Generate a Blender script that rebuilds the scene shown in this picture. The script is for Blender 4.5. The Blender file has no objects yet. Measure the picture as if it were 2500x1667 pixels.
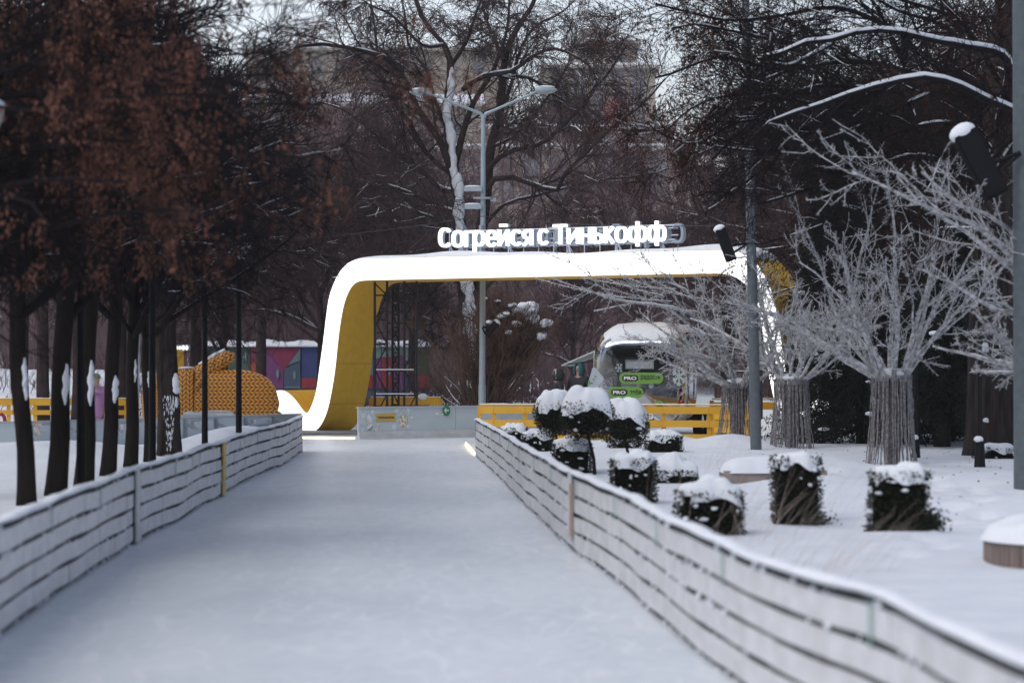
import bpy, bmesh, math, random
import numpy as np
from mathutils import Vector, Matrix, Euler

random.seed(7)
SC = bpy.context.scene
COL = SC.collection
R = math.radians
FP = 5903.0            # focal length in photograph pixels (85 mm on 36 mm, 2500 px)
EYE = 1.6

# ------------------------------------------------------------------ camera
cam_d = bpy.data.cameras.new("camera")
cam_d.lens = 85.0
cam_d.sensor_width = 36.0
cam_d.shift_y = 0.0266
cam_d.clip_start = 0.3
cam_d.clip_end = 3000
cam_d.dof.use_dof = True
cam_d.dof.focus_distance = 58.0
cam_d.dof.aperture_fstop = 1.9
cam = bpy.data.objects.new("camera", cam_d)
cam.location = (0, 0, EYE)
cam.rotation_euler = (R(90), 0, 0)
COL.objects.link(cam)
SC.camera = cam

# ------------------------------------------------------------------ sky + sun (overcast)
world = bpy.data.worlds.new("World")
SC.world = world
world.use_nodes = True
wn = world.node_tree
for n in list(wn.nodes):
    wn.nodes.remove(n)
sky = wn.nodes.new("ShaderNodeTexSky")
sky.sky_type = 'NISHITA'
sky.sun_disc = False
sky.sun_elevation = R(45)
sky.sun_rotation = R(-40)
sky.air_density = 1.0
sky.dust_density = 1.8
sky.ozone_density = 1.5
hs = wn.nodes.new("ShaderNodeHueSaturation")
hs.inputs['Saturation'].default_value = 0.62
bg = wn.nodes.new("ShaderNodeBackground")
bg.inputs['Strength'].default_value = 0.112
wo = wn.nodes.new("ShaderNodeOutputWorld")
wn.links.new(sky.outputs[0], hs.inputs['Color'])
tint = wn.nodes.new('ShaderNodeMixRGB'); tint.blend_type = 'MULTIPLY'; tint.inputs[0].default_value = 1; tint.inputs[2].default_value = (1.0, .998, 1.02, 1)
wn.links.new(hs.outputs[0], tint.inputs[1]); wn.links.new(tint.outputs[0], bg.inputs['Color'])
wn.links.new(bg.outputs[0], wo.inputs['Surface'])

sun_d = bpy.data.lights.new("sun", 'SUN')
sun_d.energy = 1.4
sun_d.angle = R(40)
sun_d.color = (1.0, 0.96, 0.92)
sun = bpy.data.objects.new("sun", sun_d)
sun.rotation_euler = (R(48), 0, R(-40))
COL.objects.link(sun)

SC.view_settings.view_transform = 'Standard'
SC.view_settings.look = 'None'
SC.view_settings.gamma = 1.0
SC.view_settings.exposure = 0.35
SC.view_settings.use_curve_mapping = False
SC.render.film_transparent = False
SC.cycles.max_bounces = 6
SC.cycles.volume_bounces = 0
SC.cycles.transparent_max_bounces = 6
SC.cycles.use_denoising = True

# ------------------------------------------------------------------ basic helpers
def P(px, py, Y):
    return (( px - 1250.0) / FP * Y, Y, EYE - (py - 900.0) / FP * Y)
def PX(px, Y):
    return (px - 1250.0) / FP * Y
def PZ(py, Y):
    return EYE - (py - 900.0) / FP * Y

def tag(o, label=None, cat=None, group=None, kind=None):
    if label: o['label'] = label
    if cat: o['category'] = cat
    if group: o['group'] = group
    if kind: o['kind'] = kind
    return o

def empty(name, loc, label, cat, group=None, rz=0):
    o = bpy.data.objects.new(name, None)
    o.empty_display_size = 0.2
    o.location = loc
    o.rotation_euler = (0, 0, rz)
    COL.objects.link(o)
    return tag(o, label, cat, group)

def link(name, me, mat=None, parent=None, loc=None, rot=None, scale=None, kind=None):
    o = bpy.data.objects.new(name, me)
    COL.objects.link(o)
    if mat is not None and len(me.materials) == 0:
        me.materials.append(mat)
    if parent is not None:
        o.parent = parent
    if loc is not None: o.location = loc
    if rot is not None: o.rotation_euler = rot
    if scale is not None: o.scale = scale
    if kind: o['kind'] = kind
    return o

def copy_tree(root, loc=None, rz=None, scale=None, label=None):
    c = root.copy(); COL.objects.link(c)
    for ch in list(root.children):
        d = ch.copy(); COL.objects.link(d); d.parent = c
        for g in list(ch.children):
            e = g.copy(); COL.objects.link(e); e.parent = d
    if loc is not None: c.location = loc
    if rz is not None: c.rotation_euler = (0, 0, rz)
    if scale is not None: c.scale = scale
    if label: c['label'] = label
    return c

class G:
    """collects numpy geometry (quads / tris) for one mesh"""
    def __init__(s):
        s.V = []; s.Q = []; s.T = []; s.n = 0
    def add(s, V, Q=None, T=None):
        V = np.asarray(V, float).reshape(-1, 3)
        if Q is not None and len(Q): s.Q.append(np.asarray(Q, np.int64).reshape(-1, 4) + s.n)
        if T is not None and len(T): s.T.append(np.asarray(T, np.int64).reshape(-1, 3) + s.n)
        s.V.append(V); s.n += len(V)
        return s
    def mesh(s, name, mat=None, smooth=False):
        me = bpy.data.meshes.new(name)
        V = np.concatenate(s.V) if s.V else np.zeros((0, 3))
        Q = np.concatenate(s.Q) if s.Q else np.zeros((0, 4), np.int64)
        T = np.concatenate(s.T) if s.T else np.zeros((0, 3), np.int64)
        me.vertices.add(len(V)); me.vertices.foreach_set("co", V.astype(np.float32).ravel())
        nl = Q.size + T.size
        me.loops.add(nl)
        me.loops.foreach_set("vertex_index", np.concatenate([Q.ravel(), T.ravel()]).astype(np.int32))
        me.polygons.add(len(Q) + len(T))
        ls = np.concatenate([np.arange(len(Q)) * 4, Q.size + np.arange(len(T)) * 3]).astype(np.int32)
        me.polygons.foreach_set("loop_start", ls)
        me.polygons.foreach_set("use_smooth", np.full(len(Q) + len(T), bool(smooth)))
        me.update(calc_edges=True)
        if mat: me.materials.append(mat)
        return me
    def obj(s, name, mat, parent=None, smooth=False, **k):
        return link(name, s.mesh(name, mat, smooth), None, parent, **k)
    # --- shapes
    def box(s, c, d, M=None, bev=0.0):
        c = np.array(c, float); h = np.array(d, float) / 2
        V = np.array([[x, y, z] for z in (-1, 1) for y in (-1, 1) for x in (-1, 1)], float) * h
        if M is not None: V = V @ np.array(M.to_3x3()).T
        V = V + c
        s.add(V, Q=[[0, 2, 3, 1], [4, 5, 7, 6], [0, 1, 5, 4], [2, 6, 7, 3], [0, 4, 6, 2], [1, 3, 7, 5]])
        return s
    def bar(s, a, b, w, h=None, sides=4):
        a = np.array(a, float); b = np.array(b, float)
        if h is None:
            V, Q = tubes(np.array([[a, b]]), np.array([[w, w]]), sides, cap=True)
            s.add(V, Q); return s
        d = b - a; L = np.linalg.norm(d); d = d / L
        ref = np.array([0, 0, 1.0]) if abs(d[2]) < .95 else np.array([0, 1.0, 0])
        x = np.cross(d, ref); x /= np.linalg.norm(x); y = np.cross(x, d)
        V = [p + x * w / 2 * i + y * h / 2 * j for p in (a, b) for j in (-1, 1) for i in (-1, 1)]
        s.add(V, Q=[[0, 2, 3, 1], [4, 5, 7, 6], [0, 1, 5, 4], [2, 6, 7, 3], [0, 4, 6, 2], [1, 3, 7, 5]])
        return s
    def tube(s, pts, rad, sides=8):
        pts = np.array(pts, float)[None]; rad = np.broadcast_to(np.array(rad, float), pts.shape[1])[None]
        V, Q = tubes(pts, rad, sides, cap=True); s.add(V, Q); return s
    def blob(s, c, r, n=10, m=7, jit=0.0, rng=None, M=None):
        c = np.array(c, float); r = np.array(r, float)
        V = []; Q = []
        for i in range(m + 1):
            ph = math.pi * i / m
            for j in range(n):
                th = 2 * math.pi * j / n
                k = 1 + (rng.normal(0, jit) if rng is not None and 0 < i < m else 0)
                V.append([math.sin(ph) * math.cos(th) * k, math.sin(ph) * math.sin(th) * k, math.cos(ph) * k])
        for i in range(m):
            for j in range(n):
                Q.append([i * n + j, (i + 1) * n + j, (i + 1) * n + (j + 1) % n, i * n + (j + 1) % n])
        V = np.array(V) * r
        if M is not None: V = V @ np.array(M.to_3x3()).T
        s.add(V + c, Q); return s
    def loft(s, rings, cap=True):
        """rings: (K, n, 3)"""
        rings = np.asarray(rings, float); K, n = rings.shape[:2]
        V = rings.reshape(-1, 3)
        Q = [[k * n + j, k * n + (j + 1) % n, (k + 1) * n + (j + 1) % n, (k + 1) * n + j] for k in range(K - 1) for j in range(n)]
        T = []
        if cap:
            V = np.concatenate([V, rings[0].mean(0)[None], rings[-1].mean(0)[None]])
            a = K * n; b = a + 1
            T = [[a, (j + 1) % n, j] for j in range(n)] + [[b, (K - 1) * n + j, (K - 1) * n + (j + 1) % n] for j in range(n)]
        s.add(V, Q, T); return s
    def prism(s, poly, y0, y1, M=None, off=(0, 0, 0)):
        """poly in XZ extruded along Y"""
        n = len(poly)
        V = [[x, y0, z] for x, z in poly] + [[x, y1, z] for x, z in poly]
        c0 = np.mean(V[:n], axis=0); c1 = np.mean(V[n:], axis=0)
        V = np.array(V + [list(c0), list(c1)], float)
        Q = [[j, (j + 1) % n, n + (j + 1) % n, n + j] for j in range(n)]
        T = [[2 * n, (j + 1) % n, j] for j in range(n)] + [[2 * n + 1, n + j, n + (j + 1) % n] for j in range(n)]
        if M is not None: V = V @ np.array(M.to_3x3()).T
        s.add(V + np.array(off, float), Q, T); return s

def tubes(pts, rad, sides=3, cap=False, squash=None):
    """pts (N,K,3), rad (N,K) -> V, Q"""
    pts = np.asarray(pts, float); rad = np.asarray(rad, float)
    N, K = pts.shape[:2]
    T = np.empty_like(pts)
    T[:, 1:-1] = pts[:, 2:] - pts[:, :-2]
    T[:, 0] = pts[:, 1] - pts[:, 0]; T[:, -1] = pts[:, -1] - pts[:, -2]
    T /= np.linalg.norm(T, axis=2, keepdims=True) + 1e-9
    m = np.abs(pts[:, -1] - pts[:, 0]); m /= np.linalg.norm(m, axis=1, keepdims=True) + 1e-9
    ref = np.where((m[:, 2] < .8)[:, None], np.array([[0, 0, 1.0]]), np.array([[1.0, 0, 0]]))[:, None, :]
    U = np.cross(T, np.broadcast_to(ref, T.shape)); U /= np.linalg.norm(U, axis=2, keepdims=True) + 1e-9
    W = np.cross(T, U)
    a = np.arange(sides) / sides * 2 * np.pi
    ring = (U[:, :, None, :] * np.cos(a)[None, None, :, None] + W[:, :, None, :] * np.sin(a)[None, None, :, None]) * rad[:, :, None, None]
    if squash is not None: ring[..., 2] *= squash
    V = (pts[:, :, None, :] + ring).reshape(-1, 3)
    n = np.arange(N)[:, None, None] * K * sides; k = np.arange(K - 1)[None, :, None] * sides; j = np.arange(sides)[None, None, :]
    b = n + k; j2 = (j + 1) % sides
    Q = np.stack([b + j, b + j2, b + sides + j2, b + sides + j], -1).reshape(-1, 4)
    if cap and sides == 4:
        base = np.arange(N) * K * 4
        q0 = np.stack([base + 3, base + 2, base + 1, base], -1); e = base + (K - 1) * 4
        q1 = np.stack([e, e + 1, e + 2, e + 3], -1)
        Q = np.concatenate([Q, q0, q1])
    return V, Q

def resample(P_, K, smooth=True):
    P_ = np.asarray(P_, float)
    if smooth and len(P_) > 2:
        out = []
        Q_ = np.vstack([2 * P_[0] - P_[1], P_, 2 * P_[-1] - P_[-2]])
        for i in range(1, len(Q_) - 2):
            for t in np.linspace(0, 1, 8, endpoint=False):
                a, b, c, d = Q_[i - 1], Q_[i], Q_[i + 1], Q_[i + 2]
                out.append(.5 * ((2 * b) + (-a + c) * t + (2 * a - 5 * b + 4 * c - d) * t * t + (-a + 3 * b - 3 * c + d) * t ** 3))
        out.append(P_[-1]); P_ = np.array(out)
    s = np.r_[0, np.cumsum(np.linalg.norm(np.diff(P_, axis=0), axis=1))]
    u = np.linspace(0, s[-1], K)
    return np.stack([np.interp(u, s, P_[:, i]) for i in range(P_.shape[1])], 1)

# ------------------------------------------------------------------ materials
def mat(name, col, rough=.7, metal=0.0, col2=None, nscale=5.0, mix=.5, bump=0.0, bscale=30.0, emit=None, estr=0.0,
        spec=None, detail=4, coords='Object', stretch=None, bdist=0.01, translucent=False, sss=0.0):
    m = bpy.data.materials.new(name); m.use_nodes = True
    nt = m.node_tree; b = nt.nodes['Principled BSDF']
    b.inputs['Base Color'].default_value = (*col, 1); b.inputs['Roughness'].default_value = rough
    b.inputs['Metallic'].default_value = metal
    if spec is not None: b.inputs['Specular IOR Level'].default_value = spec
    if sss:
        b.inputs['Subsurface Weight'].default_value = sss
        b.inputs['Subsurface Radius'].default_value = (.02, .03, .04)
    tc = nt.nodes.new('ShaderNodeTexCoord'); src = tc.outputs[coords]
    if stretch is not None:
        mp = nt.nodes.new('ShaderNodeMapping'); mp.inputs['Scale'].default_value = stretch
        nt.links.new(src, mp.inputs['Vector']); src = mp.outputs[0]
    if col2 is not None:
        no = nt.nodes.new('ShaderNodeTexNoise'); no.inputs['Scale'].default_value = nscale; no.inputs['Detail'].default_value = detail
        nt.links.new(src, no.inputs['Vector'])
        cr = nt.nodes.new('ShaderNodeValToRGB')
        cr.color_ramp.elements[0].position = max(0, mix - .16); cr.color_ramp.elements[1].position = min(1, mix + .16)
        cr.color_ramp.elements[0].color = (*col, 1); cr.color_ramp.elements[1].color = (*col2, 1)
        nt.links.new(no.outputs['Fac'], cr.inputs[0]); nt.links.new(cr.outputs[0], b.inputs['Base Color'])
    if bump:
        n2 = nt.nodes.new('ShaderNodeTexNoise'); n2.inputs['Scale'].default_value = bscale; n2.inputs['Detail'].default_value = 6
        nt.links.new(src, n2.inputs['Vector'])
        bp = nt.nodes.new('ShaderNodeBump'); bp.inputs['Strength'].default_value = bump; bp.inputs['Distance'].default_value = bdist
        nt.links.new(n2.outputs['Fac'], bp.inputs['Height']); nt.links.new(bp.outputs[0], b.inputs['Normal'])
    if emit is not None:
        b.inputs['Emission Color'].default_value = (*emit, 1); b.inputs['Emission Strength'].default_value = estr
    return m

M = {}
M['snow'] = mat('snow', (.66, .70, .77), .75, col2=(.74, .775, .83), nscale=2.2, bump=.35, bscale=9, bdist=.04, spec=.2)
M['snow_clump'] = mat('snow_clump', (.78, .81, .87), .7, col2=(.84, .87, .92), nscale=6, bump=.3, bscale=25, bdist=.02, spec=.2)
M['bark'] = mat('bark', (.010, .008, .008), .95, col2=(.022, .017, .014), nscale=8, bump=.9, bscale=22, bdist=.03, stretch=(1, 1, .18), spec=.15)
M['bark_rough'] = mat('bark_rough', (.018, .013, .012), .95, col2=(.05, .04, .036), nscale=9, bump=1.0, bscale=14, bdist=.08, stretch=(1, 1, .15), spec=.15)
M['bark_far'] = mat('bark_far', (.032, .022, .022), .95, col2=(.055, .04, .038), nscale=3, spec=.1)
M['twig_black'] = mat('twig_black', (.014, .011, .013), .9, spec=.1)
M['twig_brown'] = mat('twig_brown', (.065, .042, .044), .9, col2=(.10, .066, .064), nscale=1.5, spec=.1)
M['twig_hazed'] = mat('twig_hazed', (.15, .098, .105), .95, col2=(.21, .145, .15), nscale=.6, spec=.05)  # far twigs lightened, distance haze is put into their colour
M['rust'] = mat('rust_seeds', (.035, .015, .013), .85, col2=(.23, .105, .072), nscale=2.6, detail=2, spec=.1)
M['rust_dark'] = mat('rust_seeds_dark', (.035, .014, .011), .85, col2=(.095, .036, .022), nscale=3.5, detail=2, spec=.1)
M['frost'] = mat('frost', (.17, .165, .17), .7, col2=(.60, .60, .62), nscale=14, bump=.4, bscale=60, bdist=.01)
M['frost_string'] = mat('frost_string', (.11, .10, .10), .7, col2=(.34, .32, .33), nscale=20)
M['yew'] = mat('yew', (.010, .014, .008), .8, col2=(.03, .036, .018), nscale=7, spec=.2)
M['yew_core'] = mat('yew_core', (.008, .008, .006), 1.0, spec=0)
M['spruce'] = mat('spruce', (.006, .009, .007), .85, col2=(.016, .02, .015), nscale=4, spec=.15)
M['plank'] = mat('plank_white', (.58, .57, .58), .6, col2=(.70, .70, .72), nscale=4, bump=.25, bscale=40, bdist=.006, stretch=(1, 1, 2))
M['board_dark'] = mat('fence_backing_dark', (.02, .02, .023), .8, col2=(.16, .16, .17), nscale=14, mix=.6)
M['wood_raw'] = mat('wood_raw', (.34, .24, .19), .8, col2=(.5, .4, .34), nscale=6, stretch=(1, 1, .1))
M['plank_yellow'] = mat('plank_yellow', (.62, .42, .08), .6, col2=(.74, .55, .18), nscale=8)
M['yellow'] = mat('yellow_paint', (.66, .34, .012), .5, col2=(.74, .41, .02), nscale=2, bump=.1, bscale=30, bdist=.004)
M['yellow_ribbon'] = mat('yellow_ribbon', (.88, .52, .038), .75, col2=(.80, .47, .034), nscale=5, bump=.2, bscale=120, bdist=.004)
M['lit_white'] = mat('lit_white', (.9, .9, .9), .5, emit=(1.0, .99, .985), estr=1.0)
M['lit_letter'] = mat('lit_letter', (.9, .9, .9), .5, emit=(.97, .99, 1.0), estr=0.95)
M['lit_warm'] = mat('lit_warm', (.9, .8, .5), .5, emit=(1.0, .74, .25), estr=3.0)
M['white_paint'] = mat('white_paint', (.70, .74, .80), .45, bump=.05, bscale=10)
M['board_glass'] = mat('rink_board', (.53, .61, .65), .4, col2=(.60, .67, .70), nscale=1.6, bump=.05, bscale=6)
M['board_pale'] = mat('rink_board_pale', (.72, .80, .83), .4, col2=(.78, .85, .87), nscale=1.6)
M['board_rail'] = mat('rink_board_rail', (.52, .54, .58), .4)
M['steel'] = mat('galvanised_steel', (.30, .33, .35), .5, metal=.35, col2=(.38, .41, .43), nscale=6)
M['pole_paint'] = mat('pole_grey_paint', (.075, .095, .11), .6, col2=(.10, .12, .135), nscale=10, bump=.1, bscale=40)
M['pole_pale'] = mat('pole_pale', (.30, .37, .40), .5, metal=.2, col2=(.36, .43, .46), nscale=6)
M['black'] = mat('black_paint', (.008, .008, .010), .6, spec=.15, bump=.05, bscale=50)
M['black_matte'] = mat('black_matte', (.009, .009, .011), .9, spec=.1)
M['truss'] = mat('truss_black', (.012, .012, .016), .45, spec=.4)
M['lamp_glass'] = mat('lamp_glass', (.55, .54, .50), .35)
M['lamp_cap'] = mat('lamp_cap', (.36, .42, .45), .4)
M['chrome'] = mat('polished_aluminium', (.46, .465, .485), .07, metal=1.0, bump=.14, bscale=2.2, bdist=.03)
M['chrome_dull'] = mat('brushed_aluminium', (.45, .46, .48), .25, metal=1.0)
M['green'] = mat('sign_green', (.15, .33, .05), .55)
M['green_dark'] = mat('sign_arrow_green', (.02, .22, .10), .5)
M['print_black'] = mat('print_black', (.012, .014, .014), .6)
M['print_grey'] = mat('print_grey', (.05, .07, .04), .6)
M['print_white'] = mat('print_white', (.82, .84, .85), .6)
M['sticker'] = mat('snowflake_sticker', (.42, .50, .52), .6)
M['window_glass'] = mat('window_glass', (.30, .33, .35), .15)
M['red_lens'] = mat('red_lens', (.30, .012, .02), .25)
M['copper'] = mat('orange_trim', (.42, .17, .03), .5)
M['skin'] = mat('skin', (.42, .25, .20), .6)
M['teal'] = mat('teal_knit', (.01, .13, .14), .9, bump=.4, bscale=90)
M['pink'] = mat('pink_jacket', (.42, .20, .38), .7, bump=.5, bscale=7, bdist=.03)
M['knit_green'] = mat('green_knit', (.17, .21, .12), .95, bump=.5, bscale=80)
M['red_cloth'] = mat('red_cloth', (.28, .02, .04), .8)
M['dark_coat'] = mat('dark_coat', (.018, .020, .026), .8, bump=.3, bscale=15)
M['dark_hair'] = mat('dark_hair', (.015, .011, .01), .8)
M['fur'] = mat('pale_fur', (.45, .42, .36), .95)
M['facade'] = mat('beige_plaster', (.31, .265, .22), .9, col2=(.35, .30, .25), nscale=.25)
M['facade2'] = mat('beige_cornice', (.36, .32, .27), .9)
M['pane'] = mat('dark_pane', (.17, .17, .185), .6)
M['red_balcony'] = mat('red_panel', (.24, .07, .06), .7)
M['concrete'] = mat('planter_timber', (.25, .20, .175), .9, col2=(.33, .28, .25), nscale=5, stretch=(1, 1, 1), bump=.3, bscale=30)
M['planter_plank'] = mat('planter_plank', (.17, .13, .115), .9, col2=(.26, .20, .18), nscale=6, stretch=(3, 3, .4), bump=.3, bscale=30)
M['grass'] = mat('dry_grass', (.50, .38, .34), .9, col2=(.62, .50, .45), nscale=9)
M['plastic'] = mat('frosted_plastic', (.48, .55, .62), .35)
M['deck'] = mat('deck_dark', (.14, .13, .13), .8, col2=(.24, .24, .25), nscale=3, stretch=(1, 8, 1))
M['wire'] = mat('cable_black', (.01, .01, .012), .6)
for nm, c in dict(mural_crimson=(.20, .02, .06), mural_orange=(.34, .07, .035), mural_violet=(.17, .045, .16), mural_slate=(.055, .09, .15),
                  mural_blue=(.035, .055, .18), mural_sky=(.12, .19, .23), mural_red=(.30, .025, .035), mural_mint=(.16, .26, .25),
                  mural_green=(.055, .10, .085), mural_olive=(.05, .07, .03)).items():
    M[nm] = mat(nm, c, .7, col2=tuple(x * .8 for x in c), nscale=2)

def ice_mat():
    m = bpy.data.materials.new('ice'); m.use_nodes = True; nt = m.node_tree; b = nt.nodes['Principled BSDF']
    tc = nt.nodes.new('ShaderNodeTexCoord')
    def noise(scale, stretch, detail=5):
        mp = nt.nodes.new('ShaderNodeMapping'); mp.inputs['Scale'].default_value = stretch
        nt.links.new(tc.outputs['Object'], mp.inputs['Vector'])
        n = nt.nodes.new('ShaderNodeTexNoise'); n.inputs['Scale'].default_value = scale; n.inputs['Detail'].default_value = detail
        nt.links.new(mp.outputs[0], n.inputs['Vector']); return n.outputs['Fac']
    a = noise(.55, (1.6, .5, 1)); c = noise(6, (1.5, .35, 1), 3)
    mx = nt.nodes.new('ShaderNodeMath'); mx.operation = 'MULTIPLY_ADD'; mx.inputs[1].default_value = .35
    nt.links.new(c, mx.inputs[0]); nt.links.new(a, mx.inputs[2])
    cr = nt.nodes.new('ShaderNodeValToRGB')
    cr.color_ramp.elements[0].position = .5; cr.color_ramp.elements[0].color = (.59, .645, .70, 1)
    cr.color_ramp.elements[1].position = .95; cr.color_ramp.elements[1].color = (.75, .79, .835, 1)
    nt.links.new(mx.outputs[0], cr.inputs[0]); nt.links.new(cr.outputs[0], b.inputs['Base Color'])
    rr = nt.nodes.new('ShaderNodeMapRange'); rr.inputs['To Min'].default_value = .5; rr.inputs['To Max'].default_value = .26
    nt.links.new(c, rr.inputs['Value']); nt.links.new(rr.outputs[0], b.inputs['Roughness'])
    b.inputs['Specular IOR Level'].default_value = .3
    sp = noise(2.6, (1, .28, 1), 6)
    c2 = nt.nodes.new('ShaderNodeValToRGB'); c2.color_ramp.elements[0].position = .60; c2.color_ramp.elements[0].color = (0, 0, 0, 1); c2.color_ramp.elements[1].position = .74; c2.color_ramp.elements[1].color = (.55, .55, .55, 1)
    nt.links.new(sp, c2.inputs[0])
    mixn = nt.nodes.new('ShaderNodeMixRGB'); nt.links.new(c2.outputs[0], mixn.inputs[0]); nt.links.new(cr.outputs[0], mixn.inputs[1]); mixn.inputs[2].default_value = (.80, .83, .87, 1)
    sc1 = noise(.9, (1, .35, 1), 2); sc2 = noise(1.5, (.5, 1, 1), 2); acc = None
    for q, lv in ((sc1, .5), (sc1, .56), (sc2, .47), (sc2, .53), (sc1, .44)):
        d_ = nt.nodes.new('ShaderNodeMath'); d_.operation = 'COMPARE'; nt.links.new(q, d_.inputs[0]); d_.inputs[1].default_value = lv; d_.inputs[2].default_value = .004
        if acc is None: acc = d_.outputs[0]
        else:
            ad = nt.nodes.new('ShaderNodeMath'); ad.operation = 'MAXIMUM'; nt.links.new(acc, ad.inputs[0]); nt.links.new(d_.outputs[0], ad.inputs[1]); acc = ad.outputs[0]
    ml = nt.nodes.new('ShaderNodeMath'); ml.operation = 'MULTIPLY'; nt.links.new(acc, ml.inputs[0]); nt.links.new(c, ml.inputs[1])
    m3 = nt.nodes.new('ShaderNodeMixRGB'); nt.links.new(ml.outputs[0], m3.inputs[0]); nt.links.new(mixn.outputs[0], m3.inputs[1]); m3.inputs[2].default_value = (.84, .86, .89, 1)
    nt.links.new(m3.outputs[0], b.inputs['Base Color'])
    f = noise(26, (1, .6, 1), 6)
    bp = nt.nodes.new('ShaderNodeBump'); bp.inputs['Strength'].default_value = .22; bp.inputs['Distance'].default_value = .012
    nt.links.new(f, bp.inputs['Height']); nt.links.new(bp.outputs[0], b.inputs['Normal'])
    return m
M['ice'] = ice_mat()

def knit_mat(name, axis_x='X', axis_z='Z', p=.165, q=.105):
    """printed chunky knit: rows of slanted stitches"""
    m = bpy.data.materials.new(name); m.use_nodes = True; nt = m.node_tree; b = nt.nodes['Principled BSDF']
    tc = nt.nodes.new('ShaderNodeTexCoord'); sp = nt.nodes.new('ShaderNodeSeparateXYZ')
    nt.links.new(tc.outputs['Object'], sp.inputs[0])
    def mth(op, a, b_=None, c=None):
        n = nt.nodes.new('ShaderNodeMath'); n.operation = op
        for i, v in enumerate((a, b_, c)):
            if v is None: continue
            if isinstance(v, (int, float)): n.inputs[i].default_value = v
            else: nt.links.new(v, n.inputs[i])
        return n.outputs[0]
    x = sp.outputs[axis_x]; z = sp.outputs[axis_z]
    zz = mth('DIVIDE', z, p)
    fz = mth('FRACT', zz)                     # 0..1 in a braid row
    tri = mth('ABSOLUTE', mth('SUBTRACT', fz, .5))      # .5 edge .. 0 middle
    s = mth('FRACT', mth('ADD', mth('DIVIDE', x, q), mth('MULTIPLY', tri, -1.9)))
    d1 = mth('ABSOLUTE', mth('SUBTRACT', s, .5))        # .5 = line between stitches
    d2 = mth('ABSOLUTE', mth('SUBTRACT', mth('MULTIPLY', tri, 4), 1))  # 1 at row edge/middle, 0 between
    body = mth('MULTIPLY', mth('SUBTRACT', .5, d1), mth('SUBTRACT', 1.12, mth('POWER', d2, 2.5)))
    cr = nt.nodes.new('ShaderNodeValToRGB'); e = cr.color_ramp.elements
    e[0].position = .05; e[0].color = (.11, .022, .012, 1)
    e[1].position = .40; e[1].color = (.80, .36, .035, 1)
    k = e.new(.14); k.color = (.50, .19, .015, 1)
    nt.links.new(body, cr.inputs[0]); nt.links.new(cr.outputs[0], b.inputs['Base Color'])
    b.inputs['Roughness'].default_value = .55
    return m
M['knit'] = knit_mat('knit_print')
M['knit_rib'] = knit_mat('knit_print_rib', 'Z', 'X', .165, .105)

# ------------------------------------------------------------------ terrain description
LF = [(-14, 1268), (0, 1253), (96, 1214), (179, 1183), (271, 1151), (348, 1124), (395, 1112), (446, 1098), (491, 1081), (523, 1074),
      (587, 1052), (663, 1033), (689, 1028), (735, 1010)]
RFN = [(1164, 1018), (1222, 1047), (1276, 1079), (1329, 1106), (1393, 1140), (1509, 1185), (1595, 1228), (1701, 1278), (1807, 1323),
       (1913, 1361), (2020, 1393), (2126, 1420), (2232, 1462), (2339, 1512), (2500, 1575)]
HF = .73
def prof(l, H):
    out = []
    for px, py in l:
        Y = FP * (EYE - H) / (py - 900.0)
        out.append((PX(px, Y), Y))
    return out
FL = prof(LF, HF); FL = [(FL[0][0] + .25, 9.5)] + FL[1:]
FR = prof(RFN, .72)
# keep the right fence running past the camera's right
FR = FR + [(1.78, 6.2), (1.86, 5.0)]
FL = np.array(sorted(FL, key=lambda p: p[1])); FR = np.array(sorted(FR, key=lambda p: p[1]))

BOARD_L = [(-30.0, 26.5), (-8.3, 39.6), (-6.2, 42.6), (-4.12, 46.9)]       # rink boards on the left

def vnoise(x, y, seed=0):
    r = np.random.RandomState(seed); out = 0
    for k in range(9):
        a = r.uniform(0, 6.28); f = r.uniform(.5, 1.9); ph = r.uniform(0, 6.28)
        out = out + np.sin((x * math.cos(a) + y * math.sin(a)) * f + ph + 1.3 * np.sin(y * f * .6 + ph)) / 9
    return out

def dist_seg(x, y, pts):
    d = np.full(np.shape(x), 1e9)
    for (ax, ay), (bx, by) in zip(pts[:-1], pts[1:]):
        vx, vy = bx - ax, by - ay; L2 = vx * vx + vy * vy
        t = np.clip(((x - ax) * vx + (y - ay) * vy) / L2, 0, 1)
        d = np.minimum(d, np.hypot(x - ax - t * vx, y - ay - t * vy))
    return d

def sstep(a, b, v):
    t = np.clip((v - a) / (b - a), 0, 1); return t * t * (3 - 2 * t)

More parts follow.
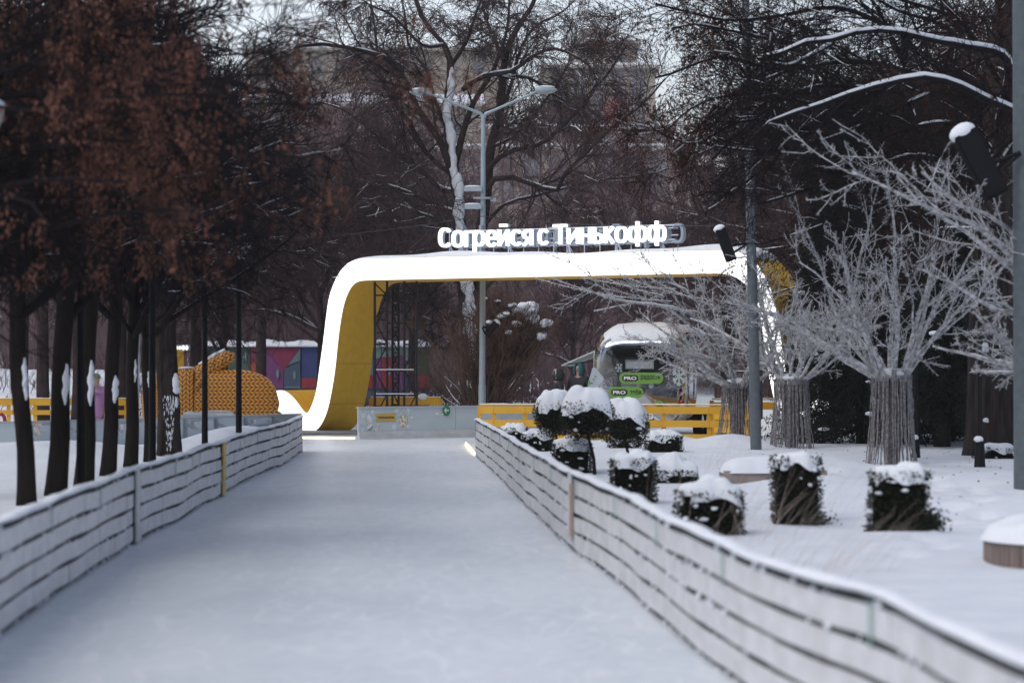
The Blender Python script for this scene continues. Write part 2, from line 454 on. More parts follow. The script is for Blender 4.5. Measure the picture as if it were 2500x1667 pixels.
def H(x, y):
    x = np.asarray(x, float); y = np.asarray(y, float)
    xl = np.interp(y, FL[:, 0 + 1], FL[:, 0]); xr = np.interp(y, FR[:, 1], FR[:, 0])
    bl_y = np.interp(x, [p[0] for p in BOARD_L], [p[1] for p in BOARD_L])
    left = sstep(.02, .35, xl - x) * sstep(.05, .4, bl_y - y) * (x < -2)
    yr = 51.6
    right = sstep(.03, .35, x - xr) * sstep(.0, .8, yr - y) * (x > -1.2)
    right = np.where(x > 4.6, np.maximum(right, sstep(.03, .35, x - xr) * sstep(4.6, 6.5, x)), right)
    far = sstep(66, 74, y)
    n = vnoise(x, y, 3) * .05 + vnoise(x * 2.3, y * 2.3, 5) * .02
    db = dist_seg(x, y, BOARD_L)
    hl = .13 + n + .30 * np.exp(-((db - .7) / .8) ** 2) * (1 + .8 * vnoise(x * 1.1, y * 1.1, 9))
    hl = hl + .10 * np.exp(-((x - xl + 1.0) / .5) ** 2)
    hr = .10 + n
    for (mx, my, mh, mr) in ((5.85, 55.5, .62, 1.0), (7.4, 54, .5, 1.2), (2.9, 47.5, .22, .9), (4.2, 46.2, .25, .8), (3.0, 33, .14, 1.1),
                             (4.5, 36, .22, .8), (3.6, 29, .2, .9), (6.3, 31, .2, 1.3), (7.2, 25, .16, 1.4), (2.6, 38, .16, .7), (8.9, 58, .45, 2.0), (1.2, 41, .15, .8), (5.2, 49.5, .12, .7), (3.6, 20.5, .10, 1.5),
                             (5.1, 25.5, .12, 1.2)):
        hr = hr + mh * np.exp(-(((x - mx) ** 2 + (y - my) ** 2) / (mr * mr)))
    bank = sstep(68, 80, y) * sstep(8.8, 12.0, -x) * (1.25 + .35 * vnoise(x * .7, y * .5, 12))
    fine = (vnoise(x * 5, y * 5, 21) * .012 + vnoise(x * 1.2 + 5, y * 1.2, 22) * .03) * np.maximum(left, right)
    z = -.03 + left * (hl + .03) + right * (hr + .03) + far * (.18 + n * 3) + bank + fine
    return z
def hz(x, y): return float(H(x, y))
TRACKS = []
_r = np.random.RandomState(4)
for (x0, y0, x1, y1, n) in ((3.2, 19, 7.6, 44, 44), (6.8, 20, 4.2, 40, 36), (-5.0, 28, -4.7, 40, 18), (5.0, 43, 9.5, 46, 10)):
    for k in range(n):
        t = k / n; TRACKS.append((x0 + (x1 - x0) * t + .45 * math.sin(t * 7) + (.12 if k % 2 else -.12) + _r.normal(0, .04), y0 + (y1 - y0) * t + _r.normal(0, .06)))

def ground():
    xs = np.unique(np.round(np.concatenate([np.linspace(-900, -60, 12), np.linspace(-60, -14, 24), np.arange(-14, -7, .16), np.arange(-7, 10, .085), np.arange(10, 16, .16), np.linspace(16, 60, 24), np.linspace(60, 900, 12)]), 3))
    ys = np.unique(np.round(np.concatenate([np.linspace(-40, 4, 8), np.arange(4, 48, .12), np.arange(48, 60, .2), np.arange(60, 100, 1.0), np.linspace(100, 300, 20), np.linspace(300, 1800, 10)]), 3))
    X, Y = np.meshgrid(xs, ys); Z = H(X, Y)
    for (tx, ty) in TRACKS:
        d2 = ((X - tx) / .13) ** 2 + ((Y - ty) / .19) ** 2
        Z -= .055 * np.exp(-d2 ** 2) - .012 * np.exp(-(d2 - 2.2) ** 2)
    g = G(); nx, ny = len(xs), len(ys)
    i = np.arange(ny - 1)[:, None] * nx + np.arange(nx - 1)[None, :]
    Q = np.stack([i, i + 1, i + nx + 1, i + nx], -1).reshape(-1, 4)
    g.add(np.stack([X, Y, Z], -1).reshape(-1, 3), Q)
    o = g.obj('snow_ground', M['snow'], smooth=True); tag(o, kind='structure')
ground()

# ice path between the fences and rink ice beyond
def sheet(name, poly_pairs, z, m):
    g = G(); V = []
    for (a, b) in poly_pairs:
        for t in np.linspace(0, 1, 6): V.append([a[0] + (b[0] - a[0]) * t, a[1] + (b[1] - a[1]) * t, z])
    Q = [[k * 6 + j, k * 6 + j + 1, (k + 1) * 6 + j + 1, (k + 1) * 6 + j] for k in range(len(poly_pairs) - 1) for j in range(5)]
    g.add(V, Q); return tag(g.obj(name, m), kind='structure')
yy = np.linspace(2.5, 46.0, 60)
sheet('ice_path', [((np.interp(y, FL[:, 1], FL[:, 0]) - .01, y), (np.interp(y, FR[:, 1], FR[:, 0]) + .01, y)) for y in yy], 0.0, M['ice'])
sheet('rink_ice', [((-30 if y > 47 else -4.12 - (y - 46) * 3, y), (-.62 if y < 52 else 16, y)) for y in (46, 46.9, 47.01, 51.9, 52.01, 58, 64)], -.004, M['ice'])

# ------------------------------------------------------------------ haze
hz_m = bpy.data.materials.new('haze_air'); hz_m.use_nodes = True
nt = hz_m.node_tree
for n in list(nt.nodes): nt.nodes.remove(n)
HAZE = 0.00045
pv = nt.nodes.new('ShaderNodeVolumePrincipled'); pv.inputs['Density'].default_value = HAZE; pv.inputs['Color'].default_value = (.86, .88, .92, 1)
mo = nt.nodes.new('ShaderNodeOutputMaterial'); nt.links.new(pv.outputs[0], mo.inputs['Volume'])
if HAZE > 0:
    g = G(); g.box((0, 880, 24), (1840, 1900, 52)); hzo = g.obj('haze', hz_m); tag(hzo, kind='stuff')

# ------------------------------------------------------------------ plank fences
def fence_path(F, step=.2):
    L = np.r_[0, np.cumsum(np.hypot(np.diff(F[:, 0]), np.diff(F[:, 1])))]
    return L
def build_fence(F, side, label, seed):
    rng = np.random.RandomState(seed)
    Fs = resample(np.c_[F, np.zeros(len(F))], 240)[:, :2]
    s = np.r_[0, np.cumsum(np.hypot(np.diff(Fs[:, 0]), np.diff(Fs[:, 1])))]; Ltot = s[-1]
    def at(u):
        u = np.asarray(u, float)
        return np.stack([np.interp(u, s, Fs[:, 0]), np.interp(u, s, Fs[:, 1])], -1)
    def nrm(u):
        d = at(np.asarray(u) + .05) - at(np.asarray(u) - .05); d /= np.linalg.norm(d, axis=-1, keepdims=True)
        return np.stack([d[..., 1], -d[..., 0]], -1) * side       # side=+1 -> towards +x
    root = empty('plank_fence', (float(Fs[0, 0]), float(Fs[0, 1]), 0), label, 'fence', 'low white plank fences along the ice path')
    O = np.array([Fs[0, 0], Fs[0, 1], 0.0])
    def wav(u, k): return .006 * np.sin(u * 1.7 + k * 1.1) + .0035 * np.sin(u * 4.3 + k * 2.3)
    rows = [(.500, .628), (.348, .470), (.196, .320), (.040, .170)]
    seg = .92; ns = int(Ltot / seg)
    for i in range(ns + 1):
        u0, u1 = i * seg + .004, min((i + 1) * seg - .004, Ltot)
        if u1 - u0 < .1: continue
        u = np.linspace(u0, u1, 6); c = at(u); n = nrm(u)
        for k, (z0, z1) in enumerate(rows):
            w = wav(u, k) * .75 + rng.normal(0, .0012); off = rng.uniform(-.004, .003); th = .012
            hh = np.full(6, z1 - z0) + rng.uniform(-.003, .002)
            ring = []
            for a in range(6):
                f = c[a] + n[a] * (off + .021 + .006 * math.sin(u[a] * 2.7 + k)); b_ = f - n[a] * th
                zz0 = z0 + w[a]; zz1 = zz0 + hh[a]
                ring.append([[f[0], f[1], zz0], [f[0], f[1], zz1], [b_[0], b_[1], zz1], [b_[0], b_[1], zz0]])
            g = G(); g.loft(np.array(ring) - O); g.obj('plank', M['plank'], root)
    # dark sheet behind the planks, makes the gaps read dark
    u = np.linspace(0, Ltot, 160); c = at(u); n = nrm(u)
    g = G(); ring = []
    for a in range(len(u)):
        f = c[a]; b_ = f - n[a] * .012
        ring.append([[f[0], f[1], .004], [f[0], f[1], .675 + wav(u[a], 0)], [b_[0], b_[1], .675 + wav(u[a], 0)], [b_[0], b_[1], .004]])
    g.loft(np.array(ring) - O); g.obj('backing_sheet', M['board_dark'], root)
    # posts
    for j, uu in enumerate(np.arange(.2, Ltot, 1.84)):
        c1 = at(uu); n1 = nrm(uu); q = c1 - n1 * .045
        g = G(); g.box((q[0] - O[0], q[1] - O[1], .33), (.05, .05, .68), Matrix.Rotation(math.atan2(n1[1], n1[0]), 3, 'Z')); g.obj('post', M['wood_raw'], root)
    # snow along the top rail
    K = 420; u = np.linspace(0, Ltot, K); c = at(u); n = nrm(u)
    top = .672 + wav(u, 0) + .012 * np.sin(u * .9) * 0
    hgt = .038 + .009 * np.sin(u * 2.1 + seed) + .008 * np.sin(u * 5.9) + rng.normal(0, .0025, K)
    ring = []
    for a in range(K):
        rr = []
        for ph in np.linspace(0, 2 * np.pi, 9)[:-1]:
            x_ = math.cos(ph) * .052; z_ = math.sin(ph); z_ = z_ * hgt[a] * .62 if z_ > 0 else z_ * .012
            p = c[a] + n[a] * (x_ + .004); rr.append([p[0], p[1], top[a] + .010 + z_])
        ring.append(rr)
    g = G(); g.loft(np.array(ring) - O); g.obj('snow_cap', M['snow_clump'], root, smooth=True)
    # ice clumps stuck in the gaps between planks
    g = G()
    for k, zz in enumerate((.648, .486, .335, .184, .02)):
        nn = int(Ltot * (2.6 if k < 4 else 6))
        for uu in rng.uniform(0, Ltot, nn):
            if k < 4 and math.sin(uu * 1.3 + k * 2) < -.2 and rng.rand() < .8: continue
            c1 = at(uu); n1 = nrm(uu); q = c1 + n1 * (.018 + rng.uniform(0, .012))
            r1 = rng.uniform(.004, .010) * (1.7 if q[1] < 15 and k < 3 else 1)
            g.blob((q[0] - O[0], q[1] - O[1], zz + float(wav(uu, min(k, 3))) + rng.uniform(-.01, .008)), (r1, r1 * 1.2, r1 * rng.uniform(.9, 2.0)), 6, 4)
    g.obj('ice_clumps', M['snow_clump'], root, smooth=True, kind='stuff')
    # vertical ties
    for uu in np.arange(1.3 + .4 * seed, Ltot, 2.76):
        c1 = at(uu); n1 = nrm(uu); q = c1 + n1 * .042
        g = G(); g.box((q[0] - O[0], q[1] - O[1], .56), (.006, .02, .19), Matrix.Rotation(math.atan2(n1[1], n1[0]), 3, 'Z'))
        g.obj('tie_strip', M['tie'], root)
    return root, at, nrm, O, s, Fs
M['tie'] = mat('tie_green', (.25, .42, .38), .7)
froot, fat, fnr, fO, fs, fFs = build_fence(FL, 1, 'low white plank fence with snow on top along the left side of the ice path', 1)
rroot, rat, rnr, rO, rs, rFs = build_fence(FR, -1, 'low white plank fence curving along the right side of the ice path', 2)
def u_at_Y(s, Fs, Y): return float(np.interp(Y, Fs[:, 1], s))
def upright(root, at, nrm, O, u, name, m, w, z0, z1, label=None, t=.02, shift=0.0):
    c1 = at(u + shift); n1 = nrm(u); q = c1 + n1 * (.05)
    g = G(); g.box((q[0] - O[0], q[1] - O[1], (z0 + z1) / 2), (t, w, z1 - z0), Matrix.Rotation(math.atan2(n1[1], n1[0]), 3, 'Z'))
    o = g.obj(name, m, root)
    if label: o['label'] = label
u1 = u_at_Y(fs, fFs, 30.4)
for q_ in range(4):
    zz = (.545, .385, .215, .035)[q_]
    upright(froot, fat, fnr, fO, u1, 'upright_board', M['plank_yellow'], .38, zz - .01, zz + .13, 'yellow painted upright board')
upright(froot, fat, fnr, fO, u_at_Y(fs, fFs, 22.1), 'upright_board', M['plank'], .20, .02, .70, 'white upright board at a fence joint')
upright(froot, fat, fnr, fO, u_at_Y(fs, fFs, 22.1), 'joint_batten', M['wood_raw'], .03, .03, .69, shift=.12)
upright(rroot, rat, rnr, rO, u_at_Y(rs, rFs, 21.2), 'joint_batten', M['plank'], .16, .10, .70)
upright(rroot, rat, rnr, rO, u_at_Y(rs, rFs, 21.2), 'joint_batten', M['wood_raw'], .04, .14, .60, shift=-.14, t=.03)
for (rt, at_, nr_, O_, s_, Fs_) in ((froot, fat, fnr, fO, fs, fFs), (rroot, rat, rnr, rO, rs, rFs)):
    c1 = Fs_[-1]
    g = G(); g.box((c1[0] - O_[0], c1[1] - O_[1] + .02, .345), (.05, .04, .69)); g.obj('end_post', M['wood_raw'], rt)

# ------------------------------------------------------------------ trees: generator
def norm(a): return a / (np.linalg.norm(a, axis=-1, keepdims=True) + 1e-9)
def grow(S, D, L, R0, K, rng, wander=.15, trop=(0, 0, 0), taper=.3):
    N = len(S); pts = np.zeros((N, K, 3)); pts[:, 0] = S; p = S.copy(); d = norm(D); tr = np.array(trop)
    L = np.asarray(L); 
    for k in range(1, K):
        d = norm(d + rng.normal(0, wander, (N, 3)) + tr)
        p = p + d * (L / (K - 1))[:, None]; pts[:, k] = p
    t = np.linspace(0, 1, K)[None]
    return pts, np.asarray(R0)[:, None] * (1 - (1 - taper) * t)
def spawn(pts, rad, n, rng, t0=.2, t1=1.0, ang=(.5, 1.0), lr=(.35, .6), rr=.6, up=0.0, lens=None):
    N, K = pts.shape[:2]
    t = rng.uniform(t0, t1, (N, n)); f = t * (K - 1); i = np.minimum(f.astype(int), K - 2); w = f - i
    ar = np.arange(N)[:, None]
    S = pts[ar, i] * (1 - w[..., None]) + pts[ar, i + 1] * w[..., None]
    T = norm(pts[ar, i + 1] - pts[ar, i]); rd = rad[ar, i] * (1 - w) + rad[ar, i + 1] * w
    L = np.linalg.norm(np.diff(pts, axis=1), axis=2).sum(1)[:, None] if lens is None else np.full((N, 1), lens)
    rv = norm(rng.normal(0, 1, T.shape)); Pp = norm(np.cross(T, rv))
    a = rng.uniform(ang[0], ang[1], (N, n))[..., None]
    D = T * np.cos(a) + Pp * np.sin(a); D[..., 2] += up; D = norm(D)
    Ln = L * rng.uniform(lr[0], lr[1], (N, n)) * (1.15 - .55 * t)
    return S.reshape(-1, 3), D.reshape(-1, 3), Ln.ravel(), (rd * rr).ravel()
def snow_on(g, pts, rad, rng, thr=.0, fill=.7, k=1.0, lift=.55, sides=5, minr=.0):
    """ridges of snow lying on the less steep branches"""
    T = np.gradient(pts, axis=1); T = norm(T); flat = 1 - np.abs(T[..., 2])
    N, K = rad.shape
    n = np.sin(np.cumsum(rng.uniform(.2, 1.4, (N, K)), axis=1) + rng.uniform(0, 6, (N, 1)))
    on = (flat > .28) & (n > 1 - 2 * fill)
    w = np.where(on, np.clip((flat - .15) * 1.6, 0, 1), 0) * rad * k
    w = np.maximum(w, np.where(on, minr, 0))
    keep = (w > 0).sum(1) >= 2
    if not keep.any(): return
    p = pts[keep].copy(); p[..., 2] += rad[keep] * lift + w[keep] * .35
    V, Q = tubes(p, w[keep] * .95, sides, squash=.8); g.add(V, Q)
def leaves(rng, C, n, spread, ln, wd, droop=1.0):
    """hanging seed keys: n diamonds around each centre"""
    M_ = len(C)
    c = np.repeat(C, n, 0) + rng.normal(0, spread, (M_ * n, 3)) * np.array([.8, .8, 1.9])
    d = rng.normal(0, .45, c.shape); d[:, 2] -= droop; d = norm(d)
    sd = norm(np.cross(d, rng.normal(0, 1, c.shape)))
    l = rng.uniform(.6, 1.2, (len(c), 1)) * ln; w = rng.uniform(.6, 1.2, (len(c), 1)) * wd
    V = np.stack([c, c + d * l * .55 + sd * w, c + d * l, c + d * l * .45 - sd * w], 1).reshape(-1, 3)
    Q = np.arange(len(c) * 4).reshape(-1, 4)
    return V, Q

def trunk_mesh(pts, rad, sides=14, seed=0, ribs=.06, flare=.25):
    rng = np.random.RandomState(seed); pts = resample(pts, 26); K = len(pts)
    rad = np.interp(np.linspace(0, 1, K), np.linspace(0, 1, len(rad)), rad)
    t = np.linspace(0, 1, K); rad = rad * (1 + flare * np.exp(-t * 14))
    a = np.arange(sides) / sides * 2 * np.pi; ph = rng.uniform(0, 6, 4)
    ring = []
    for k in range(K):
        r = rad[k] * (1 + ribs * np.sin(a * 3 + ph[0] + k * .12) + ribs * .6 * np.sin(a * 5 + ph[1]) + rng.normal(0, ribs * .25, sides))
        ring.append(np.stack([pts[k, 0] + r * np.cos(a), pts[k, 1] + r * np.sin(a), np.full(sides, pts[k, 2])], 1))
    g = G(); g.loft(ring); return g

# ---- bare park tree prototype (crown mesh, snow mesh) with the crown starting at z0
def bare_crown(seed, h=8.5, z0=2.1, nl=16, n1=8, n2=7, n3=5, spread=1.0, r=.075, tw=.0045, up=.10, droop=-.03, name='crown', m=None, snow=True,
               limb_ang=(20, 68), lmul=.62):
    rng = np.random.RandomState(seed)
    az = rng.uniform(0, 2 * np.pi, nl) ; el = np.radians(rng.uniform(90 - limb_ang[1], 90 - limb_ang[0], nl))
    zz = z0 + (h * .55 - z0) * rng.uniform(0, 1, nl) ** 1.2
    S = np.stack([np.zeros(nl), np.zeros(nl), zz], 1)
    D = np.stack([np.cos(az) * np.cos(el) * spread, np.sin(az) * np.cos(el) * spread, np.sin(el)], 1)
    L = (h - zz) * rng.uniform(.7, 1.1, nl) * lmul
    p0, r0 = grow(S, D, L, np.full(nl, r) * rng.uniform(.6, 1, nl), 9, rng, .13, (0, 0, up * .3), .3)
    p1, r1 = grow(*spawn(p0, r0, n1, rng, .15, 1, (.45, 1.0), (.35, .62), .55), 7, rng, .16, (0, 0, .02), .3)
    p2, r2 = grow(*spawn(p1, r1, n2, rng, .12, 1, (.4, 1.0), (.4, .7), .55), 6, rng, .18, (0, 0, droop), .35)
    r2 = np.maximum(r2, tw * 1.3)
    s3 = spawn(p2, r2, n3, rng, .1, 1, (.35, .95), (.35, .75), .55)
    p3, r3 = grow(*s3, 4, rng, .16, (0, 0, droop * 1.6), .5); r3 = np.maximum(r3, tw)
    g = G()
    for p, rd, sd in ((p0, r0, 6), (p1, r1, 5), (p2, r2, 3), (p3, r3, 3)):
        V, Q = tubes(p, rd, sd); g.add(V, Q)
    me = g.mesh(name, m or M['twig_black'])
    sm = None
    if snow:
        gs = G(); snow_on(gs, p0, r0, rng, fill=.5, k=.85); snow_on(gs, p1, r1, rng, fill=.2, k=.95, minr=.005)
        sm = gs.mesh('branch_snow', M['snow_clump'], smooth=True)
    return me, sm, (p0, r0, p1, r1, p2, r2, p3, r3)

# ---- the row of park trees on the left, just behind the fence
rowA = bare_crown(11, h=7.6, z0=1.9, nl=17, r=.06, n3=5)
rowB = bare_crown(12, h=8.2, z0=2.0, nl=18, r=.06, n3=5)
trunks_left = [  # px at base, px at top of trunk, Y, trunk width px, label
    (66, 42, 26.3, 41, 'leftmost bare tree of the left row with a thin vertical smear of snow'),
    (135, 160, 28.1, 46, 'second bare park tree of the left row, leaning right with a long snow patch'),
    (203, 218, 30.4, 42, 'bare park tree third in the row, standing right behind a black lamp post'),
    (263, 282, 33.2, 34, 'fourth bare park tree of the left row, olive trunk with snow on its right'),
    (318, 326, 35.8, 30, 'slim bare park tree fifth in the row beside a thin grey pole'),
    (361, 356, 38.2, 20, 'thinnest bare park tree in the row, tight against the second black lamp post')]
rng = np.random.RandomState(5)
for i, (pb, pt, Y, w, lab) in enumerate(trunks_left):
    X0 = PX(pb, Y); z0 = hz(X0, Y) - .08; r0 = w / FP * Y / 2
    dx = (pt - pb) / FP * Y
    root = empty('park_tree', (X0, Y, z0), lab, 'tree', 'row of bare park trees behind the left fence')
    pts = [(0, 0, 0), (dx * .3 + .02, 0, .7), (dx * .7 - .02, .03, 1.5), (dx, .05, 2.4), (dx * 1.1, .1, 3.8), (dx * 1.2, 0, 5.6)]
    g = trunk_mesh(pts, [r0 * 1.05, r0, r0 * .97, r0 * .95, r0 * .55, r0 * .15], seed=i); g.obj('trunk', M['bark'], root, smooth=True)
    me, sm, _ = (rowA, rowB)[i % 2]
    sc = (1.0, .97, 1.0, 1.02, .95, .9)[i]
    link('crown', me, None, root, loc=(dx, 0, .1), rot=(0, 0, i * 1.3 + .4), scale=(sc, sc, sc))
    link('branch_snow', sm, None, root, loc=(dx, 0, .1), rot=(0, 0, i * 1.3 + .4), scale=(sc, sc, sc))
    # snow stuck to the right side of the trunk
    ph = (925, 938, 935, 950, 905, 925)[i]; hh = (52, 50, 56, 34, 28, 20)[i] / FP * Y; ww = (7, 8, 8, 8, 3.2, 3.5)[i] / FP * Y
    zc = PZ(ph, Y) - z0
    ang = R(-22 - 4 * i % 9)
    gx = G(); K = 22; ring = []
    for k in range(K):
        t = k / (K - 1); zz = zc + (t - .5) * 2 * hh; wid = ww * (math.sin(math.pi * min(max(t, .02), .98)) ** .55) * (1 + .12 * math.sin(k * .9 + i * 2) + rng.normal(0, .07))
        tx = np.interp(zz, [0, 2.4], [0, dx]) + r0 * .62; ty = -r0 * .72
        a = np.arange(8) / 8 * 2 * np.pi
        ring.append(np.stack([tx + np.cos(a) * wid + .005 * math.sin(k * .7 + i), ty + np.sin(a) * .035, np.full(8, zz)], 1))
    gx.loft(ring); gx.obj('snow_patch', M['snow_clump'], root, smooth=True)

# rough-barked big trunk at the end of the row
Y = 40.0; X0 = PX(411, Y); z0 = hz(X0, Y) - .08; r0 = 26 / FP * Y
root = empty('old_tree', (X0, Y, z0), 'thick old tree with deeply furrowed bark dusted with snow, last in the left row', 'tree')
pts = [(0, 0, 0), (.0, 0, .8), (-.02, .0, 1.4), (-.06, .05, 2.2), (.0, .1, 3.4), (.1, 0, 5.5)]
g = trunk_mesh(pts, [r0 * 1.02, r0, r0 * 1.05, r0 * .85, r0 * .6, r0 * .2], seed=31, ribs=.1, sides=22); g.obj('trunk', M['bark_rough'], root, smooth=True)
link('crown', rowB[0], None, root, loc=(0, 0, .2), rot=(0, 0, 3.3), scale=(1.15, 1.15, 1.1))
link('branch_snow', rowB[1], None, root, loc=(0, 0, .2), rot=(0, 0, 3.3), scale=(1.15, 1.15, 1.1))
rng = np.random.RandomState(77); gx = G()
for k in range(330):
    zz = rng.uniform(.05, 1.05) ; a = rng.uniform(-2.5, -.2); rr = r0 * 1.03
    gx.blob((rr * math.cos(a), rr * math.sin(a), zz), (.007, .007, rng.uniform(.012, .05)), 5, 3)
for (a, zz, w, h_) in ((-.75, 1.28, .07, .16), (-.6, .95, .03, .1), (-.7, 1.16, .08, .07)):
    gx.blob((r0 * math.cos(a), r0 * math.sin(a), zz), (w, .04, h_), 10, 7, .08, rng)
gx.obj('bark_snow', M['snow_clump'], root, smooth=True, kind='stuff')

# ---- trees hung with rust-brown seed clusters, reaching into the frame
def limb_tree(seed, base, trunk_r, targets, label, K=10, n1=7, n2=6, n3=4, r=.05, tw=.004, leafm='rust', leaf_n=9, leaf_frac=.7, leaf_size=(.048, .012),
              arch=.5, z_lo=1.8, z_hi=6.0, droop=-.05, snow=.25, spread=.035, name='ash_tree', droopl=1.0, leaf_low=900):
    rng = np.random.RandomState(seed); bx, by, bz = base
    root = empty(name, base, label, 'tree')
    g = trunk_mesh([(0, 0, 0), (.05, 0, 2), (0, .1, 4), (.1, 0, 6), (0, 0, 8)], [trunk_r, trunk_r * .85, trunk_r * .7, trunk_r * .5, trunk_r * .2], seed=seed)
    g.obj('trunk', M['bark'], root, smooth=True)
    lim = []
    for (tx, ty, tz) in targets:
        z = np.clip(tz * .55 + rng.uniform(-.4, .6), z_lo, z_hi); a = np.array([0, 0, z]); b = np.array([tx - bx, ty - by, tz - bz])
        mid = (a + b) / 2 + np.array([0, 0, arch * rng.uniform(.5, 1.3)]) + rng.normal(0, .15, 3)
        m1 = a * .6 + mid * .4 + rng.normal(0, .08, 3); m2 = mid * .45 + b * .55 + np.array([0, 0, arch * .35]) + rng.normal(0, .1, 3)
        lim.append(resample([a, m1, mid, m2, b], K))
    p0 = np.array(lim); r0 = np.linspace(1, .22, K)[None] * r * rng.uniform(.7, 1.1, (len(lim), 1))
    p1, r1 = grow(*spawn(p0, r0, n1, rng, .2, 1, (.4, 1.0), (.25, .42), .5), 7, rng, .15, (0, 0, droop), .3)
    p2, r2 = grow(*spawn(p1, r1, n2, rng, .1, 1, (.4, 1.0), (.35, .65), .55), 5, rng, .18, (0, 0, droop * 2), .4); r2 = np.maximum(r2, tw * 1.2)
    p3, r3 = grow(*spawn(p2, r2, n3, rng, .1, 1, (.4, .95), (.35, .7), .6), 4, rng, .18, (0, 0, droop * 2), .5); r3 = np.maximum(r3, tw)
    g = G()
    for p, rd, sd in ((p0, r0, 6), (p1, r1, 4), (p2, r2, 3), (p3, r3, 3)):
        V, Q = tubes(p, rd, sd); g.add(V, Q)
    g.obj('crown', M['twig_black'], root)
    if leaf_n:
        ends = np.concatenate([p3[:, -1], p3[:, 2], p2[:, -1]])
        msk = vnoise(ends[:, 0] * 1.7 + 3, ends[:, 1] * 1.2 + ends[:, 2] * 2.1, seed) > np.quantile(vnoise(ends[:, 0] * 1.7 + 3, ends[:, 1] * 1.2 + ends[:, 2] * 2.1, seed), 1 - leaf_frac)
        C = ends[msk]; C = C[rng.rand(len(C)) < .5]; W = C + np.array(base); C = C[(900 - (W[:, 2] - EYE) / W[:, 1] * FP) < leaf_low]
        g = G(); V, Q = leaves(rng, C, leaf_n, spread, leaf_size[0], leaf_size[1], droopl); g.add(V, Q)
        g.obj('seed_clusters', M[leafm], root, kind='stuff')
    if snow:
        g = G(); snow_on(g, p0, r0, rng, fill=snow, k=.8)
        if g.n: g.obj('branch_snow', M['snow_clump'], root, smooth=True)
    return root

def region_targets(seed, n, poly, Yr):
    """random points of the volume behind an outline given in photograph pixels"""
    rng = np.random.RandomState(seed); out = []
    xs = [p[0] for p in poly]; ys = [p[1] for p in poly]
    while len(out) < n:
        x = rng.uniform(min(xs), max(xs)); y = rng.uniform(min(ys), max(ys)); ins = False
        for i in range(len(poly)):
            x1, y1 = poly[i]; x2, y2 = poly[i - 1]
            if (y1 > y) != (y2 > y) and x < (x2 - x1) * (y - y1) / (y2 - y1) + x1: ins = not ins
        if ins: out.append(P(x, y, rng.uniform(*Yr)))
    return out
polyL = [(-60, -60), (690, -60), (760, 120), (830, 300), (700, 250), (640, 330), (560, 420), (590, 520), (640, 640), (520, 560), (430, 560), (300, 480), (220, 600), (60, 620), (-60, 560)]
limb_tree(201, (-6.3, 20.5, hz(-6.3, 20.5)), .17, region_targets(1, 34, polyL, (17.5, 23)),
          'near tree hung with rust brown seed clusters filling the upper left', snow=0, leaf_low=700, leaf_frac=.55, leaf_n=12, n1=7, n2=6, n3=3)
limb_tree(202, (-7.4, 26.5, hz(-7.4, 26.5)), .18, region_targets(2, 26, polyL, (23, 28)),
          'second seed hung tree behind the nearest one at the upper left', snow=0, leaf_low=680, leaf_frac=.45, leaf_n=10, leafm='rust_dark', n1=7, n2=6, n3=3)

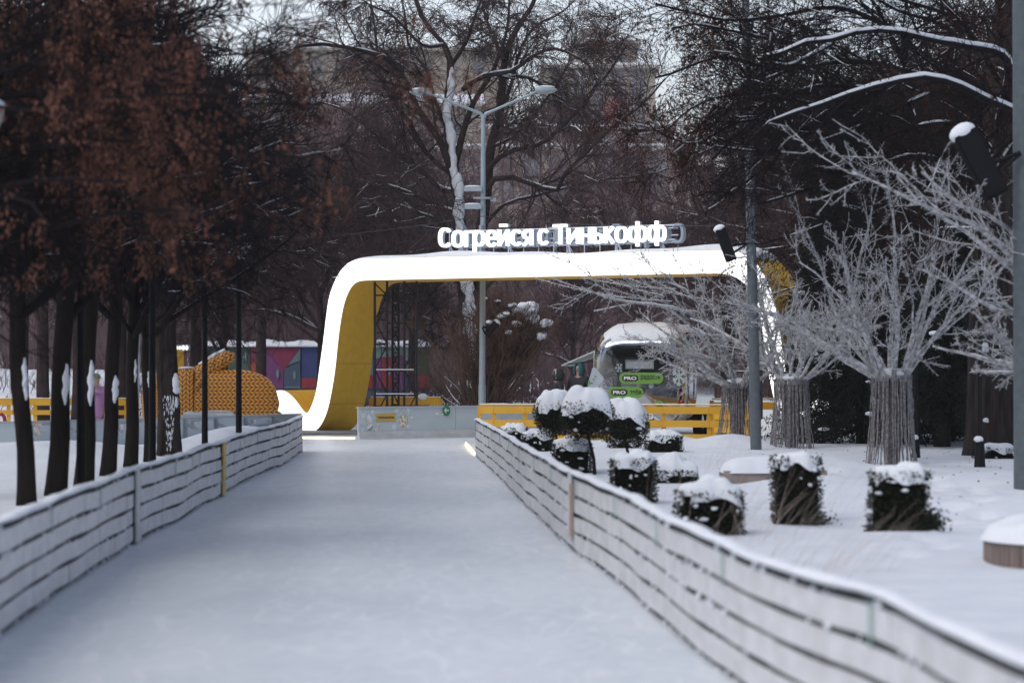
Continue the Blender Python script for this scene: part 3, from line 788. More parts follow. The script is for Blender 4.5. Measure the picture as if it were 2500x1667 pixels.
# ---- the big tree behind the arch, main limbs shaped one by one
def big_tree():
    rng = np.random.RandomState(40); YB = 72.0
    bx, by, bz = P(1160, 1000, YB); bz = hz(bx, YB)
    root = empty('old_willow', (bx, YB, bz), 'huge bare many-stemmed tree with a snow plastered trunk behind the double street lamp', 'tree')
    O = np.array([bx, YB, bz])
    def tr(l, dy=0, curve=0):
        n = len(l)
        return np.array([P(px, py, YB + dy * (i / max(1, n - 1)) + 0) for i, (px, py) in enumerate(l)]) - O
    A = [(1162, 1010), (1152, 850), (1140, 720), (1127, 600), (1120, 500), (1110, 420), (1096, 330), (1095, 230), (1102, 160), (1085, 110), (1050, 70), (1025, 30), (1005, -40)]
    g = trunk_mesh(tr(A, 0), [.36, .30, .27, .25, .23, .2, .17, .15, .13, .11, .1, .08, .06], seed=3, sides=16); g.obj('trunk', M['bark_far'], root, smooth=True)
    B = [(1165, 1000), (1168, 850), (1172, 700), (1175, 560), (1186, 480), (1197, 361), (1217, 289), (1227, 191), (1231, 149), (1253, 85), (1295, 21), (1330, -60)]
    g = trunk_mesh(tr(B, 1.2), [.26, .24, .22, .2, .19, .17, .15, .13, .12, .1, .08, .05], seed=4, sides=14); g.obj('trunk', M['bark_far'], root, smooth=True)
    L = [
        ([(1108, 440), (1083, 361), (1061, 323), (1023, 272), (998, 213), (972, 170), (938, 140), (870, 123), (785, 110), (725, 119), (640, 150)], -2.5, .12),
        ([(1112, 400), (1138, 298), (1168, 230), (1197, 187), (1225, 120), (1240, 60), (1245, -40)], 2, .11),
        ([(1115, 470), (1070, 459), (1040, 425), (998, 395), (955, 361), (930, 340), (878, 298), (830, 265), (770, 250)], 2.5, .09),
        ([(1180, 500), (1193, 408), (1253, 366), (1295, 361), (1338, 340), (1380, 298), (1431, 251), (1453, 213), (1478, 187), (1499, 157), (1530, 110)], -2, .10),
        ([(1183, 470), (1206, 438), (1253, 434), (1316, 459), (1338, 463), (1359, 468), (1380, 425), (1423, 383), (1465, 340), (1508, 306), (1572, 255), (1620, 200)], -3, .09),
        ([(1316, 459), (1359, 497), (1401, 523), (1431, 536), (1445, 510)], -3, .05),
        ([(1129, 220), (1180, 185), (1253, 170), (1295, 136), (1350, 113), (1401, 128), (1444, 157), (1470, 200)], -3, .08),
        ([(1110, 430), (1045, 380), (998, 298), (955, 238), (925, 170), (917, 85), (904, 0), (900, -60)], 3, .085),
        ([(1217, 289), (1250, 200), (1270, 120), (1310, 60), (1370, 30), (1420, -20)], 2, .07),
        ([(1231, 149), (1200, 80), (1180, 20), (1170, -60)], 2, .07),
        ([(1102, 160), (1140, 100), (1160, 40), (1190, -40)], -2, .07),
        ([(1085, 110), (1030, 110), (960, 40), (900, 10), (850, -30)], -3, .06),
        ([(1197, 361), (1240, 310), (1262, 295), (1275, 325), (1290, 350)], -3, .055),
        ([(1120, 520), (1060, 500), (1000, 470), (930, 450), (860, 470), (800, 520)], 3, .07),
        ([(1125, 600), (1070, 540), (1020, 520), (960, 500), (890, 520), (850, 560)], -3, .06),
        ([(1175, 560), (1230, 500), (1300, 480), (1380, 460), (1470, 440), (1560, 430), (1640, 410)], 4, .06),
        ([(1136, 700), (1090, 680), (1050, 720), (1010, 740), (960, 730), (900, 700)], -2, .06),
        ([(1168, 720), (1230, 660), (1280, 600), (1350, 580), (1420, 600)], 3, .06),
        ([(1152, 860), (1100, 800), (1060, 760), (1040, 730)], -2, .05),
        ([(1096, 330), (1060, 240), (1040, 170), (1000, 120), (990, 40), (970, -40)], 3, .07),
        ([(1227, 191), (1290, 190), (1350, 230), (1400, 260), (1440, 320)], 3, .06),
        ([(1197, 361), (1260, 330), (1320, 260), (1370, 190), (1400, 120), (1410, 60)], 4, .06)]
    gb = G(); gs = G()
    K = 14; P0 = []; R0 = []
    for (l, dy, r) in L:
        p = resample(tr(l, dy), K); p = p + np.c_[np.zeros(K), np.linspace(0, 1, K) * rng.normal(0, .4), np.zeros(K)]
        P0.append(p); R0.append(np.linspace(1, .25, K) * r)
    p0 = np.array(P0); r0 = np.array(R0)
    V, Q = tubes(p0, r0, 7); gb.add(V, Q)
    p1, r1 = grow(*spawn(p0, r0, 14, rng, .15, 1, (.4, 1.1), (.22, .42), .45, up=.1), 8, rng, .16, (0, 0, -.01), .3)
    p2, r2 = grow(*spawn(p1, r1, 8, rng, .12, 1, (.4, 1.1), (.4, .75), .5), 6, rng, .17, (0, 0, -.10), .3); r2 = np.maximum(r2, .009)
    p3, r3 = grow(*spawn(p2, r2, 8, rng, .1, 1, (.3, .9), (.5, 1.0), .6), 4, rng, .16, (0, 0, -.26), .5); r3 = np.maximum(r3, .0062)
    for p, rd, sd in ((p1, r1, 5), (p2, r2, 3)):
        V, Q = tubes(p, rd, sd); gb.add(V, Q)
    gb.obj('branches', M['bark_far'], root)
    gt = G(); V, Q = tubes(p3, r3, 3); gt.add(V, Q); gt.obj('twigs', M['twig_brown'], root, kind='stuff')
    snow_on(gs, p0, r0, rng, fill=.75, k=.85); snow_on(gs, p1, r1, rng, fill=.25, k=.9, minr=.014)
    gs.obj('branch_snow', M['snow_clump'], root, smooth=True)
    # snow plastered up the trunk: blobs hugging the camera side
    gp = G(); At = resample(tr(A), 60)
    for k in range(4, 46):
        if k in (22, 23): continue
        c = At[k]; r = np.interp(k, [0, 60], [.33, .11]) 
        gp.blob(c + np.array([.02 + .05 * math.sin(k * .9), -r * .62, 0]), (r * (.62 + .18 * math.sin(k * 1.9)), r * .5, .30), 10, 7, .05, rng)
    gp.obj('trunk_snow', M['snow_clump'], root, smooth=True)
big_tree()

# ---- background trees: shared crowns
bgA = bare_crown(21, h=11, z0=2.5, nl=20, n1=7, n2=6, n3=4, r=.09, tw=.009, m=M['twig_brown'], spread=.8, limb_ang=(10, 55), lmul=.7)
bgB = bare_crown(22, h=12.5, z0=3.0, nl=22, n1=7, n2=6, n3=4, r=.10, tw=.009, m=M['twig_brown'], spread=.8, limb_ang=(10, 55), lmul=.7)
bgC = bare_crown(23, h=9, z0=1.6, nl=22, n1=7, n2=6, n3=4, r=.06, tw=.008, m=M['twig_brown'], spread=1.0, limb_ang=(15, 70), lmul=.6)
bg_list = [
    # px, Y, proto, scale, label
    (60, 58, 0, .9, 'dark bare tree beyond the yellow rail at the far left edge'),
    (105, 66, 1, .9, 'straight trunked bare tree beyond the yellow rail, between the first two row trees'),
    (186, 62, 0, .85, 'bare tree beyond the yellow rail, seen past the pink jacket'),
    (300, 70, 1, .9, 'bare tree beyond the yellow rail near its right end'),
    (478, 64, 0, .95, 'bare tree standing right behind the orange mitten sculpture cuff'),
    (545, 72, 2, 1.1, 'bushy bare tree behind the orange mitten thumb'),
    (640, 84, 1, 1.0, 'bare tree in front of the painted wall above the mitten'),
    (784, 70, 2, 1.25, 'bare tree rising just left of the lit arch leg'),
    (880, 86, 0, 1.05, 'bare tree behind the yellow inside of the arch leg'),
    (1010, 90, 1, .9, 'bare tree behind the black truss tower'),
    (1400, 84, 2, .8, 'small bare tree behind the left end of the silver trailer'),
    (1560, 92, 0, .8, 'bare tree behind the silver trailer roof'),
    (1700, 86, 2, 1.1, 'bare tree behind the right end of the lit beam'),
    (1830, 80, 0, 1.0, 'bare tree behind the tall grey pole'),
    (1960, 76, 1, 1.0, 'bare tree behind the middle frosted tree'),
    (2120, 72, 0, 1.1, 'bare tree behind the largest frosted tree'),
    (2280, 68, 1, 1.0, 'bare tree behind the dark spruces at the right'),
    (2440, 62, 0, 1.1, 'bare tree at the far right edge behind the thick trunk'),
    (-60, 50, 1, .9, 'dark bare tree just outside the left edge, crown reaching in'),
    (560, 96, 0, 1.15, 'tall bare tree behind the green end of the painted wall')]
bgp = (bgA, bgB, bgC)
for i, (px, Y, k, sc, lab) in enumerate(bg_list):
    X0 = PX(px, Y); z0 = hz(X0, Y) - .1
    root = empty('background_tree', (X0, Y, z0), lab, 'tree', 'bare trees standing beyond the rink')
    tr_ = (.16, .18, .11)[k] * sc
    hh = (7, 8, 4)[k]
    g = trunk_mesh([(0, 0, 0), (.05 * (i % 3 - 1), 0, hh * .25), (0, 0, hh * .6), (0, 0, hh)], [tr_ * 1.1, tr_, tr_ * .7, tr_ * .25], seed=i, sides=10)
    g.obj('trunk', M['bark_far'], root, smooth=True)
    me, sm, _ = bgp[k]
    rz = i * 2.17
    link('crown', me, None, root, rot=(0, 0, rz), scale=(sc, sc, sc)); link('branch_snow', sm, None, root, rot=(0, 0, rz), scale=(sc, sc, sc))

# ---- far wood: one mass of thin stems and twigs
def wood():
    rng = np.random.RandomState(60); g = G()
    n = 2000
    Y = rng.uniform(99, 155, n); X = rng.uniform(-1, 1, n) * (Y * .215 + 3); h = (4.0 + 9.0 * rng.uniform(0, 1, n) ** 1.6) * (.8 + .25 * vnoise(X * .3, Y * .1, 4))
    left = np.clip((-X - 6) / 6, 0, 1); right = np.clip((X - 9) / 6, 0, 1); h = h * (1 + .5 * left + .5 * right)
    S = np.stack([X, Y, np.full(n, .0)], 1); D = np.c_[rng.normal(0, .12, (n, 2)), np.ones(n)]
    p0, r0 = grow(S, D, h, rng.uniform(.02, .06, n), 7, rng, .05, (0, 0, .03), .3)
    p1, r1 = grow(*spawn(p0, r0, 9, rng, .12, 1, (.3, .9), (.25, .5), .45), 5, rng, .12, (0, 0, .05), .4); r1 = np.maximum(r1, .011)
    p2, r2 = grow(*spawn(p1, r1, 5, rng, .1, 1, (.3, .9), (.35, .7), .6), 3, rng, .15, (0, 0, .02), .5); r2 = np.maximum(r2, .009)
    for p, rd, sd in ((p0, r0, 4), (p1, r1, 3), (p2, r2, 3)):
        V, Q = tubes(p, rd, sd); g.add(V, Q)
    n = 64; Y = rng.uniform(100, 150, n); X = np.linspace(-1, 1, n) * (Y * .19) + rng.normal(0, 1, n); h = rng.uniform(10.5, 16.5, n) * Y / 125
    S = np.stack([X, Y, np.zeros(n)], 1); D = np.c_[rng.normal(0, .06, (n, 2)), np.ones(n)]
    q0, s0 = grow(S, D, h, rng.uniform(.09, .15, n), 9, rng, .05, (0, 0, .03), .3)
    q1, s1 = grow(*spawn(q0, s0, 16, rng, .28, .98, (.4, 1.0), (.22, .42), .45), 7, rng, .12, (0, 0, .03), .3)
    q2, s2 = grow(*spawn(q1, s1, 9, rng, .12, 1, (.35, .95), (.35, .65), .5), 5, rng, .14, (0, 0, -.02), .4); s2 = np.maximum(s2, .011)
    q3, s3 = grow(*spawn(q2, s2, 5, rng, .1, 1, (.3, .9), (.35, .7), .6), 3, rng, .15, (0, 0, -.05), .5); s3 = np.maximum(s3, .009)
    for p, rd in ((q0, s0), (q1, s1), (q2, s2), (q3, s3)):
        V, Q = tubes(p, rd, 3); g.add(V, Q)
    o = g.obj('far_wood', M['twig_hazed']); tag(o, 'brown mass of leafless thicket and young trees closing the park behind the rink', 'woodland', kind='stuff')
    gs = G(); sel = rng.rand(len(p1)) < .12; snow_on(gs, p1[sel], r1[sel], rng, fill=.3, k=2.0, minr=.02)
    s_ = gs.obj('wood_snow', M['snow_clump'], o, smooth=True, kind='stuff')
wood()

def wood_behind():
    rng = np.random.RandomState(61); g = G(); n = 260
    Y = rng.uniform(-38, -16, n); X = rng.uniform(-45, 45, n); h = rng.uniform(7, 13, n)
    S = np.stack([X, Y, np.full(n, -.1)], 1); D = np.c_[rng.normal(0, .06, (n, 2)), np.ones(n)]
    p0, r0 = grow(S, D, h, rng.uniform(.08, .2, n), 6, rng, .05, (0, 0, .03), .3)
    p1, r1 = grow(*spawn(p0, r0, 12, rng, .2, 1, (.4, 1.0), (.2, .4), .4), 4, rng, .12, (0, 0, .05), .4)
    p2, r2 = grow(*spawn(p1, r1, 5, rng, .1, 1, (.3, .9), (.35, .7), .6), 3, rng, .15, (0, 0, .02), .5); r2 = np.maximum(r2, .02)
    for p, rd in ((p0, r0), (p1, r1), (p2, r2)):
        V, Q = tubes(p, rd, 3); g.add(V, Q)
    o = g.obj('park_wood', M['bark_far']); tag(o, 'bare park trees behind the photographer, mirrored in the trailer', 'woodland', kind='stuff')
wood_behind()

# ------------------------------------------------------------------ far building
def building():
    root = empty('apartment_palace', (PX(1400, 230), 235, 0), 'stepped beige building with snowy ledges far behind the trees', 'building')
    O = Vector(root.location)
    def block(x0, x1, ytop, Y, depth, mcol='facade', ledge=True, rows=None, zb=0):
        X0, X1 = PX(x0, Y), PX(x1, Y); zt = PZ(ytop, Y)
        g = G(); g.box(((X0 + X1) / 2 - O.x, Y + depth / 2 - O.y, (zt + zb) / 2), (X1 - X0, depth, zt - zb)); g.obj('wall', M[mcol], root)
        if ledge:
            g = G(); g.box(((X0 + X1) / 2 - O.x, Y + depth / 2 - .4 - O.y, zt + .15), (X1 - X0 + .9, depth + .8, .3)); c = g.obj('cornice', M['facade2'], root)
            g = G(); g.box(((X0 + X1) / 2 - O.x, Y + depth / 2 - .42 - O.y, zt + .42), (X1 - X0 + .8, depth + .7, .24)); g.obj('snow_ledge', M['snow_clump'], root)
        for (py, h_, px0, px1, step, w_) in rows or []:
            zc = PZ(py, Y); x = px0
            while x <= px1:
                X = PX(x, Y)
                g = G(); g.box((X - O.x, Y - .03 - O.y, zc), (w_ + .5, .16, h_ + .5)); f = g.obj('window', M['facade'], root)
                g = G(); g.box((X - O.x, Y - .13 - O.y, zc), (w_, .1, h_)); g.obj('pane', M['pane'], f)
                x += step
    block(1425, 1500, 82, 262, 14, rows=[(94, .9, 1475, 1480, 60, 1.2)])
    block(1405, 1555, 108, 258, 18, rows=[(138, 1.5, 1510, 1515, 60, 1.3)])
    block(1330, 1600, 168, 252, 24, rows=[(190, 1.5, 1365, 1560, 48, 1.3), (232, 1.9, 1365, 1580, 48, 1.4), (280, 1.9, 1365, 1580, 48, 1.4)])
    block(1090, 1680, 366, 236, 12, rows=[(405, 2.0, 1110, 1660, 62, 1.4), (462, 2.0, 1110, 1660, 62, 1.4)])
    block(1180, 1640, 318, 246, 8, rows=[(342, 1.3, 1480, 1620, 46, 1.4)])
    block(600, 1240, 126, 268, 20, rows=[(165, 1.6, 640, 1200, 66, 1.2)])
    block(560, 1180, 262, 250, 20, rows=[(310, 1.8, 600, 1160, 64, 1.3)])
    block(500, 1120, 372, 240, 12, rows=[(420, 1.9, 540, 1100, 64, 1.4)])
    # snowy sloped roofs between the steps
    for (x0, x1, yb, yt, Y) in ((560, 1180, 262, 214, 252), (1090, 1680, 366, 345, 238)):
        a = PX(x0, Y); b = PX(x1, Y); zb = PZ(yb, Y) + .6; zt = PZ(yt, Y)
        g = G(); g.add([[a - O.x, Y - O.y, zb], [b - O.x, Y - O.y, zb], [b - O.x, Y + 6 - O.y, zt], [a - O.x, Y + 6 - O.y, zt],
                        [a - O.x, Y + 6 - O.y, zb], [b - O.x, Y + 6 - O.y, zb]], Q=[[0, 1, 2, 3], [5, 4, 3, 2], [0, 4, 5, 1]], T=[[0, 3, 4], [1, 5, 2]])
        g.obj('roof', M['snow_clump'], root)
    Yp = 252
    g = G(); g.box((PX(1492, Yp) - O.x, Yp - .55 - O.y, PZ(292, Yp)), (1.6, .7, 3.9)); o = g.obj('balcony_panel', M['red_balcony'], root); o['label'] = 'red balcony panel'
building()

# ------------------------------------------------------------------ painted wall beyond the rink
def mural():
    Y = 94.0
    root = empty('painted_wall', (PX(777, Y), Y, 0), 'long wall painted in bright geometric blocks with snow on top behind the arch', 'wall')
    O = Vector(root.location); zb = PZ(948, Y); zt = PZ(846, Y)
    cols = [(505, 555, 'mural_green'), (555, 612, 'mural_green'), (612, 648, 'mural_orange'), (648, 694, 'mural_violet'), (694, 736, 'mural_slate'),
            (736, 782, 'mural_blue'), (782, 826, 'mural_sky'), (826, 870, 'mural_orange'), (870, 912, 'mural_sky'), (912, 932, 'mural_violet'),
            (932, 962, 'mural_red'), (962, 986, 'mural_violet'), (986, 1020, 'mural_blue'), (1020, 1050, 'mural_olive')]
    ym = {736: ('mural_red', 922), 870: ('mural_red', 915), 912: ('mural_mint', 875), 932: ('mural_mint', 872), 962: ('mural_mint', 868), 986: ('mural_mint', 880), 1020: ('mural_red', 915), 694: ('mural_sky', 905)}
    for (a, b, c) in cols:
        g = G(); g.box((PX((a + b) / 2, Y) - O.x, 0, (zb + zt) / 2), ((b - a) / FP * Y - .03, .3, zt - zb)); g.obj('wall_panel', M[c], root)
        if a in ym:
            c2, yv = ym[a]; z2 = PZ(yv, Y)
            z0_, z1_ = (zb, z2) if yv > 895 else (z2, zt)
            g = G(); g.box((PX((a + b) / 2, Y) - O.x, -.17, (z0_ + z1_) / 2), ((b - a) / FP * Y - .04, .06, z1_ - z0_ - .02)); g.obj('painted_block', M[c2], root)
    # diagonals and small pale lozenges
    for (pts, c) in (([(648, 848), (734, 848), (694, 905)], 'mural_crimson'), ([(614, 848), (646, 848), (614, 892)], 'mural_crimson'), ([(612, 890), (640, 858), (648, 944), (625, 944)], 'mural_orange'),
                     ([(696, 900), (734, 882), (734, 942), (696, 942)], 'mural_slate'), ([(734, 850), (734, 880), (704, 892)], 'mural_sky')):
        g = G(); g.prism([(PX(x, Y) - O.x, PZ(y, Y)) for x, y in pts][::-1], -.215, -.19); g.obj('painted_shape', M[c], root)
    for (x, y) in ((679, 912), (720, 915), (800, 905), (951, 905), (996, 900)):
        w = 3.2; h_ = 12
        g = G(); g.prism([(PX(x + a * w, Y) - O.x, PZ(y + b * h_, Y)) for a, b in ((0, -1), (1, -.5), (1, .7), (0, 1), (-1, .4), (-1, -.4))][::-1], -.25, -.22); g.obj('painted_shape', M['mural_mint'], root)
    g = G()
    for (x0, y0, x1, y1) in ((588, 872, 602, 872), (588, 862, 588, 880), (602, 862, 602, 880), (595, 866, 595, 882)):
        g.bar((PX(x0, Y) - O.x, -.2, PZ(y0, Y)), (PX(x1, Y) - O.x, -.2, PZ(y1, Y)), .035)
    g.obj('painted_mark', M['mural_mint'], root)
    rng = np.random.RandomState(3); g = G()
    x = np.linspace(500, 1052, 110)
    ring = []
    for xx in x:
        h_ = .13 + .02 * math.sin(xx * .07) + rng.uniform(-.015, .02)
        ring.append([[PX(xx, Y) - O.x, -.35, zt - .01], [PX(xx, Y) - O.x, -.3, zt + h_ * .8], [PX(xx, Y) - O.x, 0.1, zt + h_ * 1.5], [PX(xx, Y) - O.x, .7, zt + h_ * 1.8], [PX(xx, Y) - O.x, .75, zt - .01]])
    g.loft(ring); g.obj('snow_cap', M['snow_clump'], root, smooth=True)
    g = G(); g.box((0, .1, zb / 2), ((1050 - 505) / FP * Y, .4, zb)); g.obj('plinth', M['mural_slate'], root)
mural()

# ------------------------------------------------------------------ the lit ribbon arch
AD = np.array([math.cos(R(28)), -math.sin(R(28)), 0.0]); AN = np.array([math.sin(R(28)), math.cos(R(28)), 0.0]); AO = np.array([-2.02, 59.5, 0.0])
def onplane(px, py, back=0.0):
    """(u, z) of a ray with the arch's front plane, 'back' metres behind it"""
    d = np.array([(px - 1250) / FP, 1.0, -(py - 900) / FP]); o = np.array([0, 0, EYE]); A = AO + AN * back
    t = np.dot(A - o, AN) / np.dot(d, AN); q = o + d * t
    return float(np.dot(q - A, AD)), float(q[2])
arch_root = empty('ribbon_arch', tuple(AO), 'giant yellow ribbon shaped arch with a glowing white front edge over the rink', 'arch')
def AL(u, z, b=0.0):   # local coordinates of the arch (root at AO, not rotated)
    p = AD * u + AN * b; return [p[0], p[1], z]
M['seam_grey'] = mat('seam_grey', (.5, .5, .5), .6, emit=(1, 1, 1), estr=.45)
M['ribbon_seam'] = mat('ribbon_seam', (.32, .18, .015), .8)
def arch():
    up = [onplane(x, y) for x, y in [(598, 1058), (612, 1020), (640, 975), (662, 956), (683, 951.5), (696, 953), (711, 964), (724, 978), (735, 995), (744, 1006), (749, 1009), (755, 1006), (763, 989), (769, 972),
                                      (775, 950), (780, 908), (784, 880), (792, 825), (800, 749), (807, 714), (819, 684), (834, 657), (853, 640), (872, 632), (899, 629.5)]]
    lo = [onplane(x, y) for x, y in [(632, 1058), (640, 1035), (655, 1012), (670, 1003), (682, 1002), (690, 1008), (700, 1022), (711, 1040), (722, 1052), (735, 1057), (748, 1058), (763, 1057), (780, 1045), (794, 1020), (803, 992), (811, 950), (817, 914), (821, 880),
                                      (826, 825), (834, 768), (842, 733), (853, 707), (865, 691), (880, 685), (899, 683.5)]]
    zt, zb = 4.336, 3.807
    up[-1] = (up[-1][0], zt); lo[-1] = (lo[-1][0], zb)
    ub = np.linspace(up[-1][0] + .6, onplane(1770, 615)[0], 10)
    up += [(u, zt) for u in ub]; lo += [(u, zb) for u in ub]
    up += [onplane(x, y) for x, y in [(1808, 612), (1850, 640), (1884, 700), (1900, 780), (1912, 864), (1922, 920), (1933, 970), (1945, 1000), (1955, 1010), (1966, 1004), (1985, 978), (2008, 968), (2030, 985), (2050, 1050)]]
    lo += [onplane(x, y) for x, y in [(1790, 672), (1822, 690), (1846, 730), (1862, 790), (1870, 864), (1876, 902), (1883, 940), (1893, 985), (1908, 1030), (1930, 1056), (1960, 1056), (1990, 1020), (2008, 1010), (2020, 1052)]]
    K = 110
    def rs(l):
        a = np.array([(u, z, 0) for u, z in l]); t = np.linspace(0, len(l) - 1, len(l))
        # parametrise by index so both edges stay paired
        tt = np.linspace(0, len(l) - 1, K); out = np.stack([np.interp(tt, t, a[:, 0]), np.interp(tt, t, a[:, 1])], 1)
        for _ in range(2): out[1:-1] = (out[:-2] + 2 * out[1:-1] + out[2:]) / 4
        return out
    n = min(len(up), len(lo)); up = up[:n]; lo = lo[:n]
    U = rs(up); Lw = rs(lo); D = 1.72
    Lw[:, 1] = np.maximum(Lw[:, 1], .0); U[:, 1] = np.maximum(U[:, 1], .02)
    g = G(); V = [AL(u, z, -.03) for u, z in U] + [AL(u, z, -.03) for u, z in Lw] + [AL(u, z, 0.0) for u, z in U] + [AL(u, z, 0.0) for u, z in Lw]
    Q = [[k, K + k, K + k + 1, k + 1] for k in range(K - 1)] + [[2 * K + k, k, k + 1, 2 * K + k + 1] for k in range(K - 1)] + [[K + k, 3 * K + k, 3 * K + k + 1, K + k + 1] for k in range(K - 1)]
    g.add(V, Q); g.obj('lit_front', M['lit_white'], arch_root, smooth=False)
    g = G(); V = []
    for b in (0.002, D):
        V += [AL(u, z, b) for u, z in U] + [AL(u, z, b) for u, z in Lw]
    Q = []
    for k in range(K - 1):
        Q += [[k, k + 1, 2 * K + k + 1, 2 * K + k], [K + k, 3 * K + k, 3 * K + k + 1, K + k + 1], [2 * K + k, 2 * K + k + 1, 3 * K + k + 1, 3 * K + k]]
    g.add(V, Q); g.obj('ribbon_body', M['yellow_ribbon'], arch_root, smooth=False)
    # snow lying along the top
    sel = [k for k in range(K) if 3.95 < U[k, 1] and U[k, 0] < onplane(1850, 620)[0]]
    us = np.linspace(U[sel[0], 0] - .25, U[sel[-1], 0], 90); ring = []
    for i, u in enumerate(us):
        zt_ = np.interp(u, U[sel, 0], U[sel, 1]) if u > U[sel[0], 0] else U[sel[0], 1] - .1
        f = min(1, max(0, (u - us[0]) / 1.2)); h_ = (.09 + .05 * math.sin(u * .9 + 1) + .02 * math.sin(u * 2.7)) * f + .004
        ring.append([AL(u, zt_ - .01, .02), AL(u, zt_ + h_ * .75, .06), AL(u, zt_ + h_, .3), AL(u, zt_ + h_ * 1.15, .9), AL(u, zt_ + h_, 1.5), AL(u, zt_ - .01, 1.7)])
    g = G(); g.loft(ring); g.obj('snow_cap', M['snow_clump'], arch_root, smooth=True)
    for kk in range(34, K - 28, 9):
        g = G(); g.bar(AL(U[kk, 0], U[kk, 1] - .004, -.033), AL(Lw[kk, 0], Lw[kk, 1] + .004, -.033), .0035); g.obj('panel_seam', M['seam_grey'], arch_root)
    for kk in (24, 32, 38):
        nx = np.array([Lw[kk + 1, 0] - Lw[kk - 1, 0], Lw[kk + 1, 1] - Lw[kk - 1, 1]]); nx = nx / np.linalg.norm(nx); o_ = np.array([nx[1], -nx[0]]) * .004
        g = G(); g.bar(AL(Lw[kk, 0] + o_[0], Lw[kk, 1] + o_[1], .01), AL(Lw[kk, 0] + o_[0], Lw[kk, 1] + o_[1], D - .01), .004); g.obj('fabric_seam', M['ribbon_seam'], arch_root)
    # seam in the lit face
    g = G(); a = onplane(770, 973); b = onplane(802, 992); g.bar(AL(a[0], a[1], -.035), AL(b[0], b[1], -.035), .006); g.obj('panel_seam', M['steel'], arch_root)
arch()

# text helper
def text_mesh(body, extrude=.02, offset=0.0, shear=0.0, res=5):
    cu = bpy.data.curves.new('txt', 'FONT'); cu.body = body; cu.size = 1; cu.extrude = extrude; cu.offset = offset; cu.resolution_u = res; cu.fill_mode = 'BOTH'
    ob = bpy.data.objects.new('txt', cu); COL.objects.link(ob)
    dg = bpy.context.evaluated_depsgraph_get(); me = bpy.data.meshes.new_from_object(ob.evaluated_get(dg))
    bpy.data.objects.remove(ob); bpy.data.curves.remove(cu)
    n = len(me.vertices); co = np.zeros(n * 3); me.vertices.foreach_get('co', co); co = co.reshape(-1, 3)
    return me, co
def put_text(body, name, mt, parent, x0, x1, z0, z1, depth, origin, ex=(1, 0, 0), ey=(0, 0, 1), ez=(0, -1, 0), offset=.0, keep=False):
    """fits the text's box to x0..x1, z0..z1 in the frame (ex, ey, ez=towards viewer) about origin"""
    me, co = text_mesh(body, .5, offset)
    mn, mx_ = co.min(0), co.max(0); w, h_ = mx_[0] - mn[0], mx_[1] - mn[1]
    x = x0 + (co[:, 0] - mn[0]) / w * (x1 - x0); y = z0 + (co[:, 1] - mn[1]) / h_ * (z1 - z0); z = (co[:, 2] / .5) * depth / 2
    ex, ey, ez = np.array(ex), np.array(ey), np.array(ez)
    W_ = np.array(origin) + x[:, None] * ex + y[:, None] * ey + z[:, None] * ez
    me.vertices.foreach_set('co', W_.astype(np.float32).ravel()); me.update(); me.name = name
    me.materials.clear(); me.materials.append(mt)
    o = link(name, me, None, parent); return o

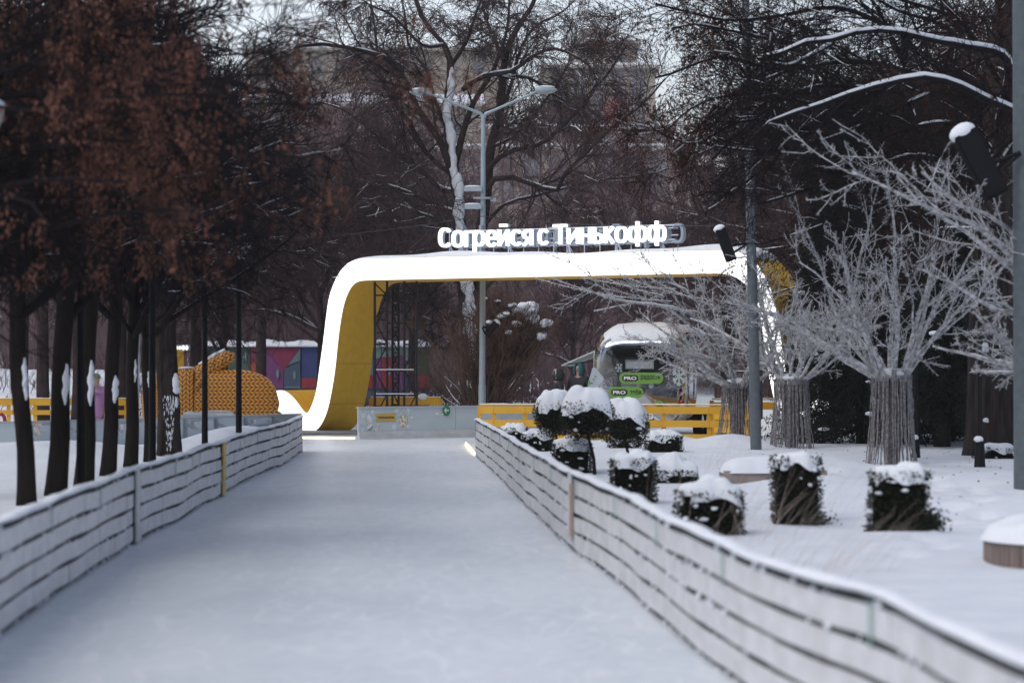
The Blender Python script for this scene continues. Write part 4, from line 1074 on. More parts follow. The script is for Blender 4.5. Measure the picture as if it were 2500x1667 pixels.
M['letter_side'] = mat('letter_side', (.34, .39, .46), .6)
def stroke_letter(ch, name, m, parent, u0, u1, z0, z1, depth, org, ex, ez):
    """bold rounded sign letter built from strokes; box u0..u1 x z0..z1, ez points to the viewer"""
    w, h = u1 - u0, z1 - z0; t = min(.068, w * .30); a = t / 2
    def arc(cx, cz, rx, rz, d0, d1, n=18):
        e = 2 / 2.5; th = np.radians(np.linspace(d0, d1, n)); c, q = np.cos(th), np.sin(th)
        return [(cx + rx * np.sign(x) * abs(x) ** e, cz + rz * np.sign(y) * abs(y) ** e) for x, y in zip(c, q)]
    L_, R_, B, T, X, Z = a, w - a, a, h - a, w / 2, h / 2; S = []
    full = lambda zb, zt: S.append(arc(X, (zb + zt) / 2, w / 2 - a, (zt - zb) / 2 - a, 0, 360, 28))
    if ch in 'Сс': S.append(arc(X, Z, w / 2 - a, h / 2 - a, 38, 322, 24))
    elif ch == 'о': full(0, h)
    elif ch == 'г': S += [[(L_, 0), (L_, h)], [(0, T), (w, T)]]
    elif ch == 'Т': S += [[(X, 0), (X, h)], [(0, T), (w, T)]]
    elif ch == 'р': S += [[(L_, 0), (L_, h)], arc(X, h * .62, w / 2 - a, h * .38 - a, 0, 360, 24)]
    elif ch == 'е': S += [arc(X, Z, w / 2 - a, h / 2 - a, 0, 325, 26), [(L_, Z), (w - a * .4, Z)]]
    elif ch in 'ий':
        hh = h if ch == 'и' else h * .76
        S += [[(L_, 0), (L_, hh)], [(R_, 0), (R_, hh)], [(L_, a * 1.2), (R_, hh - a * 1.2)]]
        if ch == 'й': S.append([(w * .18, h - a * .8), (w * .82, h - a * .8)])
    elif ch == 'я': S += [[(R_, 0), (R_, h)], arc(X + a * .6, h * .68, w / 2 - a * .6, h * .32 - a, 90, 270, 14) , [(X, T), (R_, T)], [(X, h * .36 + a), (R_, h * .36 + a)], [(L_ * .9, 0), (R_ - a, h * .40)]]
    elif ch == 'н': S += [[(L_, 0), (L_, h)], [(R_, 0), (R_, h)], [(L_, Z), (R_, Z)]]
    elif ch == 'ь': S += [[(L_, 0), (L_, h)], [(L_, h * .60 - a * .3), (X, h * .60 - a * .3)], [(L_, B), (X, B)], arc(X - a * .3, h * .30, w / 2 - a * .7, h * .30 - a * .7, -90, 90, 14)]
    elif ch == 'к': S += [[(L_, 0), (L_, h)], [(L_ + a * .6, Z), (R_, h)], [(L_ + a * 1.2, Z + a * .4), (R_, 0)]]
    elif ch == 'ф': S += [[(X, 0), (X, h)], arc(w * .27, h * .50, w * .27 - a * .9, h * .34 - a, 0, 360, 22), arc(w * .73, h * .50, w * .27 - a * .9, h * .34 - a, 0, 360, 22)]
    ex, ez, org = np.array(ex), np.array(ez), np.array(org); g = G()
    for k, pl in enumerate(S):
        p = np.array(pl, float); d = np.gradient(p, axis=0); closed = np.linalg.norm(p[0] - p[-1]) < 1e-6
        if closed: d[0] = d[-1] = p[1] - p[-2]
        d = norm(d); n_ = np.stack([-d[:, 1], d[:, 0]], 1) * a; f = depth / 2 + .0012 * k; V = []
        for side, q in ((1, f), (-1, f), (-1, -f), (1, -f)):
            c = p + n_ * side; V.append(org + (u0 + c[:, :1]) * ex + np.array([0, 0, 1.0]) * (z0 + c[:, 1:]) + q * ez)
        V = np.stack(V, 1); g.loft(V, cap=True)
    g.obj(name, m, parent)
def roof_sign():
    # the front letters
    root = empty('lit_lettering', tuple(AO), 'glowing white raised letters reading Согрейся с Тинькофф standing on top of the arch beam', 'sign')
    L = [('С', 78, 188, 130, 305), ('о', 195, 297, 152, 305), ('г', 307, 375, 155, 298), ('р', 383, 482, 152, 342), ('е', 492, 590, 150, 300), ('й', 600, 697, 100, 292),
         ('с', 715, 810, 145, 290), ('я', 815, 905, 145, 285), ('с', 955, 1050, 140, 283), ('Т', 1090, 1208, 100, 276), ('и', 1210, 1317, 133, 272), ('н', 1328, 1425, 128, 270),
         ('ь', 1438, 1530, 125, 268), ('к', 1538, 1628, 122, 266), ('о', 1635, 1742, 115, 265), ('ф', 1752, 1912, 75, 296), ('ф', 1922, 2082, 70, 290)]
    for (ch, a, b, t, bt) in L:
        u0, _ = onplane(1050 + a / 3.618, 570, .12); u1, _ = onplane(1050 + b / 3.618, 570, .12)
        xm = 1050 + (a + b) / 2 / 3.618
        z1 = onplane(xm, 520 + t / 3.618, .12)[1]; z0 = onplane(xm, 520 + bt / 3.618, .12)[1]
        stroke_letter(ch, 'letter', M['lit_letter'], root, u0, u1, z0, z1, .10, AN * .12, AD, -AN)
        stroke_letter(ch, 'letter_casing', M['letter_side'], root, u0, u1, z0, z1, .12, AN * .235, AD, -AN)
    uL = onplane(1068, 570)[0]; uR = onplane(1632, 570)[0]
    g = G(); zr = 4.63
    for zz in (zr, zr + .34):
        g.bar(AL(uL, zz, .33), AL(uR, zz, .33), .02)
    g.obj('support_rail', M['white_paint'], root)
    for px in (1082, 1226, 1370, 1492, 1600):
        u = onplane(px, 600)[0]
        g = G(); g.bar(AL(u, 4.36, .32), AL(u, 4.98, .32), .014); g.bar(AL(u, 4.64, .32), AL(u + .10, 4.37, .32), .012); g.bar(AL(u, 4.64, .32), AL(u - .02, 4.37, .7), .012)
        g.obj('bracket', M['white_paint'], root)
    # second sign facing the other way
    root2 = empty('rear_lettering', tuple(AO + AN * 1.4), 'unlit backs of a second row of letters facing away behind the glowing ones', 'sign')
    txt = 'Согрейся с Тинькофф'; ws = {'С': 110, 'о': 102, 'г': 75, 'р': 100, 'е': 98, 'й': 97, 'с': 95, 'я': 92, ' ': 42, 'Т': 118, 'и': 108, 'н': 98, 'ь': 92, 'к': 92, 'ф': 160}
    u = onplane(1668 + 8, 560, 1.5)[0]
    for ch in txt:
        w = ws[ch] / 3.618 * 59 / FP / .9
        if ch != ' ':
            z0 = 4.60; z1 = 4.60 + {'С': .48, 'Т': .48, 'й': .50, 'ф': .58, 'р': .40}.get(ch, .40)
            if ch in 'рф': z0 -= .09
            # mirrored: reads from behind
            stroke_letter(ch, 'letter', M['letter_side'], root2, 0, w, z0, z1, .16, AD * u, -AD, AN)
        u -= w + .03
    g = G()
    for zz in (4.63, 4.80, 4.97): g.bar([*(AD * (u + .2))[:2], zz], [*(AD * onplane(1660, 560, 1.5)[0])[:2], zz], .016)
    for k in range(14):
        uu = u + .3 + k * .42; g.bar([*(AD * uu)[:2], 4.36], [*(AD * uu)[:2], 5.0], .013)
    g.obj('support_rail', M['white_paint'], root2)
roof_sign()

# lit line and deck at the foot of the arch
g = G(); a, b = P(700, 1060, 60.5), P(868, 1060, 59.5)
g.box(((a[0] + b[0]) / 2, 60.0, .02), (b[0] - a[0] + .2, 3.2, .05)); tag(g.obj('arch_deck', M['deck']), 'dark wooden deck under the foot of the arch', 'deck')
g = G(); g.bar((PX(715, 55.2), 55.6, .02), (PX(866, 55.2), 55.2, .02), .04, .035)
tag(g.obj('light_strip', M['lit_warm']), 'warm glowing light strip on the ice edge before the arch foot', 'light strip')
g = G(); g.bar((PX(1158, 44.5), 44.8, .03), (PX(1137, 51), 51.2, .03), .03, .03)
tag(g.obj('light_strip', M['lit_warm']), 'warm glowing light strip on the ice beside the end of the right fence', 'light strip')

# truss tower
def truss():
    Y = 61.4
    root = empty('truss_tower', (PX(966, Y), Y, 0), 'black metal truss tower holding the arch beam beside its yellow leg', 'truss', 'black truss towers')
    O = Vector(root.location); zt = 3.80
    def ch(px, Y_): return (PX(px, Y_) - O.x, Y_ - O.y)
    cs = {915: 61.0, 945: 61.0, 958: 62.2, 973: 62.2, 987: 61.0, 1017: 61.0}
    for px, Y_ in cs.items():
        x, y = ch(px, Y_); g = G(); g.bar((x, y, 0), (x, y, zt), .032, sides=8); g.obj('chord', M['truss'], root)
    for (a, b, st, cross) in ((915, 945, .62, 0), (987, 1017, .62, 0), (958, 973, .33, 1), (945, 987, 1.2, 0)):
        xa, ya = ch(a, cs[a]); xb, yb = ch(b, cs[b]); z = .35; k = 0
        while z < zt - .1:
            z2 = min(z + st, zt - .05)
            g = G(); g.bar((xa, ya, z), (xb, yb, z), .02); g.obj('rung', M['truss'], root)
            if (a, b) != (945, 987):
                g = G(); p, q = ((xa, ya, z), (xb, yb, z2)) if k % 2 == 0 else ((xb, yb, z), (xa, ya, z2)); g.bar(p, q, .017)
                if cross: g.bar((xb, yb, z), (xa, ya, z2), .015)
                g.obj('brace', M['truss'], root)
            z += st; k += 1
    g = G()
    for zz in (.97, 1.58, .62): g.box((0, -.42, zz), (.95, .03, .02))
    g.obj('rung_snow', M['snow_clump'], root)
    return root
tr1 = truss()
tr2 = copy_tree(tr1, loc=(PX(1800, 57.5), 57.5, 0), rz=.15, label='black metal truss tower behind the left frosted tree and the tall grey pole')
tr2.scale = (.9, 1, .98)

# ------------------------------------------------------------------ rink boards
def rink_boards(name, pts, z0, z1, pan, label, m, group=None, rail=True, posts=False, kerb=False):
    root = empty(name, (pts[0][0], pts[0][1], 0), label, 'rink boards', group); O = np.array([pts[0][0], pts[0][1], 0])
    P3 = np.array([(x, y, 0) for x, y in pts], float); s = np.r_[0, np.cumsum(np.linalg.norm(np.diff(P3, axis=0), axis=1))]
    def at(u): return np.array([np.interp(u, s, P3[:, 0]), np.interp(u, s, P3[:, 1]), 0])
    n = max(1, int(round(s[-1] / pan)))
    for i in range(n):
        a, b = at(s[-1] * i / n), at(s[-1] * (i + 1) / n); d = (b - a) / np.linalg.norm(b - a)
        g = G(); g.bar(a + d * .006 - O + [0, 0, (z0 + z1) / 2], b - d * .006 - O + [0, 0, (z0 + z1) / 2], .04, z1 - z0); g.obj('board_panel', m, root)
        nn = np.array([d[1], -d[0], 0])
        if rail:
            g = G(); g.bar(a - O + [0, 0, z1 + .018], b - O + [0, 0, z1 + .018], .10, .034); g.obj('top_rail', M['board_rail'], root)
        if posts:
            q = a + nn * .05 - O
            g = G(); g.bar(q + [0, 0, 0], q + [0, 0, z1 - .01], .05, .05); g.obj('steel_post', M['steel'], root)
            g = G(); g.bar(q + nn * .02 + [0, 0, z1 - .10], q + nn * .16 + d * .14 + [0, 0, z1 - .19], .05, .05); g.obj('bracket', M['steel'], root)
            if i % 2 == 0:
                q2 = (a + b) / 2 + nn * .07 - O
                g = G(); g.bar(q2 - d * .28 + [0, 0, z1 - .10], q2 + d * .28 + [0, 0, z1 - .08], .09, .09); g.obj('light_fixture', M['white_paint'], root)
        if kerb:
            g = G(); g.bar(a + nn * .035 - O + [0, 0, z0 / 2 + .01], b + nn * .035 - O + [0, 0, z0 / 2 + .01], .08, z0); g.obj('kerb_board', M['plank'], root)
    return root, O
BL = BOARD_L[1:]; BL = [(-11.5, 37.8)] + BL
rink_boards('rink_boards', BL, .0, .70, 1.05, 'pale grey rink boards seen from outside, running left from the end of the left fence', M['board_pale'], 'rink boards', posts=True)
cb, cO = rink_boards('rink_boards', [(PX(873, 54.9), 54.9), (PX(1170, 57), 57.0), (PX(1330, 58.3), 58.3)], .16, .70, 1.38,
                 'glossy grey rink boards in the centre carrying skate drawings and a round green arrow sign', M['board_glass'], 'rink boards', kerb=True)
rink_boards('rink_boards', [(PX(1640, 68), 68.0), (PX(1960, 66), 66.0)], .0, .74, 1.2, 'pale rink boards behind the right side of the silver trailer', M['board_pale'], 'rink boards')
g = G(); g.bar((PX(1945, 55), 55, .0), (PX(2080, 58), 58, .0), .05, 1.5); tag(g.obj('rink_boards', M['board_pale']), 'pale rink boards glimpsed under the spruce branches at the right', 'rink boards', 'rink boards')

def board_art():
    """printed film on the first centre boards"""
    A = np.array([PX(873, 54.9), 54.9, 0]); B = np.array([PX(1170, 57), 57.0, 0]); d = (B - A) / np.linalg.norm(B - A); n = np.array([d[1], -d[0], 0])
    def pos(px, py, off):
        dr = np.array([(px - 1250) / FP, 1.0, -(py - 900) / FP]); o = np.array([0, 0, EYE]); A2 = A + n * off
        t = np.dot(A2 - o, n) / np.dot(dr, n); return o + dr * t
    def shape(name, pts, m, off, th=.004, parent=cb):
        W0 = np.array([pos(px, py, off) for px, py in pts]); W1 = np.array([pos(px, py, off) - n * th for px, py in pts]); k = len(pts)
        V = np.concatenate([W0, W1, W0.mean(0)[None], W1.mean(0)[None]]) - cO
        g = G(); g.add(V, Q=[[j, (j + 1) % k, k + (j + 1) % k, k + j] for j in range(k)], T=[[2 * k, j, (j + 1) % k] for j in range(k)])
        return g.obj(name, m, parent)
    f = lambda x, y: (860 + x / 8.4, 980 + y / 8.4)
    # yellow name plate
    shape('name_plate', [f(478, 258), f(886, 238), f(890, 408), f(482, 416)], M['plate_rim'], .028)
    shape('name_plate', [f(486, 266), f(880, 246), f(883, 401), f(489, 409)], M['plate'], .033)
    a = pos(*f(512, 350), .040); b = pos(*f(858, 345), .040); zt = pos(*f(690, 306), .040)[2]
    L = np.linalg.norm(b - a); put_text('ТИНЬКОФФ', 'lettering', M['print_black'], cb, 0, L, a[2], zt, .004, tuple(a * [1, 1, 0] - cO), ex=tuple(d), ez=tuple(n), offset=.02)
    def circ(x, y, rx, ry, k=14): return [f(x + rx * math.cos(t), y + ry * math.sin(t)) for t in np.linspace(0, 2 * np.pi, k, endpoint=False)]
    for (x, y) in ((225, 288), (912, 182), (493, 565), (1147, 520)):
        shape('flower_print', circ(x, y, 34, 44), M['print_white'], .028); shape('flower_heart', circ(x, y, 11, 14), M['plate'], .033)
    for (x, y, s_) in ((418, 205, 1), (860, 520, 1.5), (1150, 170, 1.3), (215, 590, .9)):
        pts = [f(x + s_ * (30 + 10 * math.cos(5 * t)) * math.cos(t), y + s_ * (42 + 15 * math.cos(5 * t)) * math.sin(t)) for t in np.linspace(0, 2 * np.pi, 30, endpoint=False)]
        shape('flower_print', pts, M['print_pale'], .028)
    shape('skate_print', [f(300, 300), f(340, 265), f(372, 300), f(408, 400), f(400, 470), f(430, 440), f(425, 490), f(360, 575), f(318, 585), f(305, 560), f(325, 480), f(322, 400)], M['print_white'], .028)
    for k in range(6): shape('lace_print', [f(322 + k * 2, 372 + k * 22), f(345 + k * 2, 368 + k * 22), f(346 + k * 2, 378 + k * 22), f(323 + k * 2, 382 + k * 22)], M['plate'], .033)
    shape('blade_print', [f(318, 585), f(365, 570), f(425, 490), f(430, 496), f(370, 578), f(322, 592)], M['print_grey'], .034)
    shape('mitten_print', [f(950, 390), f(1040, 275), f(1080, 275), f(1115, 330), f(1105, 440), f(1072, 500), f(1060, 570), f(1020, 500), f(975, 495)], M['print_white'], .028)
    for (x, y, w, h_) in ((1008, 335, 16, 26), (1078, 315, 16, 40), (1030, 400, 24, 22), (975, 420, 12, 40), (1085, 430, 16, 26), (1045, 505, 24, 26)):
        shape('mitten_stripe', [f(x - w - 4, y - h_), f(x + w - 8, y - h_ - 8), f(x + w + 8, y + h_), f(x - w + 8, y + h_ + 6)], M['plate'], .033)
    def curl(pts, m):
        P_ = resample(np.array([[*f(x, y), 0] for x, y in pts]), 16); W0 = np.array([pos(x, y, .03) for x, y, _ in P_]) - cO
        g = G(); g.tube(W0, .008, 4); g.obj('ribbon_print', m, cb)
    curl([(230, 470), (260, 350), (290, 220), (250, 150), (205, 170), (200, 260)], M['print_cream'])
    curl([(160, 455), (300, 450), (420, 350), (600, 330)], M['print_pale'])
    curl([(850, 235), (900, 150), (1000, 140), (1100, 200), (1160, 330), (1195, 420)], M['print_cream'])
    curl([(890, 300), (960, 290), (1040, 200), (1085, 120)], M['print_pale'])
    curl([(430, 600), (450, 500), (520, 490), (580, 540), (590, 630)], M['print_cream'])
    curl([(555, 420), (550, 470), (520, 500)], M['print_cream'])
    # round arrow sign
    sg = empty('arrow_sign', (0, 0, 0), 'round green sign with a white arrow pointing left on the centre rink boards', 'sign')
    c = pos(*f(1936, 185), .06); sg.location = tuple(c)
    def sshape(name, pts, m, off, th=.01):
        W0 = np.array([pos(px, py, off) for px, py in pts]); W1 = W0 - n * th; k = len(pts); V = np.concatenate([W0, W1, W0.mean(0)[None]]) - c
        g = G(); g.add(V, Q=[[j, (j + 1) % k, k + (j + 1) % k, k + j] for j in range(k)], T=[[2 * k, j, (j + 1) % k] for j in range(k)]); g.obj(name, m, sg)
    sshape('disc', circ(1936, 185, 74, 108, 26), M['green_dark'], .06, .02)
    def sb(x0, y0, x1, y1, x2, y2, x3, y3): sshape('arrow', [f(x0, y0), f(x1, y1), f(x2, y2), f(x3, y3)], M['print_white'], .066, .004)
    sb(1900, 170, 1982, 166, 1982, 194, 1900, 196)
    sb(1885, 182, 1922, 128, 1934, 146, 1900, 190); sb(1885, 182, 1900, 176, 1936, 220, 1924, 238)
    # scuffs
    for (x, y, s_) in ((1745, 250, 1.0), (1860, 255, .6), (1222, 330, .8)):
        rng = np.random.RandomState(int(x)); pts = [f(x + s_ * rng.uniform(30, 55) * math.cos(t), y + s_ * rng.uniform(22, 42) * math.sin(t)) for t in np.linspace(0, 2 * np.pi, 12, endpoint=False)]
        shape('snow_scuff', pts, M['print_white'], .027)
M['plate'] = mat('plate_yellow', (.66, .43, .09), .5); M['plate_rim'] = mat('plate_rim', (.55, .43, .18), .5)
M['print_pale'] = mat('print_pale_blue', (.74, .80, .85), .5); M['print_cream'] = mat('print_cream', (.72, .74, .60), .5)
board_art()

# ------------------------------------------------------------------ yellow rail fences
def rail_fence(pxs, Ys, rails, label, post_w=.095, zt=.80, name='rail_fence', posts=None, rail_ext=.12):
    X = [PX(a, b) for a, b in zip(pxs, Ys)]
    root = empty(name, (X[0], Ys[0], 0), label, 'fence', 'yellow rail fences'); ox, oy = X[0], Ys[0]
    for x, y in zip(X, Ys):
        g = G(); g.box((x - ox, y - oy + .05, zt / 2 - .01), (post_w, .05, zt - .02)); g.obj('post', M['yellow'], root)
    for (z0, z1) in rails:
        for i in range(len(X) - 1):
            g = G(); g.bar((X[i] - ox, Ys[i] - oy, (z0 + z1) / 2), (X[i + 1] - ox - .004, Ys[i + 1] - oy, (z0 + z1) / 2), .03, z1 - z0); g.obj('rail', M['yellow'], root)
    for i in range(len(X) - 1):
        g = G(); g.bar((X[i] - ox, Ys[i] - oy + .03, zt + .012), (X[i + 1] - ox - .004, Ys[i + 1] - oy + .03, zt + .012), .11, .022); c = g.obj('cap_board', M['yellow'], root)
    g = G(); rng = np.random.RandomState(len(label))
    Pn = resample([(x - ox, y - oy + .03, 0) for x, y in zip(X, Ys)], 80, smooth=False)
    ring = [[[p[0], p[1] - .045, zt + .022], [p[0], p[1] - .02, zt + .03 + .012 * rng.rand()], [p[0], p[1] + .03, zt + .032 + .012 * rng.rand()], [p[0], p[1] + .05, zt + .022]] for p in Pn]
    g.loft(ring); g.obj('snow_cap', M['snow_clump'], root)
    return root
rail_fence([1171, 1206, 1282, 1395, 1507, 1621, 1732, 1850], [53.2, 53.1, 53, 52.9, 52.7, 52.6, 52.4, 52.2], [(.62, .78), (.33, .48), (.05, .18)],
           'yellow three rail fence running right in front of the silver trailer')
rail_fence([-60, 20, 85, 180, 248, 307, 313], [62, 62, 62, 62, 62, 62, 62], [(.66, .82), (.42, .54)], 'yellow rail fence far left behind the row of tree trunks', zt=.82)
rail_fence([1738, 1800, 1850, 1905], [58, 58, 58, 58], [(.62, .80), (.3, .44)], 'yellow rail fence to the right behind the frosted tree trunks', zt=.86)
rail_fence([1745, 1790, 1830], [55.0, 54.6, 54.2], [(.45, .60), (.15, .30)], 'short yellow rail section between the frosted trees', zt=.64)
root = rail_fence([905, 935, 1076], [62.8, 62.8, 62.8], [(.66, .84)], 'yellow bar behind the black truss tower with a snow lump on it', zt=.84)
rng = np.random.RandomState(1); g = G(); g.blob((PX(1032, 62.8) - PX(905, 62.8), .03, .87), (.13, .1, .09), 14, 9, .02, rng); g.obj('snow_lump', M['snow_clump'], root, smooth=True)

# ------------------------------------------------------------------ silver trailer
def trailer():
    Yt = 56.4; W, Hh, Lh = 2.42, 2.38, 5.2; zb = .22
    rz = R(-12)
    X0 = PX(1562, Yt)
    root = empty('silver_trailer', (X0, Yt, 0), 'rounded polished aluminium food trailer with green signs behind the yellow rails', 'trailer', rz=rz)
    n = 40
    def ring(y, k, kz):
        a = np.linspace(0, 2 * np.pi, n, endpoint=False); e = 2 / 4.2
        cx = np.sign(np.cos(a)) * np.abs(np.cos(a)) ** e; cz = np.sign(np.sin(a)) * np.abs(np.sin(a)) ** e
        h2 = Hh / 2
        zz = np.where(cz > 0, cz * h2 * kz * (1.0), cz * h2)
        return np.stack([cx * W / 2 * k, np.full(n, y), zb + h2 + zz - np.where(cz > 0, 0, 0)], 1)
    def surf(t):      # t 0 (rear tip) .. 1
        y = 1.05 * (1 - math.cos(t * math.pi / 2)); k = .72 + .28 * math.sin(t * math.pi / 2) ** .8; kz = .62 + .38 * math.sin(t * math.pi / 2) ** .9
        return y, k, kz
    rings = []
    for t in np.linspace(0, 1, 12): rings.append(ring(*surf(t)))
    for y in np.linspace(1.2, Lh - 1.2, 5): rings.append(ring(y, 1, 1))
    for t in np.linspace(1, 0, 8):
        y, k, kz = surf(t); rings.append(ring(Lh - y, k, kz))
    g = G(); g.loft(rings); g.obj('shell', M['chrome'], root, smooth=True)
    # panel seams with rivets following the shell
    g = G(); gr = G()
    for j in range(1, n, 2):
        if not (0 < math.sin(2 * math.pi * j / n)): continue
        pts = [r[j] + (r[j] - np.array([0, r[j][1], 1.3])) * .004 for r in rings[0:13]]
        g.tube(pts, .006, 4)
        for p in resample(pts, 34): gr.blob(p + np.array([.02, 0, .004]), (.008, .008, .008), 5, 3)
    for zz in (.95, 1.55):
        pts = [];
        for r in rings[0:14]:
            k = np.argmin(np.abs(r[:, 2] - zz) + (r[:, 0] > 0) * 9); pts.append(r[k] * np.array([1.003, 1, 1]) - np.array([0.004, .003, 0]))
        g.tube(pts, .006, 4)
    g.obj('panel_seam', M['chrome_dull'], root); gr.obj('rivets', M['chrome_dull'], root, kind='stuff')
    # flat rear access panel
    def plate(x, z, w, h_, y=-.03, th=.03): 
        return (x, y, z), (w, th, h_)
    # framed window
    fy = -.035
    win = G(); 
    for (c, d) in (((0, fy, 1.70 + .145), (.80, .09, .05)), ((0, fy, 1.70 - .145), (.80, .09, .06)), ((-.37, fy, 1.70), (.06, .09, .24)), ((.37, fy, 1.70), (.06, .09, .24))): win.box(c, d)
    ow = win.obj('window', M['black'], root)
    g = G(); g.box((0, fy + .0, 1.70), (.68, .03, .25)); g.obj('pane', M['window_glass'], ow)
    g = G(); g.box((0, fy - .03, 1.60), (.64, .02, .015)); g.box((0, fy - .03, 1.80), (.66, .02, .015)); g.obj('frame', M['chrome_dull'], ow)
    # stickers
    def pill(x0, x1, zc, h_, y, m, name, th=.012, par=None):
        r = h_ / 2; a = np.linspace(-math.pi / 2, math.pi / 2, 12)
        pts = [(x1 - r + r * math.cos(t), zc + r * math.sin(t)) for t in a] + [(x0 + r - r * math.cos(t), zc - r * math.sin(t)) for t in a]
        g = G(); g.prism(pts, y - th, y); return g.obj(name, m, par or root)
    y0 = -.10
    s1 = pill(-.47, .57, 1.38, .26, y0, M['green'], 'sign_plate'); s1['label'] = 'green rounded sign reading PRO радость'
    pill(-.40, -.015, 1.38, .145, y0 - .014, M['print_black'], 'badge', .004, s1)
    put_text('PRO', 'lettering', M['print_white'], s1, -.355, -.06, 1.34, 1.42, .004, (0, y0 - .022, 0), offset=.03)
    put_text('радость', 'lettering', M['print_black'], s1, .04, .50, 1.32, 1.45, .004, (0, y0 - .016, 0), offset=.012)
    s2 = pill(-.72, .11, 1.05, .26, y0 - .01, M['green'], 'sign_plate'); s2['label'] = 'green rounded sign reading PRO тебя'
    pill(-.66, -.27, 1.05, .145, y0 - .024, M['print_black'], 'badge', .004, s2)
    put_text('PRO', 'lettering', M['print_white'], s2, -.61, -.315, 1.01, 1.09, .004, (0, y0 - .032, 0), offset=.03)
    put_text('тебя', 'lettering', M['print_black'], s2, -.21, .05, 1.0, 1.12, .004, (0, y0 - .026, 0), offset=.012)
    g = G(); g.prism([(.485 + .12 * math.cos(t), .74 + .12 * math.sin(t)) for t in np.linspace(0, 2 * np.pi, 24, endpoint=False)], y0 - .012, y0); s3 = g.obj('sign_plate', M['green'], root); s3['label'] = 'round green sign'
    g = G(); g.prism([(.485 + .068 * math.cos(t), .74 + .068 * math.sin(t)) for t in np.linspace(0, 2 * np.pi, 20, endpoint=False)], y0 - .018, y0 - .013); g.obj('badge', M['print_black'], s3)
    # snowflakes
    def flake(x, z, r, y, ang=0, xr=0):
        g = G(); c = Vector((x, y, z))
        for k in range(6):
            a = k * math.pi / 3 + ang; d = Vector((math.cos(a) * (1 - xr), 0, math.sin(a))); p = Vector((-math.sin(a) * (1 - xr), 0, math.cos(a)))
            g.bar(c, c + d * r, .012 if r < .14 else .03, .012 if r < .14 else .05)
            for s_ in (-1, 1):
                g.bar(c + d * r * .55, c + d * r * .9 + p * s_ * r * .3, .010 if r < .14 else .024, .010 if r < .14 else .036)
        g.obj('snowflake_sticker', M['sticker'], root)
    flake(-.47, 1.62, .11, -.06); flake(.93, 1.42, .23, -.02, math.pi / 6, .3); flake(-.66, 1.27, .08, .03, .2); flake(.28, 1.20, .06, -.08)
    # top marker lights, tail lights, plate
    for x, z in ((-.55, 2.44), (0, 2.475), (.55, 2.44)):
        g = G(); g.blob((x, .42, z), (.045, .03, .018), 10, 6); g.obj('marker_light', M['red_lens'], root)
    for z in (1.01, .82):
        g = G(); g.blob((.99, .02, z), (.055, .03, .055), 14, 8); o = g.obj('tail_light', M['red_lens'], root)
    g = G(); g.box((.09, -.09, .49), (.46, .02, .12)); pl = g.obj('number_plate', M['print_white'], root)
    put_text('77', 'lettering', M['print_black'], pl, .20, .30, .455, .525, .004, (0, -.104, 0), offset=.02)
    put_text('5', 'lettering', M['print_black'], pl, .12, .16, .455, .52, .004, (0, -.104, 0), offset=.02)
    g = G(); g.box((.185, -.104, .49), (.008, .006, .11)); g.obj('plate_divider', M['print_black'], pl)
    g = G(); g.box((.3, -.02, .31), (1.9, .16, .07)); g.obj('bumper', M['chrome_dull'], root)
    g = G(); g.box((.35, -.05, .645), (1.5, .05, .03)); g.box((.35, -.05, .30), (1.6, .05, .05)); g.obj('trim_strip', M['copper'], root)
    # wheels
    for x in (-1.08, 1.08):
        for yv in (2.2, 3.1):
            g = G(); V, Q = tubes(np.array([[(x - .1, yv, .33), (x + .1, yv, .33)]]), np.array([[.33, .33]]), 20); g.add(V, Q); w = g.obj('wheel', M['black_matte'], root)
            g = G(); g.blob((x + .1 * np.sign(x), yv, .33), (.03, .18, .18), 12, 6); g.obj('hub', M['chrome_dull'], w)
    # snow on the roof
    rings2 = []
    rng = np.random.RandomState(8)
    for i, y in enumerate(np.linspace(.02, Lh - .5, 30)):
        t = np.clip(y / 1.05, 0, 1); t2 = math.acos(1 - min(1, t)) / (math.pi / 2); kz = .62 + .38 * math.sin(t2 * math.pi / 2) ** .9; k = .72 + .28 * math.sin(t2 * math.pi / 2) ** .8
        rr = []
        for j in range(13):
            f = -1 + 2 * j / 12; xx = f * W / 2 * k * .80
            e = 4.2; zz = zb + Hh / 2 + Hh / 2 * kz * (1 - abs(xx / (W / 2 * k)) ** e) ** (1 / e)
            th = .10 * (1 - abs(f) ** 4) * min(1, .25 + y * 2.2) + .012 * math.sin(j * 1.9 + i * .8)
            rr.append([xx, y, zz + max(th, .004)])
        rr += [[W / 2 * k * .80, y, zz - .05], [-W / 2 * k * .80, y, zz - .05]]
        rings2.append(rr)
    g = G(); g.loft(rings2); g.obj('roof_snow', M['snow_clump'], root, smooth=True)
    # serving hatch lifted on the left side and counter opening
    g = G(); V = [(-1.20, 1.0, 2.02), (-1.20, 2.6, 2.02), (-2.05, 2.6, 1.66), (-2.05, 1.0, 1.66)]
    V = V + [(x, y, z + .035) for x, y, z in V]
    g.add(V, Q=[[0, 1, 2, 3], [7, 6, 5, 4], [0, 3, 7, 4], [1, 5, 6, 2], [3, 2, 6, 7], [0, 4, 5, 1]]); hh = g.obj('serving_hatch', M['hatch'], root)
    g = G(); g.bar((-1.2, 1.05, 1.80), (-1.95, 1.05, 1.70), .012); g.obj('gas_strut', M['black'], hh)
    g = G(); g.box((-1.21, 1.8, 1.35), (.03, 1.5, .9)); g.obj('counter_opening', M['black_matte'], root)
    g = G(); g.box((-1.235, .98, 1.35), (.06, .07, 1.3)); g.obj('hatch_frame', M['fur'], root)
